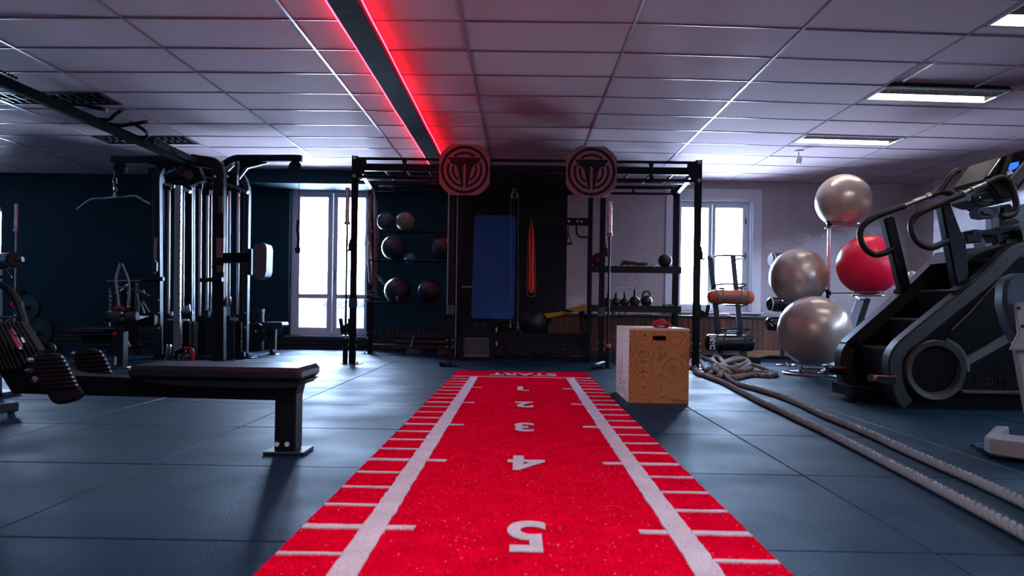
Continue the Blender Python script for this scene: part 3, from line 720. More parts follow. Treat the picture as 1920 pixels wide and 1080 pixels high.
# side beams and rungs going back
for x0, x1, nm in ((xa, ra, 'side_beam'), (xb, rb, 'side_beam'), (xc, rc, 'side_beam'), (xd, rd, 'side_beam')):
    B(MB().rect([(x0, YF+0.03, zm+0.02), (x1, YR-0.03, zm+0.02)], 0.06, 0.06, up=(0, 0, 1)), nm, m_black, rig)
hbeam(min(xa, ra), max(xd, rd), 9.75, zm+0.02, 0.05, 0.05)
for i in range(14):
    x = xa+0.28+i*(xd-xa-0.5)/13
    B(MB().cyl((x, YF+0.15, zm+0.01), (x, 9.75, zm+0.01), 0.015, seg=10), 'rung', m_black, rig)
# gussets, bolts at the corners
for x, Y, s in ((xa, YF-0.04, 1), (xd, YF-0.04, -1)):
    q = MB().prism([(x-0.03*s, Y, zl-0.06), (x+0.10*s, Y, zl+0.02), (x+0.14*s, Y, zm-0.03), (x+0.14*s, Y, zm+0.05), (x-0.03*s, Y, zt+0.03)], (0, 0.008, 0)); B(q, 'gusset', m_black, rig)
    q = MB()
    for z in (zt, zl): q.cyl((x, Y, z), (x, Y-0.015, z), 0.022, seg=12)
    B(q, 'bolt', m_steel, rig)
for x, s in ((ra, 1), (rd, -1)):
    B(MB().cyl((x+0.03*s, YR-0.05, zrl+0.03), (x+0.03*s, YR-0.07, zrl+0.03), 0.07, seg=24).cyl((x+0.03*s, YR-0.07, zrl), (x+0.03*s, YR-0.09, zrl), 0.02, seg=10), 'corner_plate', m_black, rig)
# low rail and shelves of the left bay
zb_ = P(760, 650, YR).z
B(MB().box2((ra, YR-0.03, zb_-0.03), (rb, YR+0.03, zb_+0.03), 0.004), 'low_rail', m_frame, rig)
for py in (433, 489, 568):
    z = P(770, py, YR-0.1).z
    f = B(MB().cyl((ra, YR-0.13, z), (rb, YR-0.13, z), 0.013, seg=10), 'shelf_rail', m_black, rig)
    B(MB().cyl((ra, YR+0.07, z), (rb, YR+0.07, z), 0.013, seg=10), 'shelf_rail', m_black, rig)
    for x in (ra, rb): B(MB().rect([(x, YR-0.14, z), (x, YR+0.08, z)], 0.03, 0.03, up=(0, 0, 1)), 'shelf_bracket', m_black, rig)
# two shelves of the right bay
def flat_shelf(py, Y, tk_):
    z = P(1190, py, Y).z
    o = B(MB().box2((rc+0.02, Y-0.15, z-tk_), (rd-0.01, Y+0.2, z), 0.004), 'shelf', m_black, rig)
    B(MB().box2((rc+0.02, Y-0.155, z-tk_-0.02), (rd-0.01, Y-0.15, z+0.012), 0.001), 'shelf_lip', m_blackm, o)
    return z
YSH = 10.45
z_up = flat_shelf(502, YSH-0.15, 0.06); z_lo = flat_shelf(574.5, YSH-0.15, 0.06)
B(MB().box2((rc, 10.2, P(1190, 664, 10.2).z-0.025), (rd, 10.26, P(1190, 664, 10.2).z+0.025), 0.003), 'low_rail', m_frame, rig)
# arm with band hooks between the dark wall and the right inner post
zk = P(1085, 416, YR-0.4).z
B(MB().box2((P(930, 416, YR-0.4).x, YR-0.44, zk-0.05), (rc, YR-0.37, zk+0.05), 0.004), 'storage_arm', m_black, rig)
q = MB()
for px in (1067, 1083, 1091): q.cyl((P(px, 417, 10.1).x, 10.16, zk), (P(px, 417, 10.1).x, 10.13, zk), 0.014, seg=10)
B(q, 'bolt', m_steel, rig)
B(MB().tube([P(1081, 423, 10.14), P(1081, 434, 10.13), P(1083, 440, 10.13), P(1088, 444, 10.13), P(1101, 445, 10.14)], 0.013, 10, smooth=5), 'bent_handle', m_black, rig)
# back panel frame of the dark middle bay, upper grid
q = MB()
for px0, px1 in ((925, 963), (969, 1008), (1013, 1049), (1054, 1092)):
    q.rect([P(px0, 319.5, 9.6), P(px1, 319.5, 9.6)], 0.014, 0.012, up=(0, 0, 1)); q.rect([P(px0, 327, 9.6), P(px1, 327, 9.6)], 0.014, 0.012, up=(0, 0, 1))
    q.rect([P(px0, 319.5, 9.6), P(px0-2, 327, 9.6)], 0.014, 0.012)
B(q, 'ladder_grid', m_frame, rig)
hbeam(xb, xc, YF+0.9, zm-0.05, 0.08, 0.10)
hbeam(rb, rc, YR-0.2, zrl-0.02, 0.05, 0.08)
# J-cups, spotter pieces and pull pins on the posts
def jcup(x, Y, px, py0, py1, s, name='j_cup'):
    a = P(px, py0, Y); c = P(px, py1, Y)
    q = MB().prism([(x+0.03*s, Y-0.06, a.z-0.02), (x+0.03*s, Y-0.06, c.z), (x+0.12*s, Y-0.06, c.z-0.03), (x+0.15*s, Y-0.06, a.z+0.03), (x+0.125*s, Y-0.06, a.z+0.03), (x+0.11*s, Y-0.06, a.z-0.06)], (0, 0.09, 0), 0.004)
    q.box((x, Y-0.045, (a.z+c.z)/2), (0.085, 0.02, abs(a.z-c.z)+0.06), 0.003)
    return B(q, name, m_black, rig)
jcup(xa, YF-0.02, 655, 602, 622, -1); jcup(xb, YF-0.02, 840, 601, 624, -1); jcup(xd, YF, 1320, 577, 592, 1)
for px, x, py, s in ((660, xa, 462, -1), (850, xb, 462, -1), (1136, xc, 472, 1), (1315, xd, 478, 1)):
    p = P(px, py, YF-0.03)
    q = MB().box((x+0.045*s, YF-0.02, p.z), (0.03, 0.05, 0.08), 0.005).box((x+0.06*s, YF-0.02, p.z-0.045), (0.05, 0.05, 0.02), 0.004).cyl((x+0.045*s, YF-0.02, p.z+0.03), (x+0.045*s, YF-0.02, p.z+0.10), 0.011, 0.006, seg=8)
    B(q, 'pin_lock', m_blackm, rig)
for x, py in ((xc, 585), (xa, 575), (xb, 585)):
    z = P(1129, py, YF).z
    B(MB().box((x, YF-0.005, z), (0.085, 0.085, 0.11), 0.006), 'sleeve_clamp', M('blue_grey_sleeve', (0.02, 0.05, 0.075), 0.4), rig)
# chrome guide tubes on the left inner post
B(MB().cyl((xb+0.06, YF+0.05, 0.1), (xb+0.06, YF+0.05, 2.3), 0.006, seg=10), 'guide_rod', m_steel, rig)
B(MB().cyl((xb-0.035, YF-0.045, 0.6), (xb-0.035, YF-0.045, 2.3), 0.007, seg=10), 'guide_rod', m_steel, rig)
# barbell holders: short tubes at the feet
for px0, px1, py, nm in ((1113, 1131, 684, 0), (827, 846, 683, 1)):
    a = P(px0, py+1, YF-0.2); c = P(px1, py-3, YF-0.02)
    B(MB().cyl(a, c, 0.028, seg=20).cyl(a, a+(c-a)*0.02, 0.024, seg=20), 'landmine_tube', m_steel if nm == 0 else m_blackm, rig)

# ------------------------------------------------------------------ round logo boards
m_sign = M('dusty_pink_board', (0.33, 0.17, 0.20), 0.7, bump=0.1, bs=80, var=0.06)
m_print = M('black_print', (0.004, 0.005, 0.009), 0.7)
def sign(px, py, Y, R, label):
    c = P(px, py, Y); s = thing('logo_board', label, 'sign', (c.x, Y, c.z-R), 'logo boards on the rig')
    out = []
    for i in range(96):
        a = 2*PI*i/96; x, z = 1.12*math.cos(a), 1.12*math.sin(a); out.append((c.x+R*max(-1, min(1, x)), Y, c.z+R*max(-1, min(1, z))))
    B(MB().prism(out, (0, 0.022, 0)), 'board', m_sign, s)
    yy = Y-0.0015
    def arc(r0, r1, a0, a1, nm):
        n = max(6, int(abs(a1-a0)/5)); q = MB(); b = q.bm
        ins = []; 
        for i in range(n+1):
            a = math.radians(a0+(a1-a0)*i/n)
            ins.append((b.verts.new((c.x+R*r0*math.cos(a), yy, c.z+R*r0*math.sin(a))), b.verts.new((c.x+R*r1*math.cos(a), yy, c.z+R*r1*math.sin(a)))))
        for u, v in zip(ins, ins[1:]): b.faces.new((u[0], u[1], v[1], v[0]))
        r = bmesh.ops.extrude_face_region(b, geom=b.faces[:]); bmesh.ops.translate(b, verts=[g for g in r['geom'] if isinstance(g, bmesh.types.BMVert)], vec=(0, 0.002, 0))
        bmesh.ops.remove_doubles(b, verts=b.verts, dist=1e-6); bmesh.ops.recalc_face_normals(b, faces=b.faces)
        B(q, nm, m_print, s)
    arc(0.83, 0.945, 0, 360, 'outer_ring')
    arc(0.61, 0.71, 52, 128, 'ring_arc'); arc(0.61, 0.71, 158, 258, 'ring_arc'); arc(0.61, 0.71, -78, 22, 'ring_arc')
    arc(0.41, 0.505, 162, 240, 'ring_arc'); arc(0.41, 0.505, -60, 18, 'ring_arc')
    def poly(pts): return [(c.x+R*x, yy+0.0005, c.z+R*z) for x, z in pts]
    q = MB()
    q.prism(poly([(-.67, .48), (.67, .48), (.50, .20), (-.50, .20)]), (0, 0.002, 0))
    q.prism(poly([(-.40, .22), (-.05, .22), (-.05, -.72), (-.11, -.72), (-.28, .05)]), (0, 0.002, 0))
    q.prism(poly([(.40, .22), (.05, .22), (.05, -.72), (.11, -.72), (.28, .05)]), (0, 0.002, 0))
    q.prism(poly([(-.05, .2), (.05, .2), (.05, .26), (-.05, .26)]), (0, 0.002, 0))
    B(q, 'emblem', m_print, s)
    q = MB(); 
    for dx in (-0.1, 0.1): q.box((c.x+dx, Y+0.045, c.z+0.1), (0.03, 0.06, 0.3), 0.003)
    B(q, 'mounting_strap', m_blackm, s)
sign(871, 318, 8.60, L(47.5, 8.6), 'round pink logo board at the end of the red lit beam')
sign(1109, 322, 8.60, L(47.5, 8.6), 'round pink logo board above the grey wall and right inner post')

# ------------------------------------------------------------------ barbells standing upright
def barbell(name, label, px, py0, pys, pyc, pyl, py1, Y, cap, red=True, lowdark=True):
    p0 = P(px, py0, Y); z0, zs = p0.z, P(px, pys, Y).z; zc = P(px, pyc, Y).z; zl_ = 0.012; x = p0.x
    t = thing(name, label, 'barbell', (x, Y, 0), 'barbells stood upright')
    B(MB().cyl((x, Y, zs), (x, Y, z0), 0.025, seg=20, bev=0.003), 'sleeve', M(cap, (0.62, 0.45, 0.47), 0.28, 0.85), t)
    B(MB().cyl((x, Y, zc), (x, Y, zs), 0.0135, seg=16), 'shaft', m_steel if cap == 'rosy_sleeve2' else M('dark_shaft', (0.02, 0.022, 0.03), 0.4, 0.5), t)
    B(MB().cyl((x, Y, zs-0.015), (x, Y, zs+0.02), 0.036, seg=20, bev=0.003), 'collar', M('pink_collar', (0.5, 0.12, 0.16), 0.35, 0.3) if red else m_steel, t)
    B(MB().cyl((x, Y, zc-0.02), (x, Y, zc+0.02), 0.036, seg=20, bev=0.003), 'collar', M('pink_collar', (0.5, 0.12, 0.16), 0.35, 0.3) if red else m_steel, t)
    B(MB().cyl((x, Y, zl_), (x, Y, zc), 0.030, seg=20, bev=0.003), 'lower_sleeve', m_blackm if lowdark else m_steel, t)
    B(MB().cyl((x, Y, 0), (x, Y, 0.012), 0.05, seg=20), 'foot_cup', m_blackm, t)
barbell('barbell', 'upright barbell with rosy sleeve standing right of the right inner post', 1144, 379, 440, 648, 690, 690, YF-0.05, 'rosy_sleeve')
barbell('barbell', 'upright barbell standing in front of the glazed door', 652, 352, 419, 632, 685, 683, YF+0.0, 'pale_sleeve', red=False)
barbell('barbell', 'upright barbell with red sleeve at the far left of the dark wall', 31, 382, 432, 600, 650, 650, 10.3, 'rosy_sleeve2', red=False)

# ------------------------------------------------------------------ medicine balls on the rail shelves
def med_ball(px, py, rpx, label, mat, Y=YR-0.03, seams=True, group='medicine balls on the rail shelves', name='medicine_ball', zrest=None):
    c = P(px, py, Y); R = L(rpx, Y)
    if zrest is not None: c.z = zrest+R
    t = thing(name, label, 'ball', (c.x, c.y, c.z-R), group)
    B(MB().sphere(c, R, u=48, v=32), 'ball_skin', mat, t)
    if seams:
        q = MB()
        q.torus(c, R*1.0, 0.0022, axis=(1, 0.3, 0.2), s2=6); q.torus(c, R*1.0, 0.0022, axis=(0.1, 0.2, 1), s2=6)
        q.torus(c, R*1.0, 0.0022, axis=(0.2, 1, 0.1), s2=6)
        B(q, 'seam', m_blackm, t)
    return t, c, R
m_ballb = M('navy_black_leatherette', (0.012, 0.02, 0.032), 0.38, bump=0.15, bs=200)
m_ballt = M('teal_blue_rubber', (0.015, 0.06, 0.10), 0.4, bump=0.15, bs=200)
m_ballg = M('pale_green_rubber', (0.17, 0.20, 0.13), 0.45, bump=0.15, bs=150, var=0.4, vs=12)
m_balll = M('light_blue_rubber', (0.03, 0.16, 0.30), 0.45)
t, c, R = med_ball(724.5, 415.5, 17.5, 'dark teal medicine ball, left one on the top rail shelf', m_ballt)
q = MB(); q.tube([c+Vector((R*math.sin(a)*math.cos(e), -R*math.cos(a)*math.cos(e), R*math.sin(e)))*1.005 for a, e in [(-0.95+0.02*k, 0.0-0.12*k) for k in range(7)]], 0.006, 8)
B(q, 'pale_stripe', M('pale_stripe', (0.55, 0.6, 0.62), 0.5), t)
t, c, R = med_ball(760, 415.5, 17.5, 'pale green medicine ball on the top rail shelf', m_ballg)
B(MB().torus(c+Vector((-0.01, -R*0.93, 0)), R*0.36, 0.004, axis=(0, 1, 0), s2=6), 'moulded_ring', m_ballt, t)
med_ball(739, 464.5, 23.5, 'black medicine ball at the left end of the middle rail shelf', m_ballb)
med_ball(831.7, 464.5, 22.5, 'black medicine ball at the right end of the middle rail shelf', m_ballb)
med_ball(769.5, 484.5, 11, 'small light blue ball sunk between the middle shelf rails', m_balll, seams=False)
t, c, R = med_ball(745.6, 545.5, 25, 'black medicine ball with white print on the bottom rail shelf', m_ballb)
m_wprint = M('white_print', (0.7, 0.7, 0.72), 0.6)
def ball_mark(c, R, az, el, h_, w_, parent, rows=4):
    q = MB()
    for k in range(rows):
        e0 = el+h_*(k/rows-0.5); 
        for (a0, a1) in ((az-w_/2, az-w_*0.08), (az+w_*0.08, az+w_/2)):
            pts = [c+Vector((R*math.sin(a)*math.cos(e), -R*math.cos(a)*math.cos(e), R*math.sin(e)))*1.004 for a, e in ((a0, e0), (a1, e0), (a1, e0+h_/rows*0.6), (a0, e0+h_/rows*0.6))]
            q.prism(pts, (c-pts[0]).normalized()*0.004)
    B(q, 'print', m_wprint, parent)
ball_mark(c, R, -0.85, -0.45, 0.75, 0.22, t, 7); ball_mark(c, R, 0.12, -0.62, 0.5, 0.28, t, 4)
med_ball(806, 545.5, 22.5, 'black medicine ball right of the printed one on the bottom shelf', m_ballb)
med_ball(1247, 491.5, 12.8, 'small black slam ball at the right end of the upper shelf', m_rubber, Y=YSH-0.25, seams=False, group='balls on the upper flat shelf', zrest=z_up)
med_ball(1122, 489, 13.2, 'dark red medicine ball behind the right inner post', M('dark_red_rubber', (0.10, 0.01, 0.03), 0.4), Y=YSH-0.2, seams=True, group='balls on the upper flat shelf', zrest=z_up)

# strap coil and green disc on the upper shelf
q = MB()
for k in range(5):
    pts = [P(1163+random.uniform(-2, 4)+i*50/7, 500-2-abs(math.sin(i*0.6+k))*7*(1-i/9)-k*0.6, 10.2+0.03*k) for i in range(8)]
    q.rect(pts, 0.03, 0.016, smooth=4, up=(0, 0, 1), bev=0.002)
tag(B(q, 'strap_coil', m_rubber), 'black straps lying in a low heap on the upper shelf', 'strap')
p = P(1225, 500, 10.2)
t = thing('green_disc', 'green wobble disc beside the small black slam ball', 'balance disc', (p.x, 10.2, z_up))
mg = M('lime_green', (0.10, 0.42, 0.05), 0.45)
B(MB().lathe([(0, 0), (0.055, 0), (0.06, 0.008), (0.055, 0.016), (0.045, 0.019)], (p.x, 10.2, z_up), seg=28), 'rim', mg, t)
B(MB().lathe([(0.045, 0.018), (0.035, 0.028), (0, 0.033)], (p.x, 10.2, z_up), seg=28), 'cap', mg, t)

# kettlebells
def kettlebell(px, rpx, ht, label, turn=PI/2, Y=YSH-0.2):
    R = L(rpx, Y); x = P(px, 560, Y).x; z = z_lo
    t = thing('kettlebell', label, 'kettlebell', (x, Y, z), 'kettlebells on the lower shelf')
    prof = [(0, 0), (R*0.62, 0), (R*0.7, R*0.05)]+[(R*math.cos(a), R*0.92+R*math.sin(a)) for a in [math.radians(d) for d in range(-50, 81, 10)]]+[(0, R*1.92)]
    B(MB().lathe(prof, (x, Y, z), seg=32), 'bell', m_kb, t)
    H = L(ht, Y); c, s = math.cos(turn), math.sin(turn); wv = R*0.72; r = R*0.17
    pts = [(-wv*0.8, R*1.5), (-wv*0.95, R*1.75), (-wv*0.72, H*0.88), (-wv*0.35, H-r), (wv*0.35, H-r), (wv*0.72, H*0.88), (wv*0.95, R*1.75), (wv*0.8, R*1.5)]
    B(MB().tube([Vector((x+c*u, Y+s*u, z+v)) for u, v in pts], r, 12, smooth=5), 'handle', m_kb, t)
m_kb = M('cast_iron', (0.012, 0.013, 0.015), 0.35, bump=0.3, bs=120)
kettlebell(1140, 8.5, 23, 'black kettlebell half hidden behind the upright barbell')
kettlebell(1155, 8.3, 26, 'black kettlebell seen edge on, next right of the barbell')
kettlebell(1171, 8.3, 27, 'second black kettlebell right of the barbell, handle edge on')
kettlebell(1190, 10, 32, 'tall black kettlebell with edge on handle, third of the row')
kettlebell(1212, 10.8, 30, 'rightmost black kettlebell with its handle ring open to view', turn=0.15)
# iron bits at the shelf end
p = P(1253, 570, 10.2)
t = thing('clip_pair', 'pair of dark spring clips at the right end of the kettlebell shelf', 'clip', (p.x, 10.2, z_lo))
B(MB().torus((p.x-0.05, 10.2, z_lo+0.018), 0.03, 0.008, seg=24).torus((p.x+0.03, 10.2, z_lo+0.018), 0.03, 0.008, seg=24), 'spring', m_steel, t)
B(MB().box((p.x, 10.2, z_lo+0.03), (0.14, 0.03, 0.012), 0.003), 'grip', m_blackm, t)

# ------------------------------------------------------------------ things lying on the wainscot ledge
def small_ball(px, py, rpx, Y, mat, label, zr):
    R = L(rpx, Y); x = P(px, py, Y).x
    t = thing('massage_ball', label, 'ball', (x, Y, zr), 'massage balls on the ledge')
    B(MB().sphere((x, Y, zr+R), R, u=28, v=18), 'ball_skin', mat, t)
    q = MB()
    for k in range(26):
        z = 1-2*(k+.5)/26; r = math.sqrt(1-z*z); a = k*2.4; q.sphere((x+R*r*math.cos(a), Y+R*r*math.sin(a), zr+R+R*z), R*0.16, u=8, v=6)
    B(q, 'knobs', mat, t)
small_ball(1150, 586, 4.6, 11.15, M('coral_rubber', (0.62, 0.15, 0.08), 0.5), 'coral red massage ball on the ledge below the kettlebells', ZL)
small_ball(1161.5, 584, 2.7, 11.2, mg, 'tiny green massage ball beside the coral one', ZL)
small_ball(1173, 586, 3.4, 11.2, M('orange_rubber', (0.6, 0.22, 0.05), 0.5), 'small orange massage ball right of the green one', ZL)
p = P(1320, 590, 11.1)
# pink pad on the ledge behind the orange bag
p0 = P(1347, 592, 11.1); p1 = P(1370, 592, 11.1)
t = thing('balance_pad', 'pink balance disc on the ledge behind the sandbag rack', 'balance disc', ((p0.x+p1.x)/2, 11.1, ZL))
mpk = M('pink_foam', (0.75, 0.22, 0.30), 0.6)
cxp = (p0.x+p1.x)/2; rp = (p1.x-p0.x)/2
B(MB().lathe([(0, 0), (rp*0.9, 0), (rp, 0.012), (rp*0.95, 0.024)], (cxp, 11.1, ZL), seg=32), 'base_disc', mpk, t)
B(MB().lathe([(rp*0.85, 0.022), (rp*0.8, 0.036), (0, 0.042)], (cxp, 11.1, ZL), seg=32), 'top_disc', mpk, t)
q = MB().rect([P(1188, 590, 11.05), P(1205, 589.5, 11.06), P(1222, 590, 11.05)], 0.03, 0.012, up=(0, 0, 1), smooth=4)
tag(B(q, 'ledge_strap', m_rubber), 'short black strap lying flat on the ledge under the kettlebells', 'strap')
# yellow resistance bands tied over the ledge
m_yel = M('yellow_webbing', (0.95, 0.60, 0.02), 0.6, bump=0.3)
t = thing('suspension_straps', 'yellow straps pulled across the ledge to the right inner post', 'straps', (P(1060, 590, 10.7).x, 10.7, ZL))
for k in range(5):
    y0 = 590+k*1.6; 
    pts = [P(1020+k*1.5, y0-1, 10.75), P(1040, 588+k*1.5-1, 10.7), P(1056, 584+k*1.2, 10.62), P(1066, 579.5+k*1.6, 10.55), P(1082, 575+k*2.1, 10.45), P(1100, 571+k*2.4, 10.3)]
    B(MB().rect(pts, 0.024, 0.014, up=(0, 0, 1), smooth=5, bev=0.002), 'yellow_strap', m_yel, t)
q = MB()
for px, py in ((1058, 583), (1063, 582), (1068, 584), (1076, 583), (1094, 586)): q.box(P(px, py, 10.5), (0.045, 0.03, 0.03), 0.006, rot=RZ(0.4) @ RY(random.uniform(-.5, .5)))
B(q, 'buckles', m_blackm, t)
B(MB().rect([P(1088, 584, 10.5), P(1090, 595, 10.6), P(1091, 608, 10.6), P(1093, 622, 10.62)], 0.05, 0.006, up=(0, -1, 0), smooth=4, bev=0.001), 'hanging_strap', m_rubber, t)
B(MB().rect([P(1093, 584, 10.52), P(1097, 598, 10.6), P(1090, 612, 10.6), P(1089, 619, 10.6)], 0.03, 0.006, up=(0, -1, 0), smooth=4, bev=0.001), 'hanging_strap', m_rubber, t)
B(MB().rect([P(1030, 594, 10.80), P(1032, 602, 10.85), P(1031, 608, 10.85)], 0.035, 0.006, up=(0, -1, 0), smooth=4, bev=0.001), 'hanging_strap', m_rubber, t)

# ------------------------------------------------------------------ middle bay
# blue mat
YM = 10.05
c4 = [P(887.5, 403, YM), P(968, 403, YM), P(967.5, 598, YM), P(883.5, 598, YM)]
x0, x1 = c4[3].x, c4[1].x; z0, z1 = c4[2].z, c4[0].z
t = thing('exercise_mat', 'blue foam exercise mat hanging upright in the dark middle bay', 'mat', ((x0+x1)/2, YM, z0))
rm = 0.055; out = []
for (cx_, cz_, a0) in ((x1-rm, z1-rm, 0), (x0+0.02+rm, z1-rm, 90), (x0+rm, z0+rm, 180), (x1-0.01-rm, z0+rm, 270)):
    for k in range(7):
        a = math.radians(a0+15*k); out.append((cx_+rm*math.cos(a), YM, cz_+rm*math.sin(a)))
B(MB().prism(out, (0, 0.016, 0), 0.003), 'mat_sheet', M('blue_foam', (0.002, 0.085, 0.30), 0.7, bump=0.25, bs=350), t)
q = MB()
for x in (x0+0.06, x1-0.045): q.torus((x, YM-0.002, z1-0.07), 0.011, 0.004, axis=(0, 1, 0), seg=20, s2=6); q.cyl((x, YM+0.0, z1-0.07), (x, YM-0.0015, z1-0.07), 0.010, seg=16)
B(q, 'eyelet', m_blackm, t)
q = MB()
for x in (x0+0.06, x1-0.045): q.cyl((x, YM-0.006, z1-0.07), (x, YR-0.42, z1-0.07), 0.006, seg=8)
B(q, 'hanging_peg', m_steel, t)
# loop bands on a hook
t = thing('loop_bands', 'orange red loop bands hanging from a hook on the dark wall', 'bands', (P(996, 550, 10.1).x, 10.1, P(996, 556, 10.1).z))
q = MB().cyl(P(996.5, 416, 10.10), P(996.5, 416, 10.18), 0.006, seg=8).cyl(P(996.5, 416, 10.10), P(996.5, 412, 10.09), 0.006, seg=8); B(q, 'hook', m_steel, t)
m_band = M('orange_red_rubber', (1.0, 0.05, 0.02), 0.5); m_band2 = M('tan_rubber', (0.42, 0.22, 0.08), 0.5)
def loop(xl, xr, pyb, mat, r, Y, nm):
    pts = [P(995.5, 418, Y), P((xl+994)/2-0.5, 445, Y), P(xl, 500, Y), P(xl-0.5, pyb-8, Y), P((xl+xr)/2, pyb, Y-0.005), P(xr+0.5, pyb-8, Y), P(xr, 500, Y), P((xr+998)/2+0.5, 445, Y), P(997.5, 418, Y)]
    B(MB().rect(pts, 0.022 if r > 0.005 else 0.008, 0.006, up=(1, 0, 0), smooth=5, closed=True, bev=0.001), nm, mat, t)
loop(988.5, 1003.5, 556, m_band2, 0.004, 10.10, 'tan_band')
for k in range(6): loop(991.8+k*0.75, 1000.8-k*0.75, 549-k*2.2, m_band, 0.01, 10.088-k*0.010, 'red_band')
# cable pulley with two lines and handle
t = thing('cable_pulley', 'chrome pulley on a chain with two thin cables in front of the blue mat', 'pulley', (P(965, 640, 9.7).x, 9.7, P(965, 640, 9.7).z))
pc0 = P(965, 366, 9.7); ztop = zm-0.09
q = MB()
for k in range(5):
    q.torus(P(964+(k % 2)*2, 344+k*3.5, 9.7), 0.018, 0.0045, axis=(1, 0, 0) if k % 2 else (0, 1, 0), seg=16, s2=6, sy=1.3 if k % 2 == 0 else 1.3)
B(q, 'chain', m_chrome, t)
B(MB().cyl(P(964.5, 343, 9.7), (pc0.x, 9.7, ztop), 0.008, seg=8), 'hanger_rod', m_blackm, t)
B(MB().torus(pc0, 0.042, 0.008, axis=(0, 1, 0)).cyl(pc0-Vector((0, .01, 0)), pc0+Vector((0, .01, 0)), 0.02), 'wheel', m_steel, t)
B(MB().box(pc0+Vector((0, -.015, .01)), (0.03, 0.006, 0.12), 0.003).box(pc0+Vector((0, .015, .01)), (0.03, 0.006, 0.12), 0.003), 'cheek', m_blackm, t)
for px, py in ((957.5, 602), (971.5, 604)):
    B(MB().cyl(P(px+0.5, 368, 9.68), P(px-0.5, py, 9.68), 0.0028, seg=6), 'cable', M('cable_coat', (0.11, 0.12, 0.15), 0.3), t)
    B(MB().cyl(P(px-0.5, py, 9.68), P(px-0.5, py+7, 9.68), 0.009, 0.007, seg=10).torus(P(px-0.5, py+9.5, 9.68), 0.014, 0.004, axis=(0, 1, 0), seg=16, s2=6), 'connector', m_chrome, t)
a = P(971, 614, 9.68); l_ = P(961, 634, 9.68); r_ = P(982, 634, 9.68)
B(MB().rect([a, l_], 0.02, 0.003, up=(0, -1, 0)).rect([a, r_], 0.02, 0.003, up=(0, -1, 0)), 'handle_strap', m_frame, t)
B(MB().cyl(l_, r_, 0.015, seg=14), 'grip', m_frame, t)
# triangle handle hanging at the storage arm
t = thing('triangle_handle', 'black triangle handle hanging from the storage arm before the grey wall', 'handle', (P(1066, 460, 10.12).x, 10.12, P(1066, 460, 10.12).z))
B(MB().tube([P(1066, 425, 10.13), P(1065, 436, 10.12), P(1072, 456, 10.12), P(1062, 457, 10.12), P(1065, 436, 10.12)], 0.008, 8), 'bow', m_black, t)
B(MB().cyl(P(1060, 457, 10.12), P(1073, 457, 10.12), 0.014, seg=14), 'grip', m_black, t)
# low black storage crate running under the bay
YC0, YC1 = 9.75, 10.15
x0, x1 = P(858, 650, YC0).x, P(1104, 650, YC0).x; zt_ = P(980, 625, YC0).z
t = thing('storage_crate', 'low black open storage frame on the floor of the dark bay', 'storage frame', ((x0+x1)/2, 9.95, 0))
crate = t
B(MB().box2((x0, YC0, 0), (x1, YC1, 0.035), 0.004), 'bottom_board', m_black, t)
for z in (zt_-0.02, ):
    for Y in (YC0+0.015, YC1-0.015): B(MB().box2((x0, Y-0.015, z-0.02), (x1, Y+0.015, z+0.02), 0.003), 'top_rail', m_black, t)
for x in (x0+0.015, x0+0.62, x1-0.05, x1-0.015):
    for Y in (YC0+0.015, YC1-0.015): B(MB().box2((x-0.015, Y-0.015, 0), (x+0.015, Y+0.015, zt_), 0.003), 'upright', m_black, t)
B(MB().box2((x0, YC1, 0), (x1, YC1+0.01, zt_)), 'back_sheet', m_blackm, t)
# wire basket
bx0, bx1 = P(870, 640, YC0).x, P(915, 640, YC0).x; bz0, bz1 = 0.037, P(890, 633, YC0).z-0.02
t = thing('wire_basket', 'small grey wire basket at the left end of the storage frame', 'basket', ((bx0+bx1)/2, YC0+0.17, bz0))
q = MB()
for z in (bz0+0.005, bz1):
    q.tube([(bx0, YC0+0.05, z), (bx1, YC0+0.05, z), (bx1, YC0+0.32, z), (bx0, YC0+0.32, z)], 0.005, 6, closed=True)
B(q, 'rim_wires', m_steel, t)
q = MB()
for i in range(15):
    x = bx0+(bx1-bx0)*i/14; q.cyl((x, YC0+0.05, bz0), (x, YC0+0.05, bz1), 0.0022, seg=5); q.cyl((x, YC0+0.32, bz0), (x, YC0+0.32, bz1), 0.0022, seg=5); q.cyl((x, YC0+0.05, bz0+.004), (x, YC0+0.32, bz0+.004), 0.0022, seg=5)
for k in range(1, 6):
    z = bz0+(bz1-bz0)*k/6; q.cyl((bx0, YC0+0.05, z), (bx1, YC0+0.05, z), 0.0022, seg=5)
B(q, 'mesh_wires', m_steel, t)
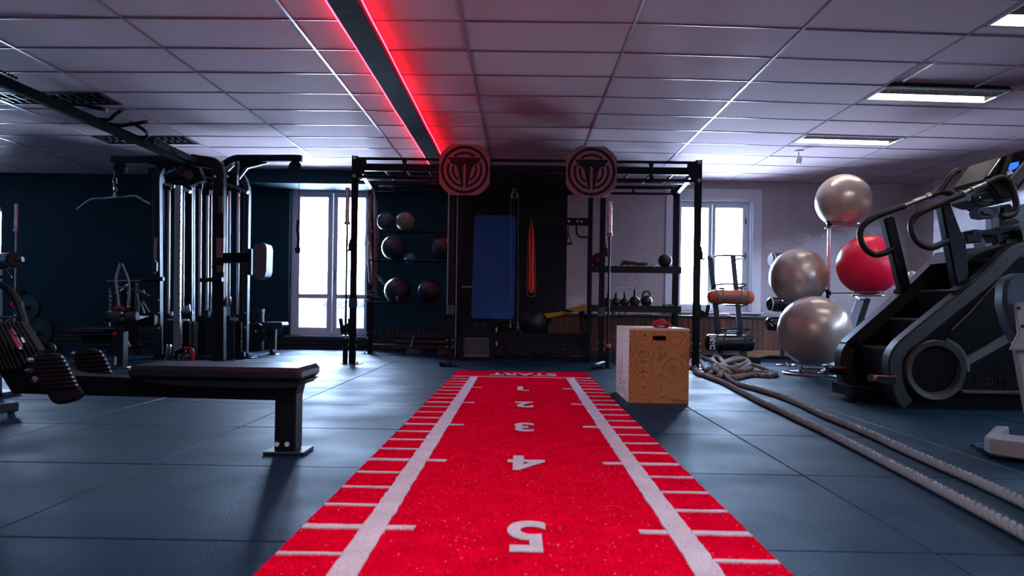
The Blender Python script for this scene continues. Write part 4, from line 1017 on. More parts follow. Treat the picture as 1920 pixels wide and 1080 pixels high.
# handles and ropes heaped in the frame
for k, (px, lab) in enumerate(((948, 'dark V handle bar lying in the storage frame below the blue mat'), (992, 'dark rowing handle lying in the middle of the storage frame'))):
    c = P(px, 655, YC0+0.15)
    t = thing('cable_attachment', lab, 'handle', (c.x, c.y, 0.04), 'cable handles in the storage frame')
    B(MB().tube([(c.x-0.1, c.y, 0.055), (c.x-0.04, c.y, 0.16), (c.x+0.05, c.y, 0.16), (c.x+0.12, c.y+0.05, 0.055)], 0.012, 8, smooth=3), 'bow', m_frame, t)
    B(MB().cyl((c.x-0.15, c.y-0.03, 0.053), (c.x-0.03, c.y+0.03, 0.053), 0.016, seg=12).cyl((c.x+0.06, c.y+0.08, 0.053), (c.x+0.19, c.y, 0.053), 0.016, seg=12), 'grip', m_black, t)
random.seed(11)
for k, (px, lab) in enumerate(((1035, 'dark coiled jump rope in the storage frame, left heap'), (1075, 'dark coiled strap heap at the right end of the storage frame'))):
    c = P(px, 655, YC0+0.15); q = MB()
    for j in range(4):
        ph = random.uniform(0, 6)
        q.torus((c.x+random.uniform(-.04, .04), c.y+random.uniform(-.03, .03), 0.055+j*0.022), random.uniform(0.08, 0.12), 0.011, axis=(random.uniform(-.2, .2), random.uniform(-.35, .1), 1), seg=30, s2=8)
    tag(B(q, 'rope_coil', m_rubber if k == 0 else M('dark_brown_rope', (0.03, 0.02, 0.018), 0.8)), lab, 'rope', 'coils in the storage frame')
# dark ball behind
R = L(24, 10.45); c = P(1000, 600, 10.45)
t = thing('large_black_ball', 'large black ball in the shadow behind the storage frame', 'ball', (c.x, 10.5, 0))
B(MB().sphere((c.x, 10.5, R+0.30), R, u=48, v=32), 'ball_skin', m_rubber, t)
B(MB().torus((c.x, 10.5, 0.31), R*0.62, 0.02).cyl((c.x-0.08, 10.5, 0), (c.x-0.08, 10.5, 0.31), 0.018).cyl((c.x+0.08, 10.5, 0), (c.x+0.08, 10.5, 0.31), 0.018).cyl((c.x, 10.6, 0), (c.x, 10.6, 0.31), 0.018), 'stand_ring', m_black, t)
# dark cabinet left of the mat
a = P(866, 536, 10.3); d_ = P(886, 540, 10.3)
t = thing('side_cabinet', 'dark cabinet with a vented front left behind the blue mat', 'cabinet', ((a.x+d_.x)/2+0.05, 10.4, 0))
B(MB().box2((a.x, 10.3, 0.0), (d_.x+0.25, 10.55, a.z), 0.004), 'carcass', m_black, t)
B(MB().box2((a.x-0.005, 10.285, a.z-0.03), (d_.x+0.25, 10.56, a.z+0.002), 0.003), 'pale_top', M('pale_top', (0.16, 0.14, 0.16), 0.5), t)
q = MB()
g0, g1 = P(869, 556, 10.29), P(886, 585, 10.29)
q.tube([(g0.x, 10.29, g0.z), (g1.x+0.1, 10.29, g0.z), (g1.x+0.1, 10.29, g1.z), (g0.x, 10.29, g1.z)], 0.004, 6, closed=True)
for k in range(1, 5):
    z = g0.z+(g1.z-g0.z)*k/5; q.cyl((g0.x, 10.29, z), (g1.x+0.1, 10.29, z), 0.002, seg=5)
    x = g0.x+(g1.x+0.1-g0.x)*k/5; q.cyl((x, 10.29, g0.z), (x, 10.29, g1.z), 0.002, seg=5)
B(q, 'vent_grille', m_frame, t)
q = MB(); 
for px in (893, 909): q.cyl(P(px, 610, 10.28), P(px, 610, 10.30), 0.028, seg=20)
B(q, 'dial', m_frame, t)
q = MB()
for py in (618, 644): q.box(P(931, py, 9.73), (0.022, 0.01, 0.055), 0.003)
B(q, 'hinge_plate', m_steel, crate)

# resistance tubes hanging down the left rear post
t = thing('resistance_tubes', 'tangle of tan resistance tubes hanging on the left rear post', 'bands', (P(697, 560, YR-0.1).x, YR-0.1, P(697, 565, YR-0.1).z))
m_tan = M('dusky_tan_tube', (0.22, 0.11, 0.10), 0.5); random.seed(5)
B(MB().cyl(P(700, 352, YR-0.03), P(700, 354, YR-0.17), 0.008, seg=8), 'hook', m_steel, t)
for k in range(11):
    xo = random.choice((-1, 1))*random.uniform(3, 13); bot = random.uniform(505, 560)
    pts = [P(699+random.uniform(-3, 3), 354, YR-0.14)]
    for j in range(1, 7): pts.append(P(698+xo*math.sin(j/7*PI*0.8+0.3)*random.uniform(0.7, 1.15), 354+(bot-354)*j/7, YR-0.10-random.uniform(0, 0.07)))
    pts += [P(697+xo*0.4, bot, YR-0.12), P(697+xo*0.4+5, bot-3, YR-0.12)]
    for j in range(5, 0, -1): pts.append(P(699+xo*0.6*math.sin(j/7*PI*0.8+0.4), 354+(bot-354)*j/7, YR-0.12-random.uniform(0, 0.04)))
    B(MB().tube(pts, 0.0045, 6, smooth=4), 'rubber_tube', m_tan, t)
q = MB()
for px, py in ((693, 434), (692, 552), (704, 556), (712, 525), (686, 563), (700, 545)):
    a = P(px, py-8, YR-0.17); q.rect([a, P(px-3, py, YR-0.17)], 0.012, 0.003, up=(0, -1, 0)); q.rect([a, P(px+5, py, YR-0.17)], 0.012, 0.003, up=(0, -1, 0)); q.cyl(P(px-4, py, YR-0.17), P(px+6, py+1, YR-0.17), 0.012, seg=10)
B(q, 'handle_grips', M('grey_grip', (0.12, 0.12, 0.14), 0.4), t)
B(MB().tube([P(704, 512, YR-0.18), P(713, 527, YR-0.18), P(722, 535, YR-0.18), P(722, 530, YR-0.18)], 0.008, 8), 'door_anchor', M('grey_grip2', (0.3, 0.3, 0.3), 0.4), t)

# things on the floor of the left bay: roller and blocks
a = P(744, 641, YR+0.35); d_ = P(840, 641, YR+0.35); R = 0.058
t = thing('foam_roller', 'dark foam roller lying on the blocks behind the low rail', 'foam roller', ((a.x+d_.x)/2, YR+0.35, a.z-R))
B(MB().cyl((a.x, YR+0.35, a.z), (d_.x, YR+0.35, a.z), R, seg=32, bev=0.008), 'foam', m_vinyl, t)
B(MB().cyl((a.x-0.002, YR+0.35, a.z), (a.x+0.01, YR+0.35, a.z), R*0.5, seg=24), 'core', m_blackm, t)
zr_ = a.z-R
for px0, px1, lab in ((759, 787, 'grey low block under the roller, nearer the left rear post'), (819, 843, 'grey low block under the roller, nearer the inner post')):
    b0 = P(px0, 664, YR+0.15).x; b1 = P(px1, 664, YR+0.15).x
    q = MB().prism([(b0, YR+0.18, 0), (b1, YR+0.18, 0), (b1-0.01, YR+0.18, 0.075), (b0+0.03, YR+0.18, 0.075)], (0, 0.26, 0), 0.004)
    t = thing('yoga_block', lab, 'block', ((b0+b1)/2, YR+0.31, 0), 'grey blocks behind the low rail')
    B(q, 'block_body', M('grey_block', (0.16, 0.13, 0.14), 0.7), t)
    B(MB().box(((b0+b1)/2, YR+0.35, 0.075+(zr_-0.075)/2), (0.16, 0.10, zr_-0.075), 0.003), 'saddle', m_blackm, t)
t = thing('steel_rod', 'short pale steel rod leaning on the low rail', 'rod', P(770, 652, YR-0.06))
B(MB().cyl(P(770, 651, YR-0.045), P(775, 630, YR+0.0), 0.009, seg=10), 'shaft', m_steel, t)
B(MB().sphere(P(775, 629.5, YR+0.0), 0.012, u=12, v=8), 'tip', m_steel, t)

# ------------------------------------------------------------------ plyo box
BXL = P(1178.5, 752, 5.5).x; BXR = P(1291, 752, 5.5).x; BZ = P(1235, 615.5, 5.5).z; BY0, BY1 = 5.5, 6.24
pb_ = thing('plyo_box', 'plywood jump box standing right of the red track', 'jump box', ((BXL+BXR)/2, 5.87, 0))
th = 0.018
# front panel with the hand slot built as a ring of four pieces
s0, s1 = P(1224, 634, 5.5).x, P(1249, 634, 5.5).x; sz1, sz0 = P(1236, 630, 5.5).z, P(1236, 638.5, 5.5).z
def panel_slot(Y, nm):
    b = bmesh.new()
    def ring(y):
        o = [(BXL, BZ-th), (BXR, BZ-th), (BXR, 0), (BXL, 0)]; i_ = []
        r = (sz1-sz0)/2
        return [b.verts.new((x, y, z)) for x, z in o], [b.verts.new((x, y, z)) for x, z in ((s0, sz1), (s1, sz1), (s1, sz0), (s0, sz0))]
    o0, i0 = ring(Y); o1, i1 = ring(Y+th)
    for k in range(4):
        j = (k+1) % 4
        b.faces.new((o0[k], o0[j], i0[j], i0[k])); b.faces.new((o1[j], o1[k], i1[k], i1[j])); b.faces.new((i0[k], i0[j], i1[j], i1[k])); b.faces.new((o0[j], o0[k], o1[k], o1[j]))
    bmesh.ops.recalc_face_normals(b, faces=b.faces)
    q = MB(); q.bm.free(); q.bm = b; return B(q, nm, m_ply, pb_)
fp = panel_slot(BY0, 'front_panel'); panel_slot(BY1-th, 'rear_panel')
B(MB().box2((BXL, BY0+th, 0), (BXL+th, BY1-th, BZ-th), 0.001), 'side_panel', M('lit_side_plywood', (0.6, 0.4, 0.3), 0.6, fn=wood_fn((0.50, 0.36, 0.27), (0.64, 0.50, 0.40), (0.58, 0.44, 0.34), True)), pb_)  # left side coloured paler for the light falling on it
B(MB().box2((BXR-th, BY0+th, 0), (BXR, BY1-th, BZ-th), 0.001), 'side_panel', m_ply, pb_)
B(MB().box2((BXL, BY0, BZ-th), (BXR, BY1, BZ), 0.003), 'top_panel', m_plyedge, pb_)
B(MB().box2((BXL+0.002, BY0+th, 0.002), (BXR-0.002, BY1-th, 0.012)), 'bottom_panel', m_plyedge, pb_)
q = MB()
for px, py in ((1209, 628.5), (1204, 660), (1205, 697), (1208, 726)):
    p = P(px, py, BY0); q.cyl((p.x, BY0-0.0006, p.z), (p.x, BY0+0.002, p.z), 0.010, seg=20)
B(q, 'knot', m_knot, pb_)
# worn grey stencil on the left side
q = MB(); xs_ = BXL-0.0006
def sq(y0, z0_, y1, z1_): q.box2((xs_, y0, z0_), (xs_+0.001, y1, z1_))
q.prism([(xs_, 5.86, 0.16), (xs_, 5.89, 0.24), (xs_, 5.875, 0.37), (xs_, 5.85, 0.24)], (0.001, 0, 0))
random.seed(3)
for k in range(5):
    for j in range(7):
        if random.random() < 0.75: sq(5.72+0.045*j, 0.06+0.03*k, 5.72+0.045*j+random.uniform(.02, .04), 0.06+0.03*k+random.uniform(.012, .024))
B(q, 'worn_stencil', M('worn_grey_ink', (0.26, 0.22, 0.25), 0.7), pb_)
# red cloth on the box
b = bmesh.new(); bmesh.ops.create_icosphere(b, subdivisions=5, radius=1)
c0 = P(1240, 610, 5.68)
for v in b.verts:
    d = v.co.normalized(); n_ = noise.noise(d*2.3+Vector((4, 1, 2)))*0.35+abs(noise.noise(d*5.5))*0.30
    v.co = Vector((d.x*(0.072+0.03*n_), d.y*0.07*(1+n_), max(0.0, (d.z*0.5+0.38+n_*0.45)*0.050*(1.0+0.45*math.exp(-((d.x+0.1)/0.5)**2)))))
    v.co += Vector((c0.x, 5.68, BZ))
q = MB(); q.bm.free(); q.bm = b
rc_ = thing('red_cloth', 'crumpled red cloth glove lying on top of the jump box', 'cloth', (c0.x, 5.68, BZ))
B(q, 'crumpled_body', M('red_cloth', (0.42, 0.02, 0.035), 0.75, bump=0.5, bs=90), rc_, sharp=180)
B(MB().tube([(c0.x-0.05, 5.61, BZ+0.012), (c0.x-0.02, 5.605, BZ+0.03), (c0.x+0.03, 5.61, BZ+0.03), (c0.x+0.07, 5.62, BZ+0.01)], 0.008, 8, smooth=4), 'hem', M('red_cloth', (0.42, 0.02, 0.035), 0.75), rc_)
q = MB()
for k in range(4): q.tube([(c0.x-0.04+k*0.012, 5.60, BZ+0.006), (c0.x-0.03+k*0.014, 5.595, BZ+0.02)], 0.0022, 6)
B(q, 'white_trim', m_white, rc_)

# ------------------------------------------------------------------ stability ball tree
def tz(p): return Vector(p)
YS_ = 8.75
pole = P(1553, 560, YS_)
t = thing('ball_tree', 'chrome tree stand with rings that hold the big grey and red balls', 'ball stand', (pole.x, YS_, 0))
ptop = P(1555, 414, YS_).z
B(MB().cyl((pole.x, YS_, 0.05), (pole.x, YS_, ptop), 0.019, seg=18), 'pole', M('rosy_chrome', (0.75, 0.62, 0.62), 0.2, 1.0), t)
for pxx in (1,):
    c = P(1527, 702, 8.35)
base = MB(); bc = G(1530, 703); base.torus((bc.x, bc.y, 0.016), L(58, bc.y), 0.014, seg=64)
base.torus((bc.x, bc.y+0.28, 0.016), L(30, bc.y), 0.010, seg=48)
base.tube([(bc.x-L(58, bc.y), bc.y, 0.02), (bc.x, bc.y, 0.03), (pole.x, YS_, 0.05)], 0.012, 8)
base.tube([(bc.x+L(40, bc.y), bc.y+0.2, 0.02), (pole.x, YS_, 0.05)], 0.012, 8)
base.cyl((pole.x, YS_, 0.0), (pole.x, YS_, 0.06), 0.03)
B(base, 'base_ring', m_chrome, t)
YBB = 7.95
def gym_ball(px, py, rpx, Y, mat, label):
    c = P(px, py, Y); R = L(rpx, Y)
    g = thing('stability_ball', label, 'exercise ball', (c.x, c.y, c.z-R), 'stability balls on the tree stand')
    prof = []
    n = 96
    for i in range(n+1):
        a = -PI/2+PI*i/n; rr_ = R*(1+(0.0012*math.sin(i*PI) if 0 else (0.0010 if i % 2 else -0.0010)*(1 if 12 < i < 84 else 0)))
        prof.append((max(0, rr_*math.cos(a)), rr_*math.sin(a)))
    prof[0] = (0, -R); prof[-1] = (0, R)
    ax = Vector((0.12, -0.05, 1))
    B(MB().lathe(prof, c, axis=ax, seg=72), 'ball_skin', mat, g, sharp=180)
    pz = c+Vector((0.35, -0.9, -0.3)).normalized()*R*0.999
    B(MB().cyl(pz, pz*1.0+(pz-c).normalized()*0.004, 0.010, seg=14), 'plug', mat, g)
    return g, c, R
m_pearl = M('pearl_grey_vinyl', (0.46, 0.385, 0.33), 0.30, 0.38, bump=0.0, spec=0.6, rv=0.0)
m_redv = M('red_vinyl', (0.85, 0.004, 0.05), 0.36, rv=0.0)
_, cT, RT = gym_ball(1581, 377, 49.5, 8.75, m_pearl, 'pearl grey exercise ball on the topmost ring of the stand')
_, cR, RR = gym_ball(1628.5, 497, 56, 8.35, m_redv, 'shiny red exercise ball on the right ring')
_, cL, RL = gym_ball(1497.5, 519, 52.5, 8.75, m_pearl, 'pearl grey exercise ball on the left ring beside the window')
_, cB, RB = gym_ball(1526.5, 621, 65.5, YBB, m_pearl, 'largest grey exercise ball at the bottom of the stand')
def ring(c, R, k, arms, extra=()):
    """carrier ring k below the ball's centre"""
    z = c.z-R*k; r = math.sqrt(max(0.01, R*R-(R*k)**2))+0.006
    q = MB().torus((c.x, c.y, z), r, 0.006, seg=56, s2=8)
    for e in extra: q.torus((c.x, c.y, z-e[0]), r*e[1], 0.005, seg=56, s2=8)
    B(q, 'carrier_ring', m_chrome, t)
    q = MB()
    for (dx, dy) in arms:
        q.tube([(pole.x, YS_, z-0.01), (c.x+dx*r, c.y+dy*r, z-0.005)], 0.006, 8)
    B(q, 'ring_arm', m_chrome, t)
    B(MB().cyl((pole.x, YS_, z-0.035), (pole.x, YS_, z+0.02), 0.028, seg=16).sphere((pole.x-0.028, YS_-0.03, z+0.015), 0.022, u=14, v=10).sphere((pole.x-0.02, YS_-0.03, z-0.05), 0.022, u=14, v=10), 'clamp_knob', m_black, t)
ring(cT, RT, 0.83, ((0, 1), (0, -1)), ((0.06, 1.1),)); ring(cR, RR, 0.90, ((0, 1), (0, -1)), ((0.04, 1.15),)); ring(cL, RL, 0.86, ((0, 1), (0, -1)))
zb2 = cB.z-RB*0.93; rb2 = RB*0.42
q = MB().torus((cB.x, cB.y, zb2), rb2, 0.008, seg=56); q.torus((cB.x, cB.y, zb2-0.06), rb2*0.8, 0.008, seg=56)
for a in (0.3, 1.9, 3.5, 5.1): q.cyl((cB.x+rb2*math.cos(a), cB.y+rb2*math.sin(a), zb2), (bc.x+L(40, bc.y)*math.cos(a), bc.y+0.25*math.sin(a), 0.02), 0.008, seg=8)
B(q, 'carrier_ring', m_chrome, t)
# small separate foot ring left of the stand
fc = G(1473, 686)
q = MB().torus((fc.x, fc.y, 0.012), L(17, fc.y), 0.010, seg=40).cyl((fc.x, fc.y, 0.0), (fc.x, fc.y, 0.05), 0.03, 0.02).cyl((fc.x-L(17, fc.y), fc.y, 0.012), (fc.x+L(17, fc.y), fc.y, 0.012), 0.008, seg=8)
tag(B(q, 'foot_ring', m_chrome), 'small chrome foot ring on the floor left of the largest grey ball', 'stand')

# ------------------------------------------------------------------ sandbag rack before the window
YQ = 10.25
t = thing('sandbag_rack', 'black leaning bag rack standing in front of the right window', 'rack', (P(1365, 668, YQ).x, YQ, 0))
def zat(py, Y=YQ): return P(1365, py, Y).z
for (xa_, xb_) in ((1331, 1352), (1374, 1392)):
    B(MB().rect([P(xa_, 480, YQ+0.25), P(xb_, 664, YQ)], 0.035, 0.07, up=(1, 0, 0)), 'upright', m_frame, t)
def bracket(py, wd=30, big=False, hgt=0):
    a = P(1333+(py-480)*0.11, py, YQ+0.15); d_ = P(1375+(py-480)*0.09, py, YQ+0.15)
    o = 0.10
    q = MB().tube([Vector((a.x-0.02, a.y, a.z-0.03)), Vector((a.x-0.01, a.y-0.05, a.z)), Vector((a.x+0.03, a.y-0.26, a.z+0.015)), Vector((d_.x+0.02, d_.y-0.26, d_.z+0.015)), Vector((d_.x+0.10, d_.y-0.06, d_.z)), Vector((d_.x, d_.y, d_.z-0.03))], 0.013, 10, smooth=4)
    q.box2((a.x+0.06, a.y-0.25, a.z-0.02), (d_.x-0.06, a.y-0.20, a.z-0.005), 0.004)
    B(q, 'bag_bracket', m_frame, t)
bracket(484); bracket(536); bracket(571); bracket(618)
B(MB().rect([P(1310, 668, YQ-0.0), P(1395, 668, YQ-0.0)], 0.05, 0.06, up=(0, 0, 1)), 'base_rail', m_frame, t)
pb0, pb1 = P(1404, 676, 9.85), P(1426, 676, 9.85)
B(MB().box2((P(1336, 676, 9.9).x, 9.82, 0.0), (P(1350, 676, 9.9).x, YQ+0.1, 0.05), 0.006), 'foot', m_black, t)
B(MB().box2((P(1386, 676, 9.9).x, 9.82, 0.0), (pb1.x+0.0, 9.95, 0.085), 0.01).box2((P(1386, 676, 9.9).x, 9.9, 0.0), (P(1396, 676, 9.9).x, YQ+0.1, 0.05), 0.006), 'foot', m_black, t)
def bag(name, label, px0, px1, py, rpx, Y, body, strap, rounded=0.3, handle=True, cat='sandbag'):
    a = P(px0, py, Y); d_ = P(px1, py, Y); R = L(rpx, Y); ln = d_.x-a.x
    g = thing(name, label, cat, ((a.x+d_.x)/2, Y, a.z-R), 'training bags')
    e = R*rounded
    prof = [(0, 0), (R*0.55, 0.0), (R*0.86, e*0.35), (R*0.985, e), (R, e*1.6), (R*0.985, ln*0.33), (R*1.0, ln*0.5), (R*0.985, ln*0.7), (R, ln-e*1.6), (R*0.985, ln-e), (R*0.86, ln-e*0.35), (R*0.55, ln), (0, ln)]
    B(MB().lathe(prof, a, axis=(1, 0, 0), seg=40), 'bag_body', body, g)
    def band(u0, u1, nm='strap_band'):
        B(MB().lathe([(R*1.0, ln*u0), (R*1.025, ln*u0+0.003), (R*1.025, ln*u1-0.003), (R*1.0, ln*u1)], a, axis=(1, 0, 0), seg=40), nm, strap, g)
    return g, a, d_, R, ln, band
m_or = M('orange_bag_vinyl', (0.62, 0.10, 0.015), 0.45, bump=0.2, bs=40, var=0.2); m_gw = M('grey_webbing', (0.09, 0.12, 0.13), 0.6)
g, a, d_, R, ln, band = bag('sandbag', 'orange training bag with grey straps on the rack before the window', 1328, 1412.5, 556.5, 13.6, YQ-0.12, m_or, m_gw, 0.9)
for u in (0.17, 0.29, 0.70, 0.84): band(u-0.022, u+0.022)
B(MB().lathe([(R*1.02, ln*0.15), (R*1.035, ln*0.16)], a, axis=(1, 0, 0), seg=8), 'stitch', m_gw, g)
B(MB().box((a.x+ln*0.52, a.y-R*1.02, a.z), (ln*0.62, 0.008, R*0.5), 0.003), 'strap_panel', m_gw, g)
q = MB().cyl((a.x-0.003, a.y, a.z), (a.x-0.012, a.y, a.z), R*0.3); q.tube([(a.x+0.01, a.y-R*0.6, a.z-R*0.2), (a.x+0.12, a.y-R*0.98, a.z+R*0.1)], 0.006, 6); q.tube([(d_.x+0.005, a.y-R*0.3, a.z), (d_.x-0.14, a.y-R*0.98, a.z+R*0.1)], 0.006, 6)
B(q, 'end_cord', m_gw, g)
for u in (0.29, 0.70): B(MB().rect([(a.x+ln*u-0.03, a.y-R*0.3, a.z+R*0.96), (a.x+ln*u-0.03, a.y-R*0.1, a.z+R*1.16), (a.x+ln*u+0.03, a.y+R*0.1, a.z+R*1.16), (a.x+ln*u+0.03, a.y+R*0.3, a.z+R*0.96)], 0.03, 0.006, up=(1, 0, 0), smooth=3, bev=0.001), 'handle_loop', m_gw, g)
q = MB()
for r_ in range(2):
    x = a.x+ln*0.36+r_*0.05
    for k in range(7-3*r_): q.box((x+k*0.026, a.y-R*0.93, a.z-R*0.40-r_*0.025), (0.018, 0.006, 0.012))
B(q, 'faded_print', M('dark_orange_print', (0.16, 0.02, 0.01), 0.6), g)
m_bv = M('glossy_black_vinyl', (0.009, 0.011, 0.013), 0.22, bump=0.12, bs=30)
g, a, d_, R, ln, band = bag('power_bag', 'black cylinder power bag with white letters on the lowest bracket', 1323, 1413, 642, 15.5, YQ-0.16, m_bv, m_rubber, 0.35)
for u in (0.20, 0.34, 0.78): band(u-0.025, u+0.025)
B(MB().tube([(a.x+ln*0.36, a.y-R*0.55, a.z+R*0.83), (a.x+ln*0.42, a.y-R*0.7, a.z+R*1.12), (a.x+ln*0.62, a.y-R*0.7, a.z+R*1.12), (a.x+ln*0.68, a.y-R*0.55, a.z+R*0.83)], 0.012, 8, smooth=4), 'handle_loop', m_rubber, g)
B(MB().lathe([(R*0.99, ln*0.05), (R*1.03, ln*0.06), (R*1.03, ln*0.09), (R*0.99, ln*0.10)], a, axis=(1, 0, 0), seg=40), 'end_seam', m_rubber, g)
text('NYC', 0.095, m_wprint, 'lettering', g, Matrix.Translation((a.x+0.060, a.y-R*1.005, a.z+0.002)) @ RX(PI/2) @ RZ(-PI/2), offset=0.004, sx=0.9)

# second rack, end on, behind the left grey ball
YG = 9.75
p0 = P(1466, 664, YG)
t = thing('bag_rack', 'second black bag rack standing end on behind the left grey ball', 'rack', (p0.x, YG, 0))
B(MB().rect([P(1466, 668, YG), P(1470, 480, YG)], 0.05, 0.05), 'upright', m_frame, t)
B(MB().tube([P(1428, 671, YG), P(1440, 668, YG), P(1480, 670, YG+0.1), P(1500, 672, YG+0.1)], 0.018, 10), 'foot', m_black, t)
for py in (499, 538, 583, 619):
    B(MB().rect([P(1468, py, YG+0.02), P(1452, py, YG-0.0)], 0.03, 0.02), 'bag_bracket', m_black, t)
labs = ('topmost end on bag with white face behind the left grey ball', 'white ended bag peeping out left of the grey ball', 'third bag down the end on rack, black with grey seam', 'lowest bag on the end on rack with slanted end')
for k, (px, py, w_) in enumerate(((1444, 487, 0), (1443, 527, 1), (1440, 570, 0), (1438, 607, 0))):
    R = L(13, YG); c = P(px, py, YG-0.13)
    g = thing('rolled_bag', labs[k], 'training bag', (c.x+0.3, c.y, c.z-R), 'bags on the end on rack')
    mb_ = m_white if w_ else m_bv
    B(MB().lathe([(0, 0.0), (R*0.6, 0.0), (R*0.9, 0.02), (R, 0.06), (R, 0.55), (R*0.8, 0.6), (0, 0.6)], c, axis=(1, 0.12, 0), seg=36), 'bag_body', mb_, g)
    if k < 3: B(MB().torus(c+Vector((0.03, 0.0, 0)), R*0.92, 0.006, axis=(1, 0.12, 0), seg=36, s2=6), 'end_seam', m_white if not w_ else m_gw, g)
    if k == 0: B(MB().lathe([(0, 0), (R*0.75, 0.0), (R*0.78, 0.02), (0, 0.02)], c+Vector((-0.004, 0, 0)), axis=(1, 0.12, 0), seg=36), 'white_face', m_white, g)
    if k == 3: B(MB().tube([c+Vector((0.012, -R*0.8, R*0.1)), c+Vector((0.05, -R*0.95, -R*0.35))], 0.006, 6), 'white_line', m_white, g)

# curved exercise bike post behind the red ball
YK = 8.9
cpp = P(1600, 690, YK)
t = thing('exercise_bike', 'silver and black exercise bike post rising between grey and red balls', 'exercise bike', (cpp.x, YK, 0))
B(MB().rect([P(1592, 702, YK), P(1598, 640, YK), P(1606, 600, YK), P(1620, 558, YK)], 0.14, 0.10, up=(0, -1, 0), smooth=6, bev=0.02), 'neck', m_black, t)
B(MB().rect([P(1585, 700, YK-0.055), P(1592, 640, YK-0.055), P(1600, 600, YK-0.055), P(1613, 562, YK-0.055)], 0.09, 0.02, up=(0, -1, 0), smooth=6, bev=0.008), 'silver_cover', M('silver_blue_plastic', (0.32, 0.36, 0.42), 0.3), t)
B(MB().box(P(1614, 556, YK-0.05), (0.10, 0.08, 0.06), 0.012).cyl(P(1610, 560, YK-0.1), P(1622, 560, YK-0.1), 0.012), 'clamp', m_steel, t)
B(MB().box((cpp.x, YK, 0.05), (0.5, 0.5, 0.09), 0.03), 'base_cover', m_frame, t)
YK2 = 9.6
c = P(1712, 523, YK2)
t = thing('training_machine', 'pale machine head glimpsed between the climber posts', 'machine', (c.x, YK2, 0))
B(MB().box(c, (0.16, 0.12, 0.18), 0.03, rot=RY(0.3)), 'head_cover', M('pale_grey_plastic', (0.45, 0.45, 0.47), 0.4), t)
B(MB().cyl((c.x, YK2, 0), (c.x, YK2, c.z), 0.03), 'pole', m_steel, t)
q = MB()
for k in range(4): q.tube([c+Vector((0.05+0.02*k, -0.07, 0.02)), c+Vector((0.11+0.02*k, -0.07, -0.03+0.03*k))], 0.005, 6)
B(q, 'chrome_clip', m_chrome, t)

# ------------------------------------------------------------------ battle rope
m_rope = M('grey_rope_fibre', (0.24, 0.20, 0.18), 0.9, bump=0.3, bs=150, var=0.25, vs=30)
m_ropes = M('grey_rope_sleeve', (0.19, 0.215, 0.23), 0.9, bump=0.15, bs=200, spec=0.2)
def resample(pts, step):
    pts = cr(pts, 8); out = [pts[0]]; acc = 0
    for a_, b_ in zip(pts, pts[1:]):
        d = (b_-a_).length
        if d < 1e-9: continue
        while acc+d >= step:
            u = (step-acc)/d; a_ = a_+(b_-a_)*u; out.append(a_.copy()); d = (b_-a_).length; acc = 0
            if d < 1e-9: break
        acc += d
    return out
def rope(pts, R, pitch, name, mat, parent, strands=3, steps=9, seg=7):
    C = resample(pts, pitch/steps); q = MB()
    N = Vector((0, 0, 1)); fr = []
    for i in range(len(C)):
        T = (C[min(i+1, len(C)-1)]-C[max(i-1, 0)]).normalized(); N = (N-T*N.dot(T)); N.normalize(); fr.append((N.copy(), T.cross(N)))
    rs = R*0.44; r0 = R-rs
    q.tube(C, R*0.38, 8)
    for s_ in range(strands):
        q.tube([C[i]+(fr[i][0]*math.cos(2*PI*(i/steps+s_/strands))+fr[i][1]*math.sin(2*PI*(i/steps+s_/strands)))*r0 for i in range(len(C))], rs, seg)
    return B(q, name, mat, parent, sharp=60)
t = thing('battle_rope', 'thick grey battle rope running from its pile along the floor to the right', 'rope', (G(1600, 800).x, 5.0, 0))
RR_ = 0.0225
def fl_(pts, z=None): return [G(px, py, RR_ if len(e) == 0 else e[0]) for px, py, *e in pts]
upper = fl_([(1309, 668, 0.12), (1320, 671, 0.10), (1340, 680, 0.06), (1354, 693, 0.05), (1365, 709, 0.03), (1385, 720), (1422, 730), (1458, 741), (1500, 757), (1540, 776), (1610, 804), (1681, 836), (1751, 867), (1830, 901), (1920, 943), (1990, 980)])
lower = fl_([(1306, 671, 0.12), (1301, 682, 0.05), (1306, 693), (1312, 699), (1330, 707.5), (1358, 718), (1385, 732), (1421, 750.5), (1458, 767), (1500, 787), (1540, 805), (1610, 839.5), (1663, 867), (1730, 901), (1820, 948), (1920, 1001), (1990, 1040)])
rope(upper, RR_, 0.125, 'upper_length', m_ropes, t, 3, 14, 8); rope(lower, RR_, 0.125, 'lower_length', m_ropes, t, 3, 14, 8)
# the pile
pile1 = fl_([(1296, 690), (1293, 683, .03), (1297, 676, .06), (1306, 672, .09), (1316, 680, .05), (1322, 691, .03), (1327, 694, .05), (1333, 686, .08), (1342, 689, .07), (1352, 699, .03), (1366, 706), (1385, 705), (1402, 700), (1430, 703), (1450, 704), (1454, 700), (1445, 696), (1425, 688, .04), (1408, 684, .05), (1396, 690, .05), (1380, 698, .04), (1362, 696, .05), (1352, 690, .07), (1358, 681, .07), (1376, 676, .08), (1395, 673, .08), (1402, 678, .06), (1390, 684, .05), (1372, 690, .05)])
pile2 = fl_([(1330, 702), (1340, 694, .04), (1353, 684, .06), (1368, 675, .07), (1384, 670, .08), (1398, 674, .07), (1405, 681, .05), (1400, 690, .04), (1412, 697), (1432, 698), (1446, 701), (1440, 705), (1418, 703), (1396, 705), (1376, 709), (1356, 703), (1348, 698, .05), (1338, 690, .06), (1344, 684, .07), (1356, 692, .07), (1372, 702, .04)])
pile3 = fl_([(1302, 694, .03), (1310, 701), (1322, 704), (1335, 708), (1348, 706, .04), (1352, 698, .06), (1364, 694, .06), (1350, 672, .07), (1342, 668, .07), (1336, 674, .06), (1350, 686, .08), (1374, 692, .08), (1394, 695, .06), (1410, 691, .05)])
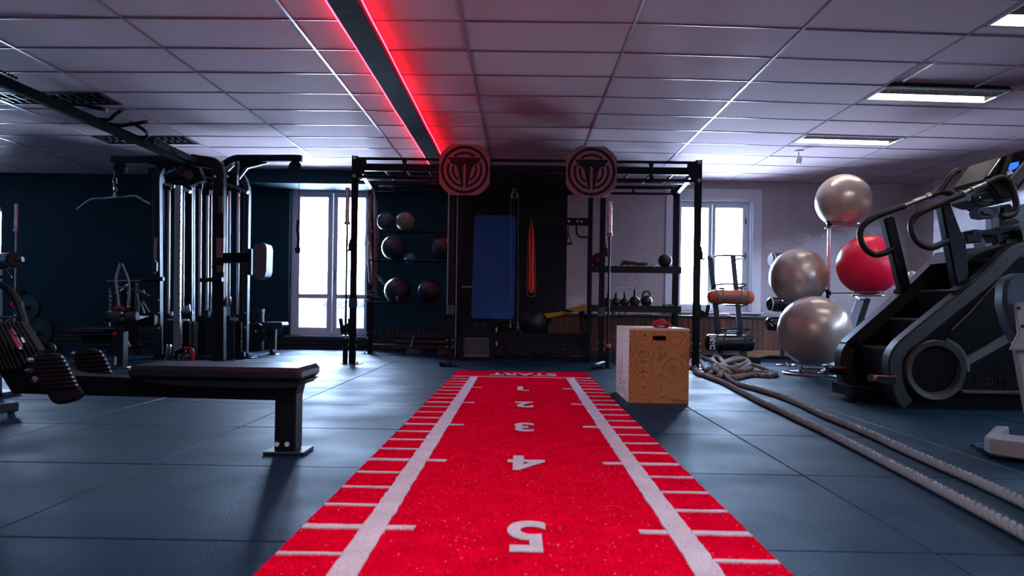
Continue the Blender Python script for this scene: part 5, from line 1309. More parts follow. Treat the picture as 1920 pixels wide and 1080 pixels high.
for pl in (pile1, pile2, pile3): rope(pl, 0.027, 0.14, 'coiled_length', m_rope, t, 3, 9, 7)
B(MB().cyl(P(1383, 689, 9.0), P(1387, 693, 8.95), 0.03, seg=14), 'red_tape', M('red_tape', (0.5, 0.05, 0.04), 0.6), t)

# ------------------------------------------------------------------ stair climber
YN, YFz = 5.42, 6.12
sc = thing('stair_climber', 'large black and grey stair climbing machine on the right', 'stair climber', (3.3, 5.8, 0))
Zb = lambda p: p
def pp(pts, Y): return [P(x, y, Y) for x, y in pts]
# outlines in the planes of the two side panels
near_out = [(1693, 769), (1680, 752), (1671, 728), (1667, 700), (1667, 678), (1672, 660), (1682, 645), (1700, 628), (1786, 558), (1846, 510), (1889, 468), (1915, 455), (1960, 446), (2010, 446), (2010, 771)]
far_out = [(1600, 748), (1588, 730), (1579, 705), (1576, 680), (1578, 660), (1586, 645), (1597, 632), (1691, 549), (1747, 495), (1779, 475), (1806, 467), (1860, 461), (1960, 452), (1960, 750)]
def panel(out, Y, nm, th_):
    return B(MB().prism(pp(out, Y), (0, th_, 0), 0.006), nm, m_cast, sc)
# inner dark body of each panel, then the lighter sloping band on its edge
def band(pts, Y, wpx, nm, dy, mat, thick=0.05):
    o = []
    inner = []
    for i, (x, y) in enumerate(pts):
        a_ = Vector(pts[max(i-1, 0)]); b_ = Vector(pts[min(i+1, len(pts)-1)]); d = (b_-a_).normalized(); n = Vector((-d.y, d.x))
        inner.append((x+n.x*wpx, y+n.y*wpx))
    q = MB(); b = q.bm
    A = [b.verts.new(P(x, y, Y)) for x, y in pts]; Bv = [b.verts.new(P(x, y, Y)) for x, y in inner]
    for i in range(len(pts)-1): b.faces.new((A[i], A[i+1], Bv[i+1], Bv[i]))
    r = bmesh.ops.extrude_face_region(b, geom=b.faces[:]); bmesh.ops.translate(b, verts=[g_ for g_ in r['geom'] if isinstance(g_, bmesh.types.BMVert)], vec=(0, thick, 0))
    bmesh.ops.remove_doubles(b, verts=b.verts, dist=1e-5); bmesh.ops.recalc_face_normals(b, faces=b.faces)
    es = [e for e in b.edges if len(e.link_faces) == 2 and e.calc_face_angle(0) > 1.0]
    bmesh.ops.bevel(b, geom=es, offset=0.012, segments=3, affect='EDGES', clamp_overlap=True)
    return B(q, nm, mat, sc)
def sm2(pts, k=5): return [(v.x, v.y) for v in cr([Vector((x, y, 0)) for x, y in pts], k)]
m_dark = M('black_side_panel', (0.0012, 0.0015, 0.002), 0.6, spec=0.08, bump=0.1, bs=300)
B(MB().prism(pp(sm2(near_out[:12])+near_out[12:], YN+0.02), (0, 0.05, 0)), 'near_side_panel', m_dark, sc)
B(MB().prism(pp(sm2(far_out[:12])+far_out[12:], YFz), (0, 0.05, 0)), 'far_side_panel', m_dark, sc)
nb_ = band(sm2([(1693, 769), (1680, 752), (1671, 728), (1667, 700), (1667, 678), (1672, 660), (1682, 645), (1700, 628), (1786, 558), (1846, 510), (1889, 468), (1915, 455), (1960, 446)]), YN-0.02, 27, 'near_rim_cover', 0, m_cast, 0.12)
fb_ = band(sm2([(1600, 748), (1588, 730), (1579, 705), (1576, 680), (1578, 660), (1586, 645), (1597, 632), (1691, 549), (1747, 495), (1779, 475), (1806, 467), (1860, 461), (1920, 454)]), YFz-0.02, 22, 'far_rim_cover', 0, m_cast, 0.12)
q = MB()
for px, py in ((1709, 650), (1727, 633), (1797, 567), (1868, 504), (1888, 487)): q.cyl(P(px, py, YN-0.022), P(px, py, YN-0.014), 0.007, seg=10)
B(q, 'bolt', m_black, nb_)
# reddish brown line under the rim, long pale strut, wheel
B(MB().rect([P(1785, 618, YN-0.0), P(1815, 590, YN-0.0), P(1870, 528, YN-0.0)], 0.012, 0.01, up=(0, -1, 0)), 'trim_line', M('dull_red_brown', (0.10, 0.05, 0.045), 0.5), sc)
q = MB().prism(pp([(1812, 670), (1825, 662), (1895, 622), (1920, 607), (1922, 622), (1895, 641), (1825, 680), (1810, 690)], YN-0.005), (0, 0.03, 0), 0.004)
B(q, 'pale_strut', M('dark_grey_metallic', (0.07, 0.075, 0.075), 0.38, 0.4), sc)
cw = P(1751.5, 694, YN); Rw = L(57, YN)
wh = B(MB().lathe([(Rw*0.72, 0), (Rw*0.80, 0.03), (Rw*0.95, 0.034), (Rw, 0.02), (Rw, -0.01), (Rw*0.7, -0.01)], (cw.x, YN-0.0, cw.z), axis=(0, -1, 0), seg=72), 'wheel_ring', M('ring_grey', (0.04, 0.038, 0.036), 0.35, 0.3), sc)
B(MB().lathe([(0, 0.003), (Rw*0.70, 0.002), (Rw*0.72, -0.01)], (cw.x, YN-0.0, cw.z), axis=(0, -1, 0), seg=72), 'wheel_disc', m_dark, wh)
cres = [cw+Vector((Rw*1.04*math.cos(a), -0.012, Rw*1.04*math.sin(a))) for a in [math.radians(d) for d in range(72, -6, -6)]]
B(MB().rect(cres+[P(1811, 692, YN-0.012)], 0.03, 0.035, up=(0, -1, 0), bev=0.006), 'silver_crescent', M('dark_grey_metallic', (0.07, 0.075, 0.075), 0.38, 0.4), sc)
# treads and risers
XR = []
m_tread = M('ribbed_tread', (0.035, 0.045, 0.055), 0.5, bump=0.3, bs=200)
m_riser = M('dark_blue_riser', (0.010, 0.022, 0.032), 0.45)
ztr = []
y0i, y1i = YN+0.10, YFz-0.005
steps = [(P(1682, 655, y0i).x, P(1650, 651, 5.75).z), None]
z1_ = P(1650, 650, 5.9).z; x1_ = P(1682, 655, y0i).x
run, rise = P(1740, 592, y0i).x-x1_, 0.225
for k in range(6):
    x = x1_+run*k; z = z1_+rise*k
    o = B(MB().box2((x, y0i, z-0.018), (x+run+0.01, y1i, z), 0.004), 'tread', m_tread, sc)
    q = MB()
    for j in range(6): q.box2((x+0.012+j*0.03, y0i+0.01, z), (x+0.022+j*0.03, y1i-0.01, z+0.004))
    B(q, 'tread_ribs', m_tread, o)
    B(MB().prism([(x+0.006, y0i, z-0.016), (x+0.05, y0i, z-rise), (x+0.07, y0i, z-rise), (x+0.03, y0i, z-0.016)], (0, y1i-y0i, 0)), 'riser', m_riser, sc)
B(MB().prism([(x1_+0.05, y0i, z1_-rise), (x1_+0.10, y0i, 0.10), (x1_+run*6, y0i, 0.10), (x1_+run*6, y0i, z1_+rise*4.4)], (0, y1i-y0i, 0)), 'inner_body', m_dark, sc)
# base frame, foot bar, levelling feet, red brown foot rests
B(MB().box2((P(1700, 760, YN).x, YN+0.03, 0.03), (4.35, YN+0.11, 0.12), 0.006).box2((P(1700, 760, YN).x, YFz-0.08, 0.03), (4.35, YFz, 0.12), 0.006).box2((P(1700, 760, YN).x, YN+0.03, 0.03), (P(1715, 760, YN).x, YFz, 0.12), 0.006), 'base_frame', m_black, sc)
B(MB().box2((P(1805, 735, YN-0.03).x, YN-0.03, P(1850, 735, YN).z-0.012), (4.35, YN+0.05, P(1850, 735, YN).z+0.012), 0.004), 'skirt_edge', M('dark_skirt', (0.03, 0.03, 0.032), 0.45), sc)
for (px, py, Y) in ((1616, 758, 5.75), (1712, 790, 5.5), (1900, 780, 5.5)):
    p = P(px, py, Y); q = MB().cyl((p.x, Y, 0), (p.x, Y, 0.012), 0.045, 0.04, seg=20).cyl((p.x, Y, 0.012), (p.x, Y, 0.14), 0.011, seg=10)
    B(q, 'levelling_foot', m_black, sc)
B(MB().prism(pp([(1600, 745), (1640, 752), (1690, 762), (1690, 735), (1598, 725)], 5.72), (0, 0.38, 0)), 'front_valance', m_black, sc)
q = MB().prism(pp([(1638, 704), (1681, 706), (1681, 722), (1660, 720), (1638, 716)], 5.36), (0, 0.10, 0), 0.006); B(q, 'near_bumper', m_black, sc)
B(MB().box2(P(1640, 704, 5.35), P(1680, 707, 5.37), 0.002).cyl(P(1638, 710, 5.345), P(1643, 710, 5.345), 0.018), 'bumper_stripe', M('dull_red_stripe', (0.25, 0.03, 0.03), 0.35), sc)
q = MB().prism(pp([(1557, 689), (1585, 691), (1585, 704), (1556, 699)], 6.05), (0, 0.10, 0), 0.006); B(q, 'far_bumper', m_black, sc)
B(MB().box2(P(1559, 688, 6.04), P(1585, 691, 6.06), 0.002), 'bumper_stripe', M('dull_red_stripe', (0.25, 0.03, 0.03), 0.35), sc)
text('StairMaster', 0.105, M('dark_lettering', (0.008, 0.008, 0.009), 0.5, spec=0.12), 'lettering', sc, Matrix.Translation(P(1884, 714, YN+0.016)) @ RX(PI/2), offset=0.002, sx=0.86)
# deck behind the steps, under the console
B(MB().prism(pp([(1800, 490), (1815, 466), (1900, 456), (1990, 452), (1990, 520), (1900, 500)], 5.6), (0, 0.45, 0), 0.01), 'rear_shroud', m_cast, sc)
# handrails
def z9(pts): return [(1540+x/3.724, 270+y/3.724) for x, y in pts]
near_rail = z9([(890, 672), (850, 692), (800, 714), (755, 722), (700, 703), (655, 660), (630, 600), (632, 545), (665, 497), (740, 455), (830, 418), (905, 385), (985, 350)])
far_rail = z9([(505, 728), (470, 748), (430, 765), (370, 772), (312, 735), (277, 675), (272, 612), (300, 560), (360, 518), (430, 487), (500, 460), (580, 433)])
YRn, YRf = 5.50, 6.08
B(MB().tube(pp(near_rail, YRn), 0.024, 16, smooth=5), 'near_handrail', m_cast, sc)
B(MB().tube(pp(far_rail, YRf), 0.024, 16, smooth=5), 'far_handrail', m_cast, sc)
B(MB().cyl(P(*z9([(985, 350)])[0], YRn), P(*z9([(1045, 322)])[0], YRn), 0.016, seg=16).cyl(P(*z9([(1045, 322)])[0], YRn), P(*z9([(1152, 276)])[0], YRn), 0.019, seg=16), 'near_grip_sensor', m_steel, sc)
B(MB().cyl(P(*z9([(985, 350)])[0], YRn), P(*z9([(995, 345)])[0], YRn), 0.028, seg=16).cyl(P(*z9([(1045, 322)])[0], YRn), P(*z9([(1051, 319)])[0], YRn), 0.026, seg=16), 'collar', m_steel, sc)
B(MB().tube(pp(z9([(1152, 276), (1200, 250), (1262, 232), (1310, 262), (1342, 330), (1362, 430), (1345, 482), (1300, 505), (1250, 500)]), YRn), 0.024, 16, smooth=5), 'near_handle', m_cast, sc)
B(MB().tube(pp(z9([(1262, 226), (1290, 150), (1322, 78)]), YRn), 0.020, 14, smooth=3), 'near_upright_grip', m_cast, sc)
B(MB().cyl(P(*z9([(580, 433)])[0], YRf), P(*z9([(640, 408)])[0], YRf), 0.016, seg=16).cyl(P(*z9([(640, 408)])[0], YRf), P(*z9([(735, 372)])[0], YRf), 0.021, seg=16), 'far_grip_sensor', m_steel, sc)
B(MB().cyl(P(*z9([(735, 375)])[0], YRf), P(*z9([(760, 362)])[0], YRf), 0.029, seg=16), 'collar', m_steel, sc)
B(MB().tube(pp(z9([(750, 368), (820, 338), (860, 336), (905, 352), (970, 400), (1040, 450), (1120, 498)]), YRf), 0.024, 16, smooth=5), 'far_handle', m_cast, sc)
B(MB().tube(pp(z9([(825, 333), (860, 285), (900, 228), (930, 200), (962, 184)]), YRf), lambda u: 0.024, 14, smooth=5), 'far_upright_grip', m_cast, sc)
B(MB().prism(pp(z9([(838, 428), (905, 412), (1015, 700), (1042, 985), (952, 1025), (890, 700)]), YRn-0.02), (0, 0.09, 0), 0.012), 'near_rail_post', m_black, sc)
B(MB().prism(pp(z9([(438, 520), (512, 500), (628, 985), (560, 1030)]), YRf-0.02), (0, 0.09, 0), 0.012), 'far_rail_post', m_black, sc)
B(MB().prism(pp(z9([(1040, 950), (1060, 965), (965, 1040), (940, 1030)]), YN-0.035), (0, 0.13, 0), 0.01), 'post_foot', m_black, sc)
B(MB().prism(pp(z9([(630, 965), (650, 985), (560, 1050), (550, 1020)]), YFz-0.035), (0, 0.13, 0), 0.01), 'post_foot', m_black, sc)
# console: sloping head with screen, small pods below
def pod(pts, Y, thick, nm, mat, bev=0.02): return B(MB().prism(pp(z9(pts), Y), (0, thick, 0), bev), nm, mat, sc)
hd = pod([(1140, 245), (1262, 85), (1440, 30), (1530, 10), (1530, 130), (1400, 300), (1330, 395), (1250, 395)], 5.55, 0.42, 'console_head', m_cast, 0.02)
pod([(1165, 225), (1262, 92), (1440, 42), (1530, 22), (1530, 60), (1420, 150), (1330, 260), (1262, 262)], 5.53, 0.03, 'console_face', M('gloss_black_screen', (0.006, 0.006, 0.01), 0.12), 0.004)
B(MB().prism(pp(z9([(1175, 215), (1238, 145), (1252, 165), (1215, 220)]), 5.52), (0, 0.012, 0)), 'side_screen', m_black, hd)
m_bl = M('blue_display', (0.02, 0.08, 0.6), 0.4, emit=(0.03, 0.14, 1.0), es=1.6)
B(MB().prism(pp(z9([(1305, 160), (1318, 135), (1352, 128), (1380, 122), (1378, 150), (1350, 175), (1318, 185)]), 5.517), (0, 0.01, 0)), 'lit_display', m_bl, hd)
B(MB().prism(pp(z9([(1300, 190), (1330, 185), (1345, 205), (1300, 222)]), 5.516), (0, 0.01, 0)), 'pale_display', M('pale_display', (0.35, 0.36, 0.4), 0.3, emit=(0.3, 0.35, 0.5), es=0.3), hd)
B(MB().rect(pp(z9([(1335, 268), (1400, 190), (1500, 75)]), 5.50), 0.075, 0.03, up=(0, -1, 0), bev=0.008), 'console_rail', M('worn_grey_plastic', (0.06, 0.06, 0.056), 0.4), hd)
pod([(1050, 385), (1060, 345), (1180, 300), (1280, 275), (1330, 300), (1335, 395), (1240, 420), (1140, 425), (1075, 405)], 5.60, 0.30, 'lower_tray', M('worn_grey_plastic', (0.06, 0.06, 0.056), 0.4), 0.02)
pod([(1048, 372), (1200, 330), (1215, 350), (1205, 372), (1090, 405), (1052, 392)], 5.57, 0.06, 'small_readout', m_black, 0.008)
B(MB().cyl(P(*z9([(1108, 372)])[0], 5.565), P(*z9([(1108, 372)])[0], 5.575), 0.004, seg=8), 'green_light', M('green_led', (0.1, 0.8, 0.2), 0.4, emit=(0.1, 1, 0.3), es=1.5), sc)
pod([(1105, 475), (1120, 445), (1180, 435), (1240, 440), (1258, 470), (1245, 505), (1180, 518), (1120, 508)], 5.60, 0.16, 'elbow_pad', M('navy_pad', (0.02, 0.03, 0.055), 0.35), 0.025)
pod([(1258, 425), (1330, 415), (1350, 440), (1340, 500), (1258, 510)], 5.62, 0.2, 'pad_mount', m_black, 0.02)
pod([(1190, 515), (1245, 512), (1250, 600), (1215, 715), (1192, 715)], 5.66, 0.08, 'console_mast', M('pinkish_grey_mast', (0.16, 0.13, 0.17), 0.4), 0.004)
pod([(1245, 500), (1290, 500), (1300, 700), (1245, 715)], 5.68, 0.1, 'mast_core', m_black, 0.006)
pod([(995, 612), (1060, 605), (1075, 595), (1130, 600), (1240, 585), (1300, 565), (1392, 562), (1395, 640), (1290, 665), (1235, 700), (1205, 640), (1130, 632), (1125, 685), (1040, 690), (1018, 690)], 5.60, 0.14, 'holder_arm', m_black, 0.008)
pod([(1055, 600), (1120, 598), (1125, 625), (1060, 630)], 5.58, 0.03, 'phone_clip', m_frame, 0.004)
pod([(1240, 575), (1390, 562), (1392, 580), (1242, 596)], 5.58, 0.03, 'holder_lip', m_frame, 0.004)
pod([(1290, 535), (1360, 520), (1400, 545), (1340, 565), (1290, 560)], 5.75, 0.1, 'brown_pouch', M('tan_pouch', (0.16, 0.12, 0.07), 0.6), 0.01)

# ------------------------------------------------------------------ machine cut off by the right edge
Ye = 3.62
p = G(1890, 862)
t = thing('white_machine', 'white framed seat machine cut off by the right picture edge', 'gym machine', (p.x, Ye, 0))
m_wm = M('cream_white_coat', (0.22, 0.22, 0.23), 0.5, bump=0.05); m_np = M('navy_vinyl', (0.028, 0.048, 0.075), 0.45, bump=0.1)
q = MB().prism(pp([(1903, 515), (1912, 512), (1960, 511), (1975, 560), (1960, 640), (1920, 652), (1908, 640), (1893, 610), (1882, 570), (1884, 535), (1892, 520)], Ye+0.1), (0, 0.09, 0), 0.015); B(q, 'seat_back', m_np, t)
q = MB().prism(pp([(1905, 568), (1925, 566), (1960, 570), (1960, 658), (1896, 656), (1911, 625), (1905, 580)], Ye+0.07), (0, 0.02, 0), 0.003); B(q, 'white_bracket', m_wm, t)
q = MB()
for px, py in ((1910, 578), (1917, 612)): q.cyl(P(px, py, Ye+0.065), P(px, py, Ye+0.07), 0.008, seg=12)
B(q, 'bolt', m_black, t)
lq = P(1930, 760, Ye+0.12); lt_ = P(1908, 640, Ye+0.12); lb_ = lq+(lq-lt_)*((0.06-lq.z)/(lq.z-lt_.z))
B(MB().rect([lt_, lb_], 0.05, 0.04, up=(0, -1, 0)), 'leg', m_wm, t)
B(MB().box2((lb_.x-0.02, Ye+0.06, 0.0), (lb_.x+0.5, Ye+0.18, 0.06), 0.01), 'floor_beam', m_wm, t)
fp0 = [(1846, 818), (1852, 812), (1866, 798), (1892, 799), (1876, 812), (1880, 816), (1970, 820), (1970, 850), (1900, 852), (1862, 846), (1846, 838)]
top = [G(x, y, 0.10) for x, y in ((1846, 817), (1866, 798), (1892, 799), (1876, 813), (1930, 818), (2000, 820), (2000, 835), (1920, 831), (1880, 826), (1856, 822))]
B(MB().prism(top, (0, 0, -0.075), 0.006), 'base_plate', m_wm, t)
B(MB().cyl(G(1836, 838, 0.03), G(1868, 846, 0.03), 0.024, seg=24, bev=0.004), 'roller', M('blue_steel', (0.12, 0.25, 0.40), 0.25, 0.8), t)
B(MB().cyl(G(1868, 846, 0.03), G(1882, 849, 0.03), 0.018, seg=20), 'roller_hub', M('copper_hub', (0.16, 0.07, 0.03), 0.4), t)
B(MB().prism([G(x, y, 0.014) for x, y in ((1820, 832), (1848, 829), (1850, 838), (1838, 838))], (0, 0, -0.014)), 'floor_tab', m_frame, t)
B(MB().box2((G(1914, 800).x, 3.9, 0.02), (G(1914, 800).x+0.4, 4.1, 0.13), 0.01), 'rear_foot', m_black, t)
B(MB().box2((G(1925, 850).x, 3.55, 0.0), (G(1925, 850).x+0.4, 3.8, 0.03), 0.004), 'rubber_foot', m_black, t)

# ------------------------------------------------------------------ ceiling spot on the right
c = P(1497, 312, 9.3)
t = thing('swivel_spot', 'small white swivel spot under the ceiling right of the window', 'spotlight', (c.x, 9.3, c.z-0.13))
B(MB().cyl((c.x, 9.3, HC-0.01), (c.x, 9.3, HC), 0.05, seg=24).cyl((c.x, 9.3, HC-0.07), (c.x, 9.3, HC), 0.01), 'ceiling_rose', m_white, t)
B(MB().lathe([(0, -0.05), (0.028, -0.045), (0.034, 0), (0.026, 0.05), (0, 0.055)], (c.x+0.005, 9.29, HC-0.115), axis=(0.15, -0.2, 1), seg=24), 'lamp_head', m_white, t)
# small orange tag on the ceiling
c = P(883, 180, 7.05)
tag(B(MB().prism([G(878, 181.5, HC-0.006), G(887, 177, HC-0.006), G(888, 182, HC-0.006)], (0, 0, 0.002)), 'sticker', M('orange_sticker', (1.0, 0.25, 0.02), 0.5)), 'tiny orange sticker on the ceiling right of the red beam', 'sticker')

# ================================================================== LEFT SIDE
# ------------------------------------------------------------------ seated row machine in the foreground
YL = 3.40
rw = thing('row_machine', 'black seated row machine with long bench across the left foreground', 'row machine', (-1.6, 3.5, 0))
def PL(x, y, Y=YL): return P(x, y, Y)
bt = PL(300, 706).z; bb = P(420, 749, YL).z
zt1, zb1 = P(350, 712, YL).z, P(350, 747, YL).z
q = MB().prism([PL(22, 738), PL(0, 702), PL(-60, 640), PL(-60, 600), PL(40, 660), PL(75, 690), PL(137, 704), PL(232, 708), PL(560, 716), PL(551, 752)], (0, 0.13, 0), 0.004)
B(q, 'main_beam', m_black, rw)
# seat pad
sz = 0.402
x0s, x1s = PL(236, 700, 3.32).x, PL(563, 700, 3.32).x
ys0, ys1 = 3.32, 3.66
out = []
pad = MB().box2((x0s, ys0, sz-0.062), (x1s, ys1, sz), 0.018)
B(pad, 'seat_pad', m_vinyl, rw)
B(MB().prism([(x0s+0.02, ys0+0.02, sz-0.063), (x1s-0.0, ys0+0.02, sz-0.063), (x1s-0.03, ys0+0.02, sz-0.088), (x1s-0.08, ys0+0.02, sz-0.095), (x0s+0.3, ys0+0.02, sz-0.095), (x0s+0.12, ys0+0.02, sz-0.082)], (0, ys1-ys0-0.04, 0), 0.003), 'seat_shell', m_blackm, rw)
B(MB().prism([(x1s-0.002, ys0+0.10, sz-0.066), (x1s+0.004, ys1-0.05, sz-0.066), (x1s-0.06, ys1-0.05, sz-0.10), (x1s-0.06, ys0+0.10, sz-0.10)], (0, 0, 0.003)), 'red_glint_strip', m_red, rw)  # red glint under the seat end, built as a coloured strip
lx0, lx1 = PL(513, 800).x, PL(553, 800).x
lg = B(MB().box2((lx0, YL+0.01, 0.012), (lx1, YL+0.12, bb+0.05), 0.006), 'rear_leg', m_black, rw)
B(MB().box2((lx0-0.045, YL-0.02, 0), (lx1+0.05, YL+0.15, 0.014), 0.006), 'floor_plate', m_frame, lg)
q = MB()
for px in (519, 538): q.cyl(P(px, 833, YL+0.01), P(px, 833, YL+0.004), 0.011, seg=14)
B(q, 'bolt', m_steel, lg)
# ribbed foot pads
def footpad(pts, Y, nm, thick=0.09, n=7, xo=0):
    q = MB().prism([PL(x, y, Y) for x, y in sm2(pts+[pts[0]], 4)[:-1]], (0, thick, 0), 0.015)
    o = B(q, nm, m_pad, rw)
    ys = [y for x, y in pts]; y0, y1 = min(ys), max(ys)
    q = MB()
    for k in range(n):
        yy = y0+(y1-y0)*(0.10+0.56*k/(n-1)); xs2 = []
        P_ = pts+[pts[0]]
        for (xa__, ya__), (xb__, yb__) in zip(P_, P_[1:]):
            if (ya__-yy)*(yb__-yy) < 0: xs2.append(xa__+(xb__-xa__)*(yy-ya__)/(yb__-ya__))
        if len(xs2) >= 2:
            xl, xr = min(xs2)+4, max(xs2)-1.0
            q.tube([PL(xl, yy+1.0, Y), PL((xl+xr)/2, yy-0.5, Y-0.006), PL(xr, yy-3, Y-0.003), PL(xr+0.6, yy-3.4, Y+thick)], 0.0075, 8, smooth=3)
    B(q, 'rubber_rib', m_pad, o)
footpad([(60, 679), (68, 668), (83, 664), (104, 665), (115, 674), (125, 692), (134, 712), (142, 728), (150, 741), (140, 751), (120, 758), (101, 758), (90, 749), (80, 728), (66, 703), (60, 690)], 3.16, 'near_foot_pad', 0.05, 8)
footpad([(136, 672), (140, 661), (152, 656), (170, 655), (186, 662), (195, 676), (203, 695), (210, 712), (213, 735), (160, 735), (146, 705), (140, 688)], 3.80, 'far_foot_pad', 0.05, 7)
B(MB().cyl(PL(120, 712, 3.24), PL(160, 706, 3.82), 0.02, seg=14), 'pedal_axle', m_blackm, rw)
for q in (MB().sphere(PL(137, 663, 3.79), 0.012, u=14, v=10), MB().cyl(PL(60, 694, 3.2), PL(51, 695, 3.22), 0.01), MB().cyl(PL(62, 709, 3.2), PL(68, 714, 3.2), 0.012), MB().sphere(PL(55, 675, 3.2), 0.013, u=14, v=10)): B(q, 'chrome_stud', m_steel, rw)
# weight stack leaning back: separate plates
random.seed(2)
m_plate = M('stack_plate', (0.005, 0.006, 0.009), 0.5, spec=0.2)
sx0 = [(-60, 600), (12, 606), (22, 604)]
for k in range(15):
    # slanted slats, from the upper left of the stack to the lower right
    o_ = k*8.0
    if k > 12: continue
    a_ = PL(-52+o_, 604, 3.40); d_ = PL(-52+o_+40-max(0, o_-75)*0.3, 604+88-max(0, o_-50)*0.75, 3.40)
    B(MB().rect([a_, d_], 0.05, 0.0115, up=(1, 0, 0.3), bev=0.002), 'weight_plate', m_plate, rw)
B(MB().tube([PL(19, 620, 3.33), PL(36, 652, 3.33)], 0.012, 12), 'red_pin_guard', M('dull_red', (0.22, 0.01, 0.025), 0.4), rw)
B(MB().cyl(PL(36, 650, 3.33), PL(38, 655, 3.33), 0.008).tube([PL(17, 624, 3.32), PL(22, 618, 3.32), PL(30, 628, 3.32)], 0.006, 8).cyl(PL(40, 634, 3.33), PL(45, 643, 3.33), 0.010), 'selector_clip', m_steel, rw)
# curved frame tube over the stack
B(MB().rect([PL(-70, 545, 3.6), PL(-25, 530, 3.6), PL(3, 535, 3.6), PL(18, 545, 3.6), PL(31, 562, 3.6), PL(40, 585, 3.6), PL(50, 615, 3.6), PL(62, 642, 3.6), PL(74, 662, 3.6)], 0.028, 0.04, up=(0, -1, 0), smooth=6, bev=0.010), 'curved_frame', m_black, rw)
B(MB().cyl(PL(27, 571, 3.6), PL(42, 570, 3.6), 0.013, seg=14), 'peg', m_black, rw)
B(MB().cyl(PL(22.5, 571.5, 3.6), PL(27, 571, 3.6), 0.0145, seg=16, bev=0.003), 'red_cap', M('bright_red_cap', (0.7, 0.0, 0.06), 0.35), rw)
B(MB().tube([PL(40, 672, 3.5), PL(48, 655, 3.5), PL(62, 648, 3.5), PL(82, 646, 3.5), PL(98, 652, 3.5), PL(95, 664, 3.5)], 0.016, 12, smooth=4).cyl(PL(64, 648, 3.48), PL(71, 647, 3.48), 0.02), 'lever_bar', m_black, rw)
B(MB().tube([PL(54, 690, 3.45), PL(50, 672, 3.45), PL(66, 668, 3.45), PL(76, 652, 3.45)], 0.014, 10, smooth=4), 'linkage', m_blackm, rw)
B(MB().box2((PL(-260, 760, 3.3).x, 3.3, 0.0), (PL(-130, 760, 3.3).x, 3.62, 0.05)).box2((PL(-100, 700, 3.45).x, 3.42, 0.0), (PL(-55, 700, 3.45).x, 3.52, 0.5)), 'front_foot', m_black, rw)
# roller pads at the left edge
c = P(18, 487, 5.2)
t = thing('leg_extension', 'dark padded roller machine at the left picture edge', 'gym machine', (P(-5, 600, 5.2).x, 5.3, 0))
B(MB().cyl(P(-30, 494, 5.3), P(28, 487, 5.0), 0.055, seg=32, bev=0.015), 'roller_pad', m_vinyl, t)
B(MB().cyl(P(36, 487, 5.0), P(43, 486, 5.0), 0.018, seg=16).cyl(P(28, 487, 5.0), P(40, 487, 5.0), 0.010, seg=10), 'roller_end', m_steel, t)
B(MB().rect([P(-8, 485, 5.35), P(-8, 620, 5.35), (P(-8, 700, 5.35).x, 5.35, 0.02)], 0.06, 0.06), 'upright', m_black, t)
for lk in ((-30, 520, 22, 519), (8, 505, 21, 519), (-30, 596, 26, 595), (12, 605, 28, 591)): B(MB().tube([P(lk[0], lk[1], 5.3), P(lk[2], lk[3], 5.3)], 0.010, 8), 'chrome_linkage', m_steel, t)
B(MB().box2((P(-8, 700, 5.35).x-0.3, 5.25, 0), (P(-8, 700, 5.35).x+0.12, 5.45, 0.03), 0.004), 'base_foot', m_black, t)
# black foot bars entering at the lower left
p = G(10, 770)
t = thing('floor_machine', 'black rubber tipped foot bar entering at the left edge on the blue floor', 'machine foot', (p.x-0.2, p.y, 0))
B(MB().rect([G(-60, 774, 0.05), G(28, 762, 0.05)], 0.06, 0.055, up=(0, 0, 1), bev=0.01), 'bar', m_frame, t)
B(MB().box2(G(-60, 790, 0.0), G(-20, 775, 0.05), 0.01).cyl(G(20, 769, 0.0), G(20, 769, 0.03), 0.02), 'rubber_foot', m_rubber, t)

# ------------------------------------------------------------------ barbell plate tree far left
YP = 10.2
pt = thing('plate_tree', 'weight plate tree with dark plates at the far left wall', 'plate rack', (P(40, 640, YP).x, YP, 0))
B(MB().box2((P(40, 640, YP+0.1).x-0.03, YP+0.07, 0), (P(40, 640, YP+0.1).x+0.03, YP+0.13, P(40, 545, YP).z), 0.004), 'column', m_black, pt)
B(MB().box2((P(15, 660, YP).x, YP-0.25, 0), (P(90, 660, YP).x, YP-0.19, 0.05), 0.004).box2((P(15, 660, YP).x, YP+0.25, 0), (P(90, 660, YP).x, YP+0.31, 0.05), 0.004).box2((P(40, 640, YP+0.1).x-0.03, YP-0.25, 0), (P(40, 640, YP+0.1).x+0.03, YP+0.3, 0.04)), 'base', m_black, pt)
m_gp = M('grey_green_iron', (0.03, 0.05, 0.06), 0.35, 0.3, bump=0.1)
def plate(px, py, rpx, Y, label, n=2, grp='plates on the tree'):
    c = P(px, py, Y); R = L(rpx, Y)
    for k in range(n):
        g = thing('weight_plate', label[k], 'weight plate', (c.x, Y+0.05*k, c.z-R), grp)
        prof = [(0.028, 0), (R*0.22, 0), (R*0.24, 0.012), (R*0.80, 0.014), (R*0.84, 0.0), (R, 0.0), (R, 0.035), (0.028, 0.035)]
        B(MB().lathe([(r, -z) for r, z in prof], (c.x, Y+0.05*k, c.z), axis=(0, -1, 0), seg=56), 'iron_disc', m_gp, g)
        B(MB().torus((c.x, Y+0.05*k-0.001, c.z), R*0.97, 0.004, axis=(0, 1, 0), seg=56, s2=6), 'raised_rim', m_gp, g)
    B(MB().cyl((c.x, Y-0.06, c.z), (c.x, YP+0.1, c.z), 0.024, seg=18), 'peg', m_steel, pt)
    B(MB().box2((min(c.x, P(40, 640, YP+0.1).x), YP+0.075, c.z-0.02), (max(c.x, P(40, 640, YP+0.1).x), YP+0.115, c.z+0.02)), 'arm', m_black, pt)
plate(49, 577, 24, YP-0.1, ('upper front dark plate on the tree behind the curved tube', 'upper rear dark plate behind the front one on the tree'))
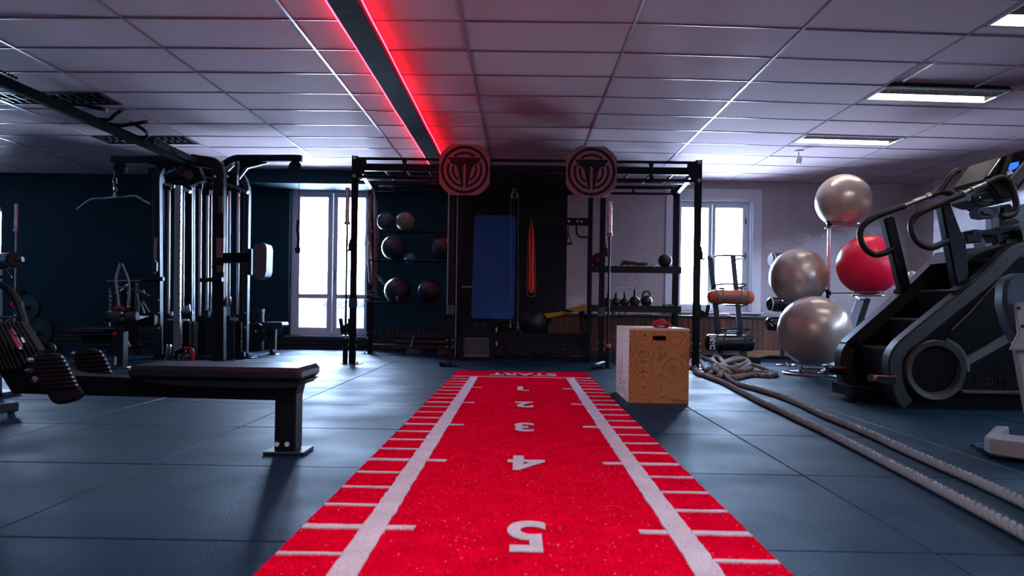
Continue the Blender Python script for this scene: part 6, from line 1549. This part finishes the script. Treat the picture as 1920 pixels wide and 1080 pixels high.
plate(70, 624, 27, YP-0.1, ('lower front dark plate on the tree above the floor', 'lower rear dark plate behind the front one near the floor'))

# ------------------------------------------------------------------ four station cable tower
YT = 9.0
tw = thing('cable_tower', 'tall slate black cable tower with chrome guide rods and weight stacks', 'cable machine', (-4.0, 9.2, 0))
def U(pts, Y, wd, dp, nm, mat=m_frame, sm=0, up=(0, -1, 0)):
    return B(MB().rect([P(x, y, Y) for x, y in pts], wd, dp, up=up, smooth=sm, bev=0.012), nm, mat, tw)
U([(297, 672), (296.5, 520), (295.5, 340), (297, 326), (303, 314), (313, 307), (328, 304), (345, 304)], 9.1, 0.085, 0.10, 'left_frame')
U([(303, 668), (302, 520), (301, 345), (304, 330), (311, 320), (325, 314)], 9.18, 0.05, 0.10, 'left_frame_liner', m_black)
U([(411.5, 676), (411.5, 500), (411.5, 325), (409, 314), (402, 307), (392, 305), (375, 303), (360, 300)], 8.9, 0.135, 0.11, 'centre_frame', m_blackm)
U([(459.5, 672), (462, 500), (464, 365), (463, 350), (458, 336), (449, 324), (436, 314)], 9.35, 0.065, 0.10, 'right_frame')
U([(454.5, 668), (456, 500), (457, 370), (455, 350), (448, 335)], 9.45, 0.06, 0.08, 'right_frame_liner', m_black)
U([(352, 660), (352, 500), (352, 310)], 9.6, 0.15, 0.12, 'core_column', m_black)
# top structure
U([(308, 335), (345, 336), (400, 340)], 9.3, 0.07, 0.06, 'top_rail', m_black)
U([(340, 303), (362, 320), (372, 345)], 9.2, 0.20, 0.12, 'pulley_housing', m_black)
U([(360, 318), (400, 322), (455, 340)], 9.5, 0.16, 0.1, 'head_block', m_black)
U([(362, 298), (385, 297), (402, 304)], 9.3, 0.05, 0.06, 'head_cap', m_black)
for a_, d_ in (((425, 345), (437, 350)), ((441, 351), (465, 361)), ((310, 345), (329, 350)), ((341, 352), (357, 360))):
    B(MB().rect([P(*a_, 9.1), P(*d_, 9.1)], 0.05, 0.035, up=(0, 0, 1)), 'rod_bracket', m_steel, tw)
# chrome guide rods with bushings
rods = [(316.5, 352, 588, 9.25), (375, 350, 592, 9.15), (388.8, 362, 582, 9.3), (363.5, 346, 590, 9.4), (396, 356, 586, 9.5), (429.5, 354, 592, 9.15), (446, 357, 590, 9.25), (425, 366, 590, 9.3), (344.5, 350, 588, 9.3)]
for px, y0, y1, Y in rods:
    a_ = P(px+0.6, y0, Y); c_ = P(px-0.8, y1, Y)
    B(MB().cyl(a_, c_, 0.016 if px not in (363.5, 396, 425, 344.5) else 0.008, seg=16), 'guide_rod', m_chrome, tw)
    if px not in (363.5, 396, 425, 344.5):
        B(MB().cyl(c_, c_-Vector((0, 0, 0.09)), 0.026, seg=16), 'bushing', m_black, tw)
        B(MB().cyl(a_+Vector((0, 0, 0.04)), a_-Vector((0, 0, 0.03)), 0.028, seg=16), 'bushing', m_black, tw)
# aluminium column with numbers scale
B(MB().rect([P(335, 348, 8.95), P(332, 668, 8.95)], 0.075, 0.05, up=(0, -1, 0)), 'aluminium_column', M('aluminium', (0.50, 0.53, 0.53), 0.35, 0.7), tw)
q = MB()
for k in range(22):
    py = 362+k*13.5; q.box(P(339.3-k*0.13, py, 8.917), (0.010, 0.004, 0.012))
B(q, 'hole_scale', m_black, tw)
# weight stacks
def stack(px0, px1, py0, py1, Y, n, teeth, side):
    a_ = P(px0, py0, Y); c_ = P(px1, py1, Y); h_ = (a_.z-c_.z)/n
    for k in range(n):
        o = B(MB().box(((a_.x+c_.x)/2, Y+0.06, c_.z+h_*(k+0.5)), (c_.x-a_.x, 0.13, h_-0.004), 0.002), 'weight_plate', m_plate, tw)
    q = MB()
    for k in range(n):
        for tx in teeth: q.box(((a_.x+c_.x)/2+tx*(c_.x-a_.x)/2, Y-0.008, c_.z+h_*(k+0.5)), (0.02, 0.006, h_*0.4), 0.001)
    if teeth: B(q, 'plate_labels', M('pale_label', (0.42, 0.48, 0.52), 0.45), tw)
stack(354, 382, 602, 667, 9.2, 19, (-0.75, -0.2, 0.1), 1)
stack(437, 452, 604, 664, 9.2, 19, (-0.6,), 1)
stack(318, 333, 598, 664, 9.3, 18, (), 1)
B(MB().box2(P(316, 592, 9.15), P(332, 672, 9.2), 0.004), 'stack_shroud', m_frame, tw)
B(MB().prism([P(383, 590, 9.22), P(400, 590, 9.22), P(400, 668, 9.22), P(383, 668, 9.22)], (0, 0.2, 0), 0.004), 'stack_shroud', m_frame, tw)
B(MB().prism([P(424, 596, 9.12), P(436, 596, 9.12), P(436, 664, 9.12), P(424, 664, 9.12)], (0, 0.05, 0), 0.004), 'stack_shroud', m_frame, tw)
B(MB().box2(P(316.5, 597, 9.14), P(327, 601, 9.16)).box2(P(335, 598, 9.14), P(355, 602, 9.16)), 'stack_label', M('pale_label', (0.42, 0.48, 0.52), 0.45), tw)
B(MB().box2(P(430, 595.5, 9.11), P(446, 601, 9.13)), 'stack_label', M('pinkish_label', (0.32, 0.28, 0.34), 0.45), tw)
B(MB().box(P(342, 603.5, 9.1), (0.014, 0.01, 0.02)).box(P(318.5, 599, 9.12), (0.07, 0.004, 0.012)), 'yellow_marker', M('yellow_sticker', (0.6, 0.6, 0.1), 0.5), tw)
q = MB()
for px, py in ((322, 584), (336, 584), (392, 586), (432, 594), (440, 594)): q.cyl(P(px, py, 9.2), P(px, py+9, 9.2), 0.014, seg=12); 
B(q, 'stack_bolt', m_steel, tw)
q = MB().sphere(P(350, 580, 8.95), 0.045, sy=0.7, u=20, v=14).torus(P(355, 580, 8.93), 0.05, 0.014, axis=(1, 0.4, 0.1)).cyl(P(340, 585, 8.9), P(362, 586, 8.9), 0.02)
B(q, 'swivel_pulley', m_steel, tw)
B(MB().torus(P(429.5, 565, 9.0), 0.045, 0.018, axis=(0.9, 0.6, 0), sx=1).cyl(P(429.5, 565, 9.02), P(429.5, 565, 8.97), 0.03), 'round_pulley', m_steel, tw)
# base rails
U([(297, 669), (350, 671), (411, 671)], 9.05, 0.06, 0.05, 'base_rail', m_frame)
U([(415, 671), (459, 664)], 9.2, 0.06, 0.05, 'base_rail', m_frame)
for px, py in ((297, 676), (411.5, 680), (459.5, 670)):
    c_ = P(px, py, 9.0 if px < 450 else 9.35)
    B(MB().box((c_.x, c_.y+0.05, 0.008), (0.20, 0.20, 0.016), 0.004).box((c_.x, c_.y+0.05, 0.03), (0.10, 0.12, 0.06), 0.004), 'floor_plate', m_black, tw)
# red bolts and stickers on the frames
q = MB()
for px, py in ((297.5, 562), (297.5, 586), (297.5, 615)): q.cyl(P(px, py, 9.04), P(px, py, 9.03), 0.010, seg=10)
for px, py in ((459.8, 586), (459.8, 614)): q.cyl(P(px, py, 9.29), P(px, py, 9.28), 0.010, seg=10)
B(q, 'bolt', m_steel, tw)
U([(413.5, 368), (413.5, 399)], 8.84, 0.045, 0.006, 'oval_badge', M('dim_badge', (0.06, 0.045, 0.06), 0.4))
U([(413.5, 446), (413, 483)], 8.84, 0.085, 0.005, 'safety_sticker', M('pink_sticker', (0.30, 0.15, 0.19), 0.5, var=0.3, vs=40))
U([(413.5, 498), (413, 510)], 8.84, 0.080, 0.005, 'safety_sticker', M('pink_sticker2', (0.22, 0.08, 0.10), 0.5))
U([(292.3, 445), (291, 485)], 9.04, 0.03, 0.005, 'height_sticker', M('pale_sticker', (0.35, 0.38, 0.42), 0.5))
# phone holder loop on the left frame
B(MB().rect([P(284, 488, 9.0), P(291, 487, 9.0), P(290, 513, 9.0), P(282, 514, 9.0)], 0.014, 0.02, up=(0, -1, 0), closed=True).box(P(292, 500, 9.0), (0.035, 0.05, 0.12), 0.008), 'cable_holder', m_frame, tw)
# horizontal cross handles
B(MB().cyl(P(266, 524, 9.02), P(305, 523, 8.95), 0.026, seg=20, bev=0.004).cyl(P(305, 523, 8.94), P(307, 523, 8.94), 0.028, seg=20), 'accessory_bar', m_black, tw)
B(MB().cyl(P(376, 525, 8.78), P(415, 524, 8.72), 0.026, seg=20, bev=0.004).cyl(P(415, 524, 8.71), P(417, 524, 8.71), 0.028, seg=20).box(P(410, 524, 8.82), (0.10, 0.12, 0.05), 0.006), 'accessory_bar', m_black, tw)
# back pad on its arm
B(MB().rect([P(420, 484, 8.85), P(472, 483.5, 8.85)], 0.12, 0.06, up=(0, -1, 0)), 'pad_arm', m_black, tw)
out = [(479, 456), (491, 455), (497, 458), (499, 466), (498, 508), (495, 518), (488, 522), (478, 523), (474, 518), (474, 462)]
B(MB().prism([P(x, y, 8.62) for x, y in out], (0, 0.26, 0), 0.022), 'chest_pad', M('grey_vinyl', (0.10, 0.10, 0.13), 0.4), tw)
B(MB().box2(P(462, 466, 8.82), P(474, 516, 8.88), 0.006), 'pad_backing', m_frame, tw)
# lat arms
arm = MB().rect([P(210, 299, 9.0), P(258, 299, 9.0), P(318, 298, 9.05)], 0.075, 0.08, up=(0, 0, 1), bev=0.01)
B(arm, 'left_arm', m_frame, tw)
B(MB().prism([P(272, 304, 9.0), P(322, 304, 9.0), P(322, 318, 9.0), P(300, 313, 9.0)], (0, 0.06, 0)), 'arm_gusset', m_black, tw)
B(MB().rect([P(420, 310, 9.1), P(430, 303, 9.1), P(443, 297.5, 9.1), P(460, 297, 9.1), P(500, 297, 9.05), P(552, 297, 9.0), P(566, 298, 9.0)], 0.085, 0.08, up=(0, 0, 1), bev=0.01, smooth=3), 'right_arm', m_black, tw)
B(MB().prism([P(449, 301, 9.1), P(504, 301, 9.1), P(500, 306, 9.1), P(463, 315, 9.1), P(449, 330, 9.1)], (0, 0.06, 0)), 'arm_gusset', m_black, tw)
B(MB().rect([P(463, 315, 9.05), P(448, 335, 9.05)], 0.025, 0.02, up=(0, -1, 0)).rect([P(425, 320, 9.05), P(437, 309, 9.05)], 0.04, 0.03, up=(0, -1, 0)), 'chrome_brace', m_steel, tw)
B(MB().box2(P(441, 303, 9.05), P(448, 348, 9.12), 0.004), 'drop_link', m_black, tw)
for px, py in ((225, 314), (553, 313)):
    c_ = P(px, py, 9.0)
    B(MB().lathe([(0.012, -0.018), (0.05, -0.018), (0.062, -0.022), (0.07, -0.02), (0.07, 0.02), (0.062, 0.022), (0.05, 0.018), (0.012, 0.018)], c_, axis=(0, -1, 0), seg=36), 'end_pulley', m_blackm, tw)
    B(MB().torus(c_, 0.072, 0.007, axis=(0, 1, 0), seg=36, s2=6).cyl(c_-Vector((0, 0.03, 0)), c_+Vector((0, 0.03, 0)), 0.010), 'pulley_guard', m_frame, tw)
B(MB().cyl(P(214.5, 309, 9.0), P(214, 332, 9.0), 0.004, seg=6), 'cable', m_steel, tw)
B(MB().cyl(P(562, 309, 9.0), P(559, 413, 9.0), 0.0035, seg=6), 'cable', m_frame, tw)
# pulley wheels inside the housing
for px, py in ((340, 321), (353, 328)):
    B(MB().lathe([(0.01, -0.015), (0.06, -0.015), (0.06, 0.015), (0.01, 0.015)], P(px, py, 8.95), axis=(0.9, -0.5, 0), seg=28), 'inner_pulley', M('dim_red_black', (0.035, 0.015, 0.02), 0.35), tw)
q = MB()
for px, py in ((403, 331), (427, 331), (418, 306)): q.sphere(P(px, py, 8.83 if px < 410 else 9.05), 0.014, u=12, v=8)
B(q, 'bolt_cap', m_white, tw)

# lat bar on its snap hooks
c_ = P(214, 371, 9.0)
t = thing('lat_bar', 'chrome lat pull down bar hanging on snap hooks before the dark wall', 'pull down bar', (c_.x, 9.0, P(214, 393, 9.0).z))
def z1_pts(pts): return [P(x/3.6, 120+y/3.6, 9.0) for x, y in pts]
B(MB().tube(z1_pts([(518, 985), (560, 952), (605, 920), (640, 911), (700, 908), (765, 903), (840, 897), (905, 893), (935, 902), (970, 923), (1024, 952)]), 0.0145, 14, smooth=4), 'bent_bar', M('polished_bar', (0.8, 0.8, 0.84), 0.22, 1.0), t)
for kn in ([(655, 910), (710, 907)], [(790, 901), (845, 897)], [(940, 905), (968, 921)]): B(MB().tube(z1_pts(kn), 0.0155, 12), 'knurling', m_steel, t)
B(MB().tube(z1_pts([(515, 987), (524, 981)]), 0.019, 12).tube(z1_pts([(1018, 949), (1028, 955)]), 0.019, 12), 'end_cap', m_frame, t)
q = MB()
q.rect(z1_pts([(762, 770), (787, 770), (787, 806), (762, 806)]), 0.012, 0.012, up=(0, -1, 0), closed=True)
q.torus(P(768/3.6, 120+830/3.6, 9.0), 0.022, 0.006, axis=(1, 0.2, 0), seg=20, s2=6, sy=1.6).torus(P(778/3.6, 120+850/3.6, 9.0), 0.022, 0.006, axis=(0.2, 1, 0), seg=20, s2=6, sy=1.6)
q.tube(z1_pts([(772, 870), (762, 900)]), 0.009, 8).tube(z1_pts([(778, 870), (782, 900)]), 0.009, 8).tube(z1_pts([(765, 680), (770, 765)]), 0.005, 6)
B(q, 'snap_hook', m_chrome, t)
# triceps rope before the glazed door
c_ = P(559, 445, 9.0)
t = thing('triceps_rope', 'dark braided triceps rope hanging in front of the glazed door', 'rope', (c_.x, 9.0, P(559, 474, 9.0).z))
rope([P(559, 413, 9.0), P(557.5, 430, 9.0), P(559.5, 445, 9.0), P(558.5, 466, 9.0)], 0.019, 0.04, 'braid', m_rubber, t, 3, 7, 6)
B(MB().cyl(P(558.5, 464, 9.0), P(558, 475, 9.0), 0.036, 0.03, seg=20, bev=0.006), 'rope_stopper', m_rubber, t)

# long pull-up beam from the tower towards the camera
bx = P(345, 300, 8.9).x
t = thing('pull_up_beam', 'long black overhead beam from the cable tower to the top left corner', 'pull-up beam', (bx, 6.8, 2.3))
za, zb_2 = P(0, 151, 5.8), P(345, 301, 8.9)
B(MB().rect([Vector((za.x+(za.x-zb_2.x)*0.6, 5.8-3.1*0.6, za.z+(za.z-zb_2.z)*0.6)), za, zb_2], 0.062, 0.085, up=(0, 0, 1)), 'main_tube', M('beam_black', (0.002, 0.003, 0.004), 0.9, spec=0.04), t)
B(MB().rect([P(285, 268, 8.1)+Vector((0.0, 0, 0.03)), P(385, 318, 9.05)+Vector((0, 0, 0.05))], 0.05, 0.06, up=(0, 0, 1)), 'splice_tube', m_frame, t)
q = MB()
for s_ in range(5):
    for px, py, Y in ((2+s_*7, 136+s_*3, 5.85), (310+s_*5, 277+s_*3.2, 8.35)): q.cyl(P(px, py, Y), P(px, py-4, Y), 0.012, seg=8)
B(q, 'bolt', m_black, t)
def hnd(pts, nm='bent_handle'):
    pt_ = [P(x, y, Y) for x, y, Y in pts]
    o = B(MB().tube(pt_, 0.017, 12, smooth=5), nm, m_black, t)
    d = (pt_[-1]-pt_[-2]).normalized()
    B(MB().cyl(pt_[-1]-d*0.02, pt_[-1]+d*0.012, 0.019, seg=14, bev=0.003), 'red_end_cap', M('dull_red_cap', (0.30, 0.09, 0.10), 0.35), o)
hnd([(122, 196, 6.75), (138, 196, 6.75), (156, 197, 6.72), (176, 201, 6.7), (198, 205.5, 6.7)])
hnd([(180, 223, 7.15), (198, 224.5, 7.15), (207, 223, 7.15), (216, 214, 7.1), (230, 205, 7.0)])
hnd([(205, 232, 7.35), (222, 236, 7.35), (240, 234, 7.35), (258, 231, 7.3), (276, 228, 7.3)])
hnd([(250, 254, 7.85), (264, 258, 7.85), (275, 256, 7.85), (276, 250, 7.8), (266, 241, 7.7), (246, 229, 7.6)])

# ------------------------------------------------------------------ lat seat in front of the tower
YZ = 7.75
def z4(pts, Y=YZ): return [P(130+x/4.912, 480+y/4.912, Y) for x, y in pts]
px_ = P(223, 690, YZ).x
t = thing('pulldown_station', 'pull down seat with thigh rollers on a single post left of the tower', 'seat machine', (px_, YZ, 0))
pz1 = P(223, 622, YZ).z; pz0 = 0.015
B(MB().box2((px_-0.055, YZ-0.03, 0.012), (px_+0.055, YZ+0.08, pz1+0.06), 0.008), 'post', m_frame, t)
B(MB().box((px_, YZ+0.02, 0.007), (0.25, 0.20, 0.014), 0.004), 'floor_plate', m_steel, t)
B(MB().box((px_-0.02, YZ-0.033, P(220, 676, YZ).z), (0.026, 0.004, 0.09)), 'white_sticker', m_white, t)
B(MB().cyl(*z4([(330, 557), (385, 558)], YZ-0.05), 0.062, seg=36, bev=0.012), 'near_roller_end', m_frame, t)
B(MB().cyl(*z4([(340, 557), (490, 560)], YZ-0.05), 0.052, seg=32, bev=0.008), 'thigh_roller', M('grey_vinyl2', (0.05, 0.06, 0.08), 0.4), t)
B(MB().cyl(*z4([(530, 556), (628, 556)], YZ-0.05), 0.050, seg=32, bev=0.008), 'thigh_roller', M('grey_vinyl2', (0.05, 0.06, 0.08), 0.4), t)
B(MB().cyl(*z4([(480, 557), (540, 557)], YZ-0.05), 0.03, seg=20), 'roller_axle', m_black, t)
B(MB().prism(z4([(430, 600), (640, 585), (780, 540), (780, 632), (660, 640), (500, 700), (430, 690)], YZ), (0, 0.06, 0), 0.006), 'seat_bracket', m_blackm, t)
B(MB().rect([P(250, 599, YZ+0.1), P(288, 599, 8.95)], 0.09, 0.08, up=(0, 0, 1)), 'link_beam', m_frame, t)
B(MB().box2(z4([(45, 665)], YZ+0.05)[0]-Vector((0, 0.05, 0)), z4([(400, 722)], YZ+0.05)[0]+Vector((0, 0.28, 0)), 0.025), 'seat_pad', m_frame, t)
B(MB().box2(z4([(115, 730)], YZ+0.1)[0], z4([(415, 805)], YZ+0.1)[0]+Vector((0, 0.15, 0)), 0.006), 'seat_beam', m_black, t)
B(MB().cyl(*z4([(318, 690), (420, 690)], YZ+0.0), 0.02), 'seat_slide', m_black, t)
c_ = P(215.5, 626, YZ-0.06)
B(MB().sphere(c_, 0.021, u=20, v=14).cyl(c_, c_+Vector((0.0, 0.06, 0)), 0.010), 'red_knob', m_red, t)
q = MB().sphere(z4([(495, 575)], YZ-0.09)[0], 0.016, u=14, v=10).cyl(*z4([(480, 590), (510, 600)], YZ-0.09), 0.012); q.sphere(z4([(330, 610)], YZ-0.05)[0], 0.016, u=14, v=10).cyl(*z4([(365, 610), (375, 650)], YZ-0.02), 0.014).cyl(*z4([(570, 585), (632, 568)], YZ-0.02), 0.006)
B(q, 'chrome_fitting', m_chrome, t)
B(MB().tube(z4([(495, 720), (520, 760), (545, 810), (560, 835)], YZ+0.2), 0.014, 8).tube(z4([(525, 700), (500, 745)], YZ+0.2), 0.014, 8), 'chrome_brace', m_steel, t)

# attachment tree behind the seat
YV = 9.9
c_ = P(240, 650, YV)
t = thing('attachment_stand', 'dark stand column with hooks for cable handles by the dark wall', 'stand', (c_.x, YV, 0))
a_ = P(227, 529, YV); d_ = P(253, 529, YV)
B(MB().box2((a_.x, YV, 0.05), (d_.x, YV+0.12, a_.z), 0.006), 'column', m_black, t)
B(MB().cyl(*z4([(350, 232), (690, 226)], YV-0.1), 0.012, seg=12), 'top_bar', m_steel, t)
q = MB()
q.tube([P(190, 662, YV-0.45), P(214, 645, YV-0.1), P(235, 652, YV)], 0.022, 8).tube([P(258, 668, YV-0.25), P(240, 650, YV)], 0.02, 8).tube([P(272, 642, YV+0.2), P(276, 648, YV+0.2), P(250, 660, YV)], 0.016, 8, smooth=3)
for px, py, Y in ((190, 663, YV-0.45), (260, 668, YV-0.25), (203, 660, YV)): c2 = P(px, py, Y); q.cyl((c2.x, Y, 0), (c2.x, Y, 0.07), 0.03)
B(q, 'splayed_foot', m_black, t)
for k in range(5): B(MB().rect([P(207+k*11, 540+8*(k % 2), YV+0.02), P(205+k*11, 541+8*(k % 2), YV-0.14)], 0.012, 0.012), 'hook', m_steel, t)
# handles that hang on it
def hang(nm, label, pts_list, r, mat, loc, extra=None, grp='cable attachments on the stand'):
    g_ = thing(nm, label, 'cable handle', loc, grp)
    for k, pts in enumerate(pts_list): B(MB().tube(pts, r, 10), 'bow' if k == 0 else 'bow_leg', mat, g_)
    if extra: B(extra, 'swivel', m_chrome, g_)
hang('row_attachment', 'tall chrome V shaped bar standing before the dark column', [z4([(472, 68), (430, 200), (437, 290), (452, 390), (456, 455)], YV-0.22), z4([(486, 68), (545, 225), (552, 290), (550, 400), (545, 492)], YV-0.22)], 0.017, m_chrome, z4([(490, 495)], YV-0.22)[0],
     MB().sphere(z4([(522, 272)], YV-0.25)[0], 0.022, u=14, v=10).cyl(*z4([(475, 330), (508, 305)], YV-0.25), 0.024).cyl(*z4([(430, 290), (555, 290)], YV-0.22), 0.012).sphere(z4([(545, 470)], YV-0.23)[0], 0.024, u=14, v=10))
q = MB()
for k in range(10): q.torus(z4([(374+(k % 2)*8, 320+k*19)], YV-0.14)[0], 0.015, 0.005, axis=(1, 0, 0.2) if k % 2 else (0.2, 1, 0), seg=14, s2=6, sy=1.3)
tag(B(q, 'hanging_chain', m_chrome), 'short chrome chain hanging left of the V shaped bar', 'chain')
g_ = thing('red_strap', 'red ankle strap with steel rings above the thigh roller', 'strap', z4([(460, 510)], YV-0.3)[0])
q = MB().tube(z4([(420, 500), (430, 478), (455, 470), (488, 478), (500, 500)], YV-0.3), 0.022, 10, smooth=4); B(q, 'strap_loop', m_red, g_)
B(MB().torus(z4([(455, 465)], YV-0.32)[0], 0.018, 0.005, axis=(0, 1, 0), seg=16, s2=6).torus(z4([(482, 468)], YV-0.32)[0], 0.018, 0.005, axis=(0, 1, 0), seg=16, s2=6), 'steel_ring', m_chrome, g_)
hang('stirrup_handle', 'bronze stirrup handle hanging right of the column', [z4([(620, 345), (650, 335), (680, 345), (735, 362)], YV-0.1), z4([(620, 350), (630, 400), (640, 440), (632, 512)], YV-0.1)], 0.014, M('bronze_strap', (0.16, 0.11, 0.07), 0.5), z4([(650, 515)], YV-0.1)[0],
     MB().sphere(z4([(680, 335)], YV-0.12)[0], 0.022, u=14, v=10).cyl(*z4([(620, 318), (690, 318)], YV-0.12), 0.010))
hang('single_grip', 'pale single grip with its bow standing on the link beam', [z4([(680, 420), (668, 450), (690, 528)], YV-0.1), z4([(690, 440), (720, 490), (742, 520)], YV-0.1)], 0.012, m_steel, z4([(690, 530)], YV-0.1)[0],
     MB().torus(z4([(681, 430)], YV-0.1)[0], 0.022, 0.007, axis=(0, 1, 0), seg=20))

# ------------------------------------------------------------------ round plate and red lever before the tower
YW2 = 8.35
c_ = P(318, 660, YW2)
t = thing('lever_machine', 'small machine head with chrome discs and red bent lever before the tower', 'machine', (P(335, 668, YW2).x, YW2, 0))
B(MB().lathe([(0.02, 0), (0.085, 0.0), (0.09, 0.01), (0.08, 0.02), (0.02, 0.02)], P(315, 660, YW2), axis=(-0.85, -0.5, 0), seg=40), 'rear_disc', m_steel, t)
B(MB().lathe([(0.02, 0), (0.085, 0.0), (0.095, 0.012), (0.08, 0.022), (0.02, 0.022)], P(321, 660, YW2-0.03), axis=(-0.85, -0.5, 0), seg=40), 'chrome_disc', m_chrome, t)
B(MB().rect([P(328, 663, YW2), P(347, 655, YW2)], 0.05, 0.04, up=(0, -1, 0)), 'lever_arm', m_black, t)
B(MB().tube([P(343, 655, YW2), P(352, 653, YW2), P(358.5, 655, YW2), P(361, 664, YW2), P(361, 677, YW2)], 0.020, 14, smooth=5), 'red_lever', m_red, t)
B(MB().sphere(P(350, 668, YW2), 0.02, u=14, v=10).cyl(P(350, 668, YW2), P(344, 672, YW2), 0.012), 'red_knob', m_red, t)
bs_ = P(338, 680, YW2); B(MB().box2((bs_.x-0.12, YW2-0.03, 0), (bs_.x+0.13, YW2+0.05, 0.05), 0.006).box2((P(330, 668, YW2).x-0.02, YW2, 0.03), (P(330, 668, YW2).x+0.02, YW2+0.03, P(330, 664, YW2).z)), 'base', m_black, t)

# ------------------------------------------------------------------ bench and bin right of the tower
YBn = 10.1
t = thing('low_row_bench', 'black flat bench with steel leg between tower and glazed door', 'bench', (P(500, 664, YBn).x, YBn, 0))
def z6(pts, Y=YBn): return [P(280+x/7.2, 540+y/7.2, Y) for x, y in pts]
B(MB().prism(z6([(1325, 480), (1500, 462), (1780, 462), (1793, 500), (1785, 520), (1560, 552), (1500, 560), (1330, 520)], YBn-0.1), (0, 0.3, 0), 0.012), 'bench_pad', m_frame, t)
B(MB().prism(z6([(1320, 500), (1345, 480), (1470, 478), (1510, 500), (1552, 690), (1530, 715), (1330, 712), (1315, 690)], YBn-0.18), (0, 0.06, 0), 0.008), 'end_cover', m_blackm, t)
B(MB().prism(z6([(1540, 570), (1700, 560), (1700, 640), (1560, 660)], YBn), (0, 0.08, 0), 0.004), 'bench_beam', m_frame, t)
a_ = z6([(1622, 620)])[0]; d_ = z6([(1695, 880)])[0]
B(MB().box2((a_.x, YBn, 0.012), (d_.x, YBn+0.08, z6([(1600, 600)])[0].z), 0.004), 'leg', m_frame, t)
B(MB().box2((a_.x-0.03, YBn-0.03, 0), (d_.x+0.03, YBn+0.1, 0.012), 0.004), 'floor_plate', m_steel, t)
q = MB().cyl(z6([(1688, 845)], YBn-0.01)[0], z6([(1688, 845)], YBn-0.03)[0], 0.022); q.cyl(z6([(1337, 585)], YBn-0.185)[0], z6([(1337, 585)], YBn-0.195)[0], 0.01).cyl(z6([(1438, 587)], YBn-0.185)[0], z6([(1438, 587)], YBn-0.195)[0], 0.01).cyl(*z6([(1315, 467), (1352, 467)], YBn-0.15), 0.012)
B(q, 'bolt', m_steel, t)
Yn = 10.9; c_ = P(478.5, 657, Yn); R = L(16, Yn); zt_ = P(478, 579, Yn).z
t = thing('metal_bin', 'dark cylindrical bin with lighter rim behind the flat bench', 'bin', (c_.x, Yn, 0))
B(MB().lathe([(0, 0), (R*0.96, 0), (R*0.97, 0.02), (R*0.95, zt_-0.05), (R*0.95, zt_-0.04), (0, zt_-0.04)], (c_.x, Yn, 0), seg=48), 'drum', m_blackm, t)
B(MB().lathe([(R*0.93, zt_-0.06), (R, zt_-0.055), (R, zt_-0.035), (R*0.97, zt_-0.03), (R, zt_-0.02), (R*0.99, zt_), (R*0.9, zt_), (R*0.88, zt_-0.05)], (c_.x, Yn, 0), seg=48), 'rim', m_frame, t)
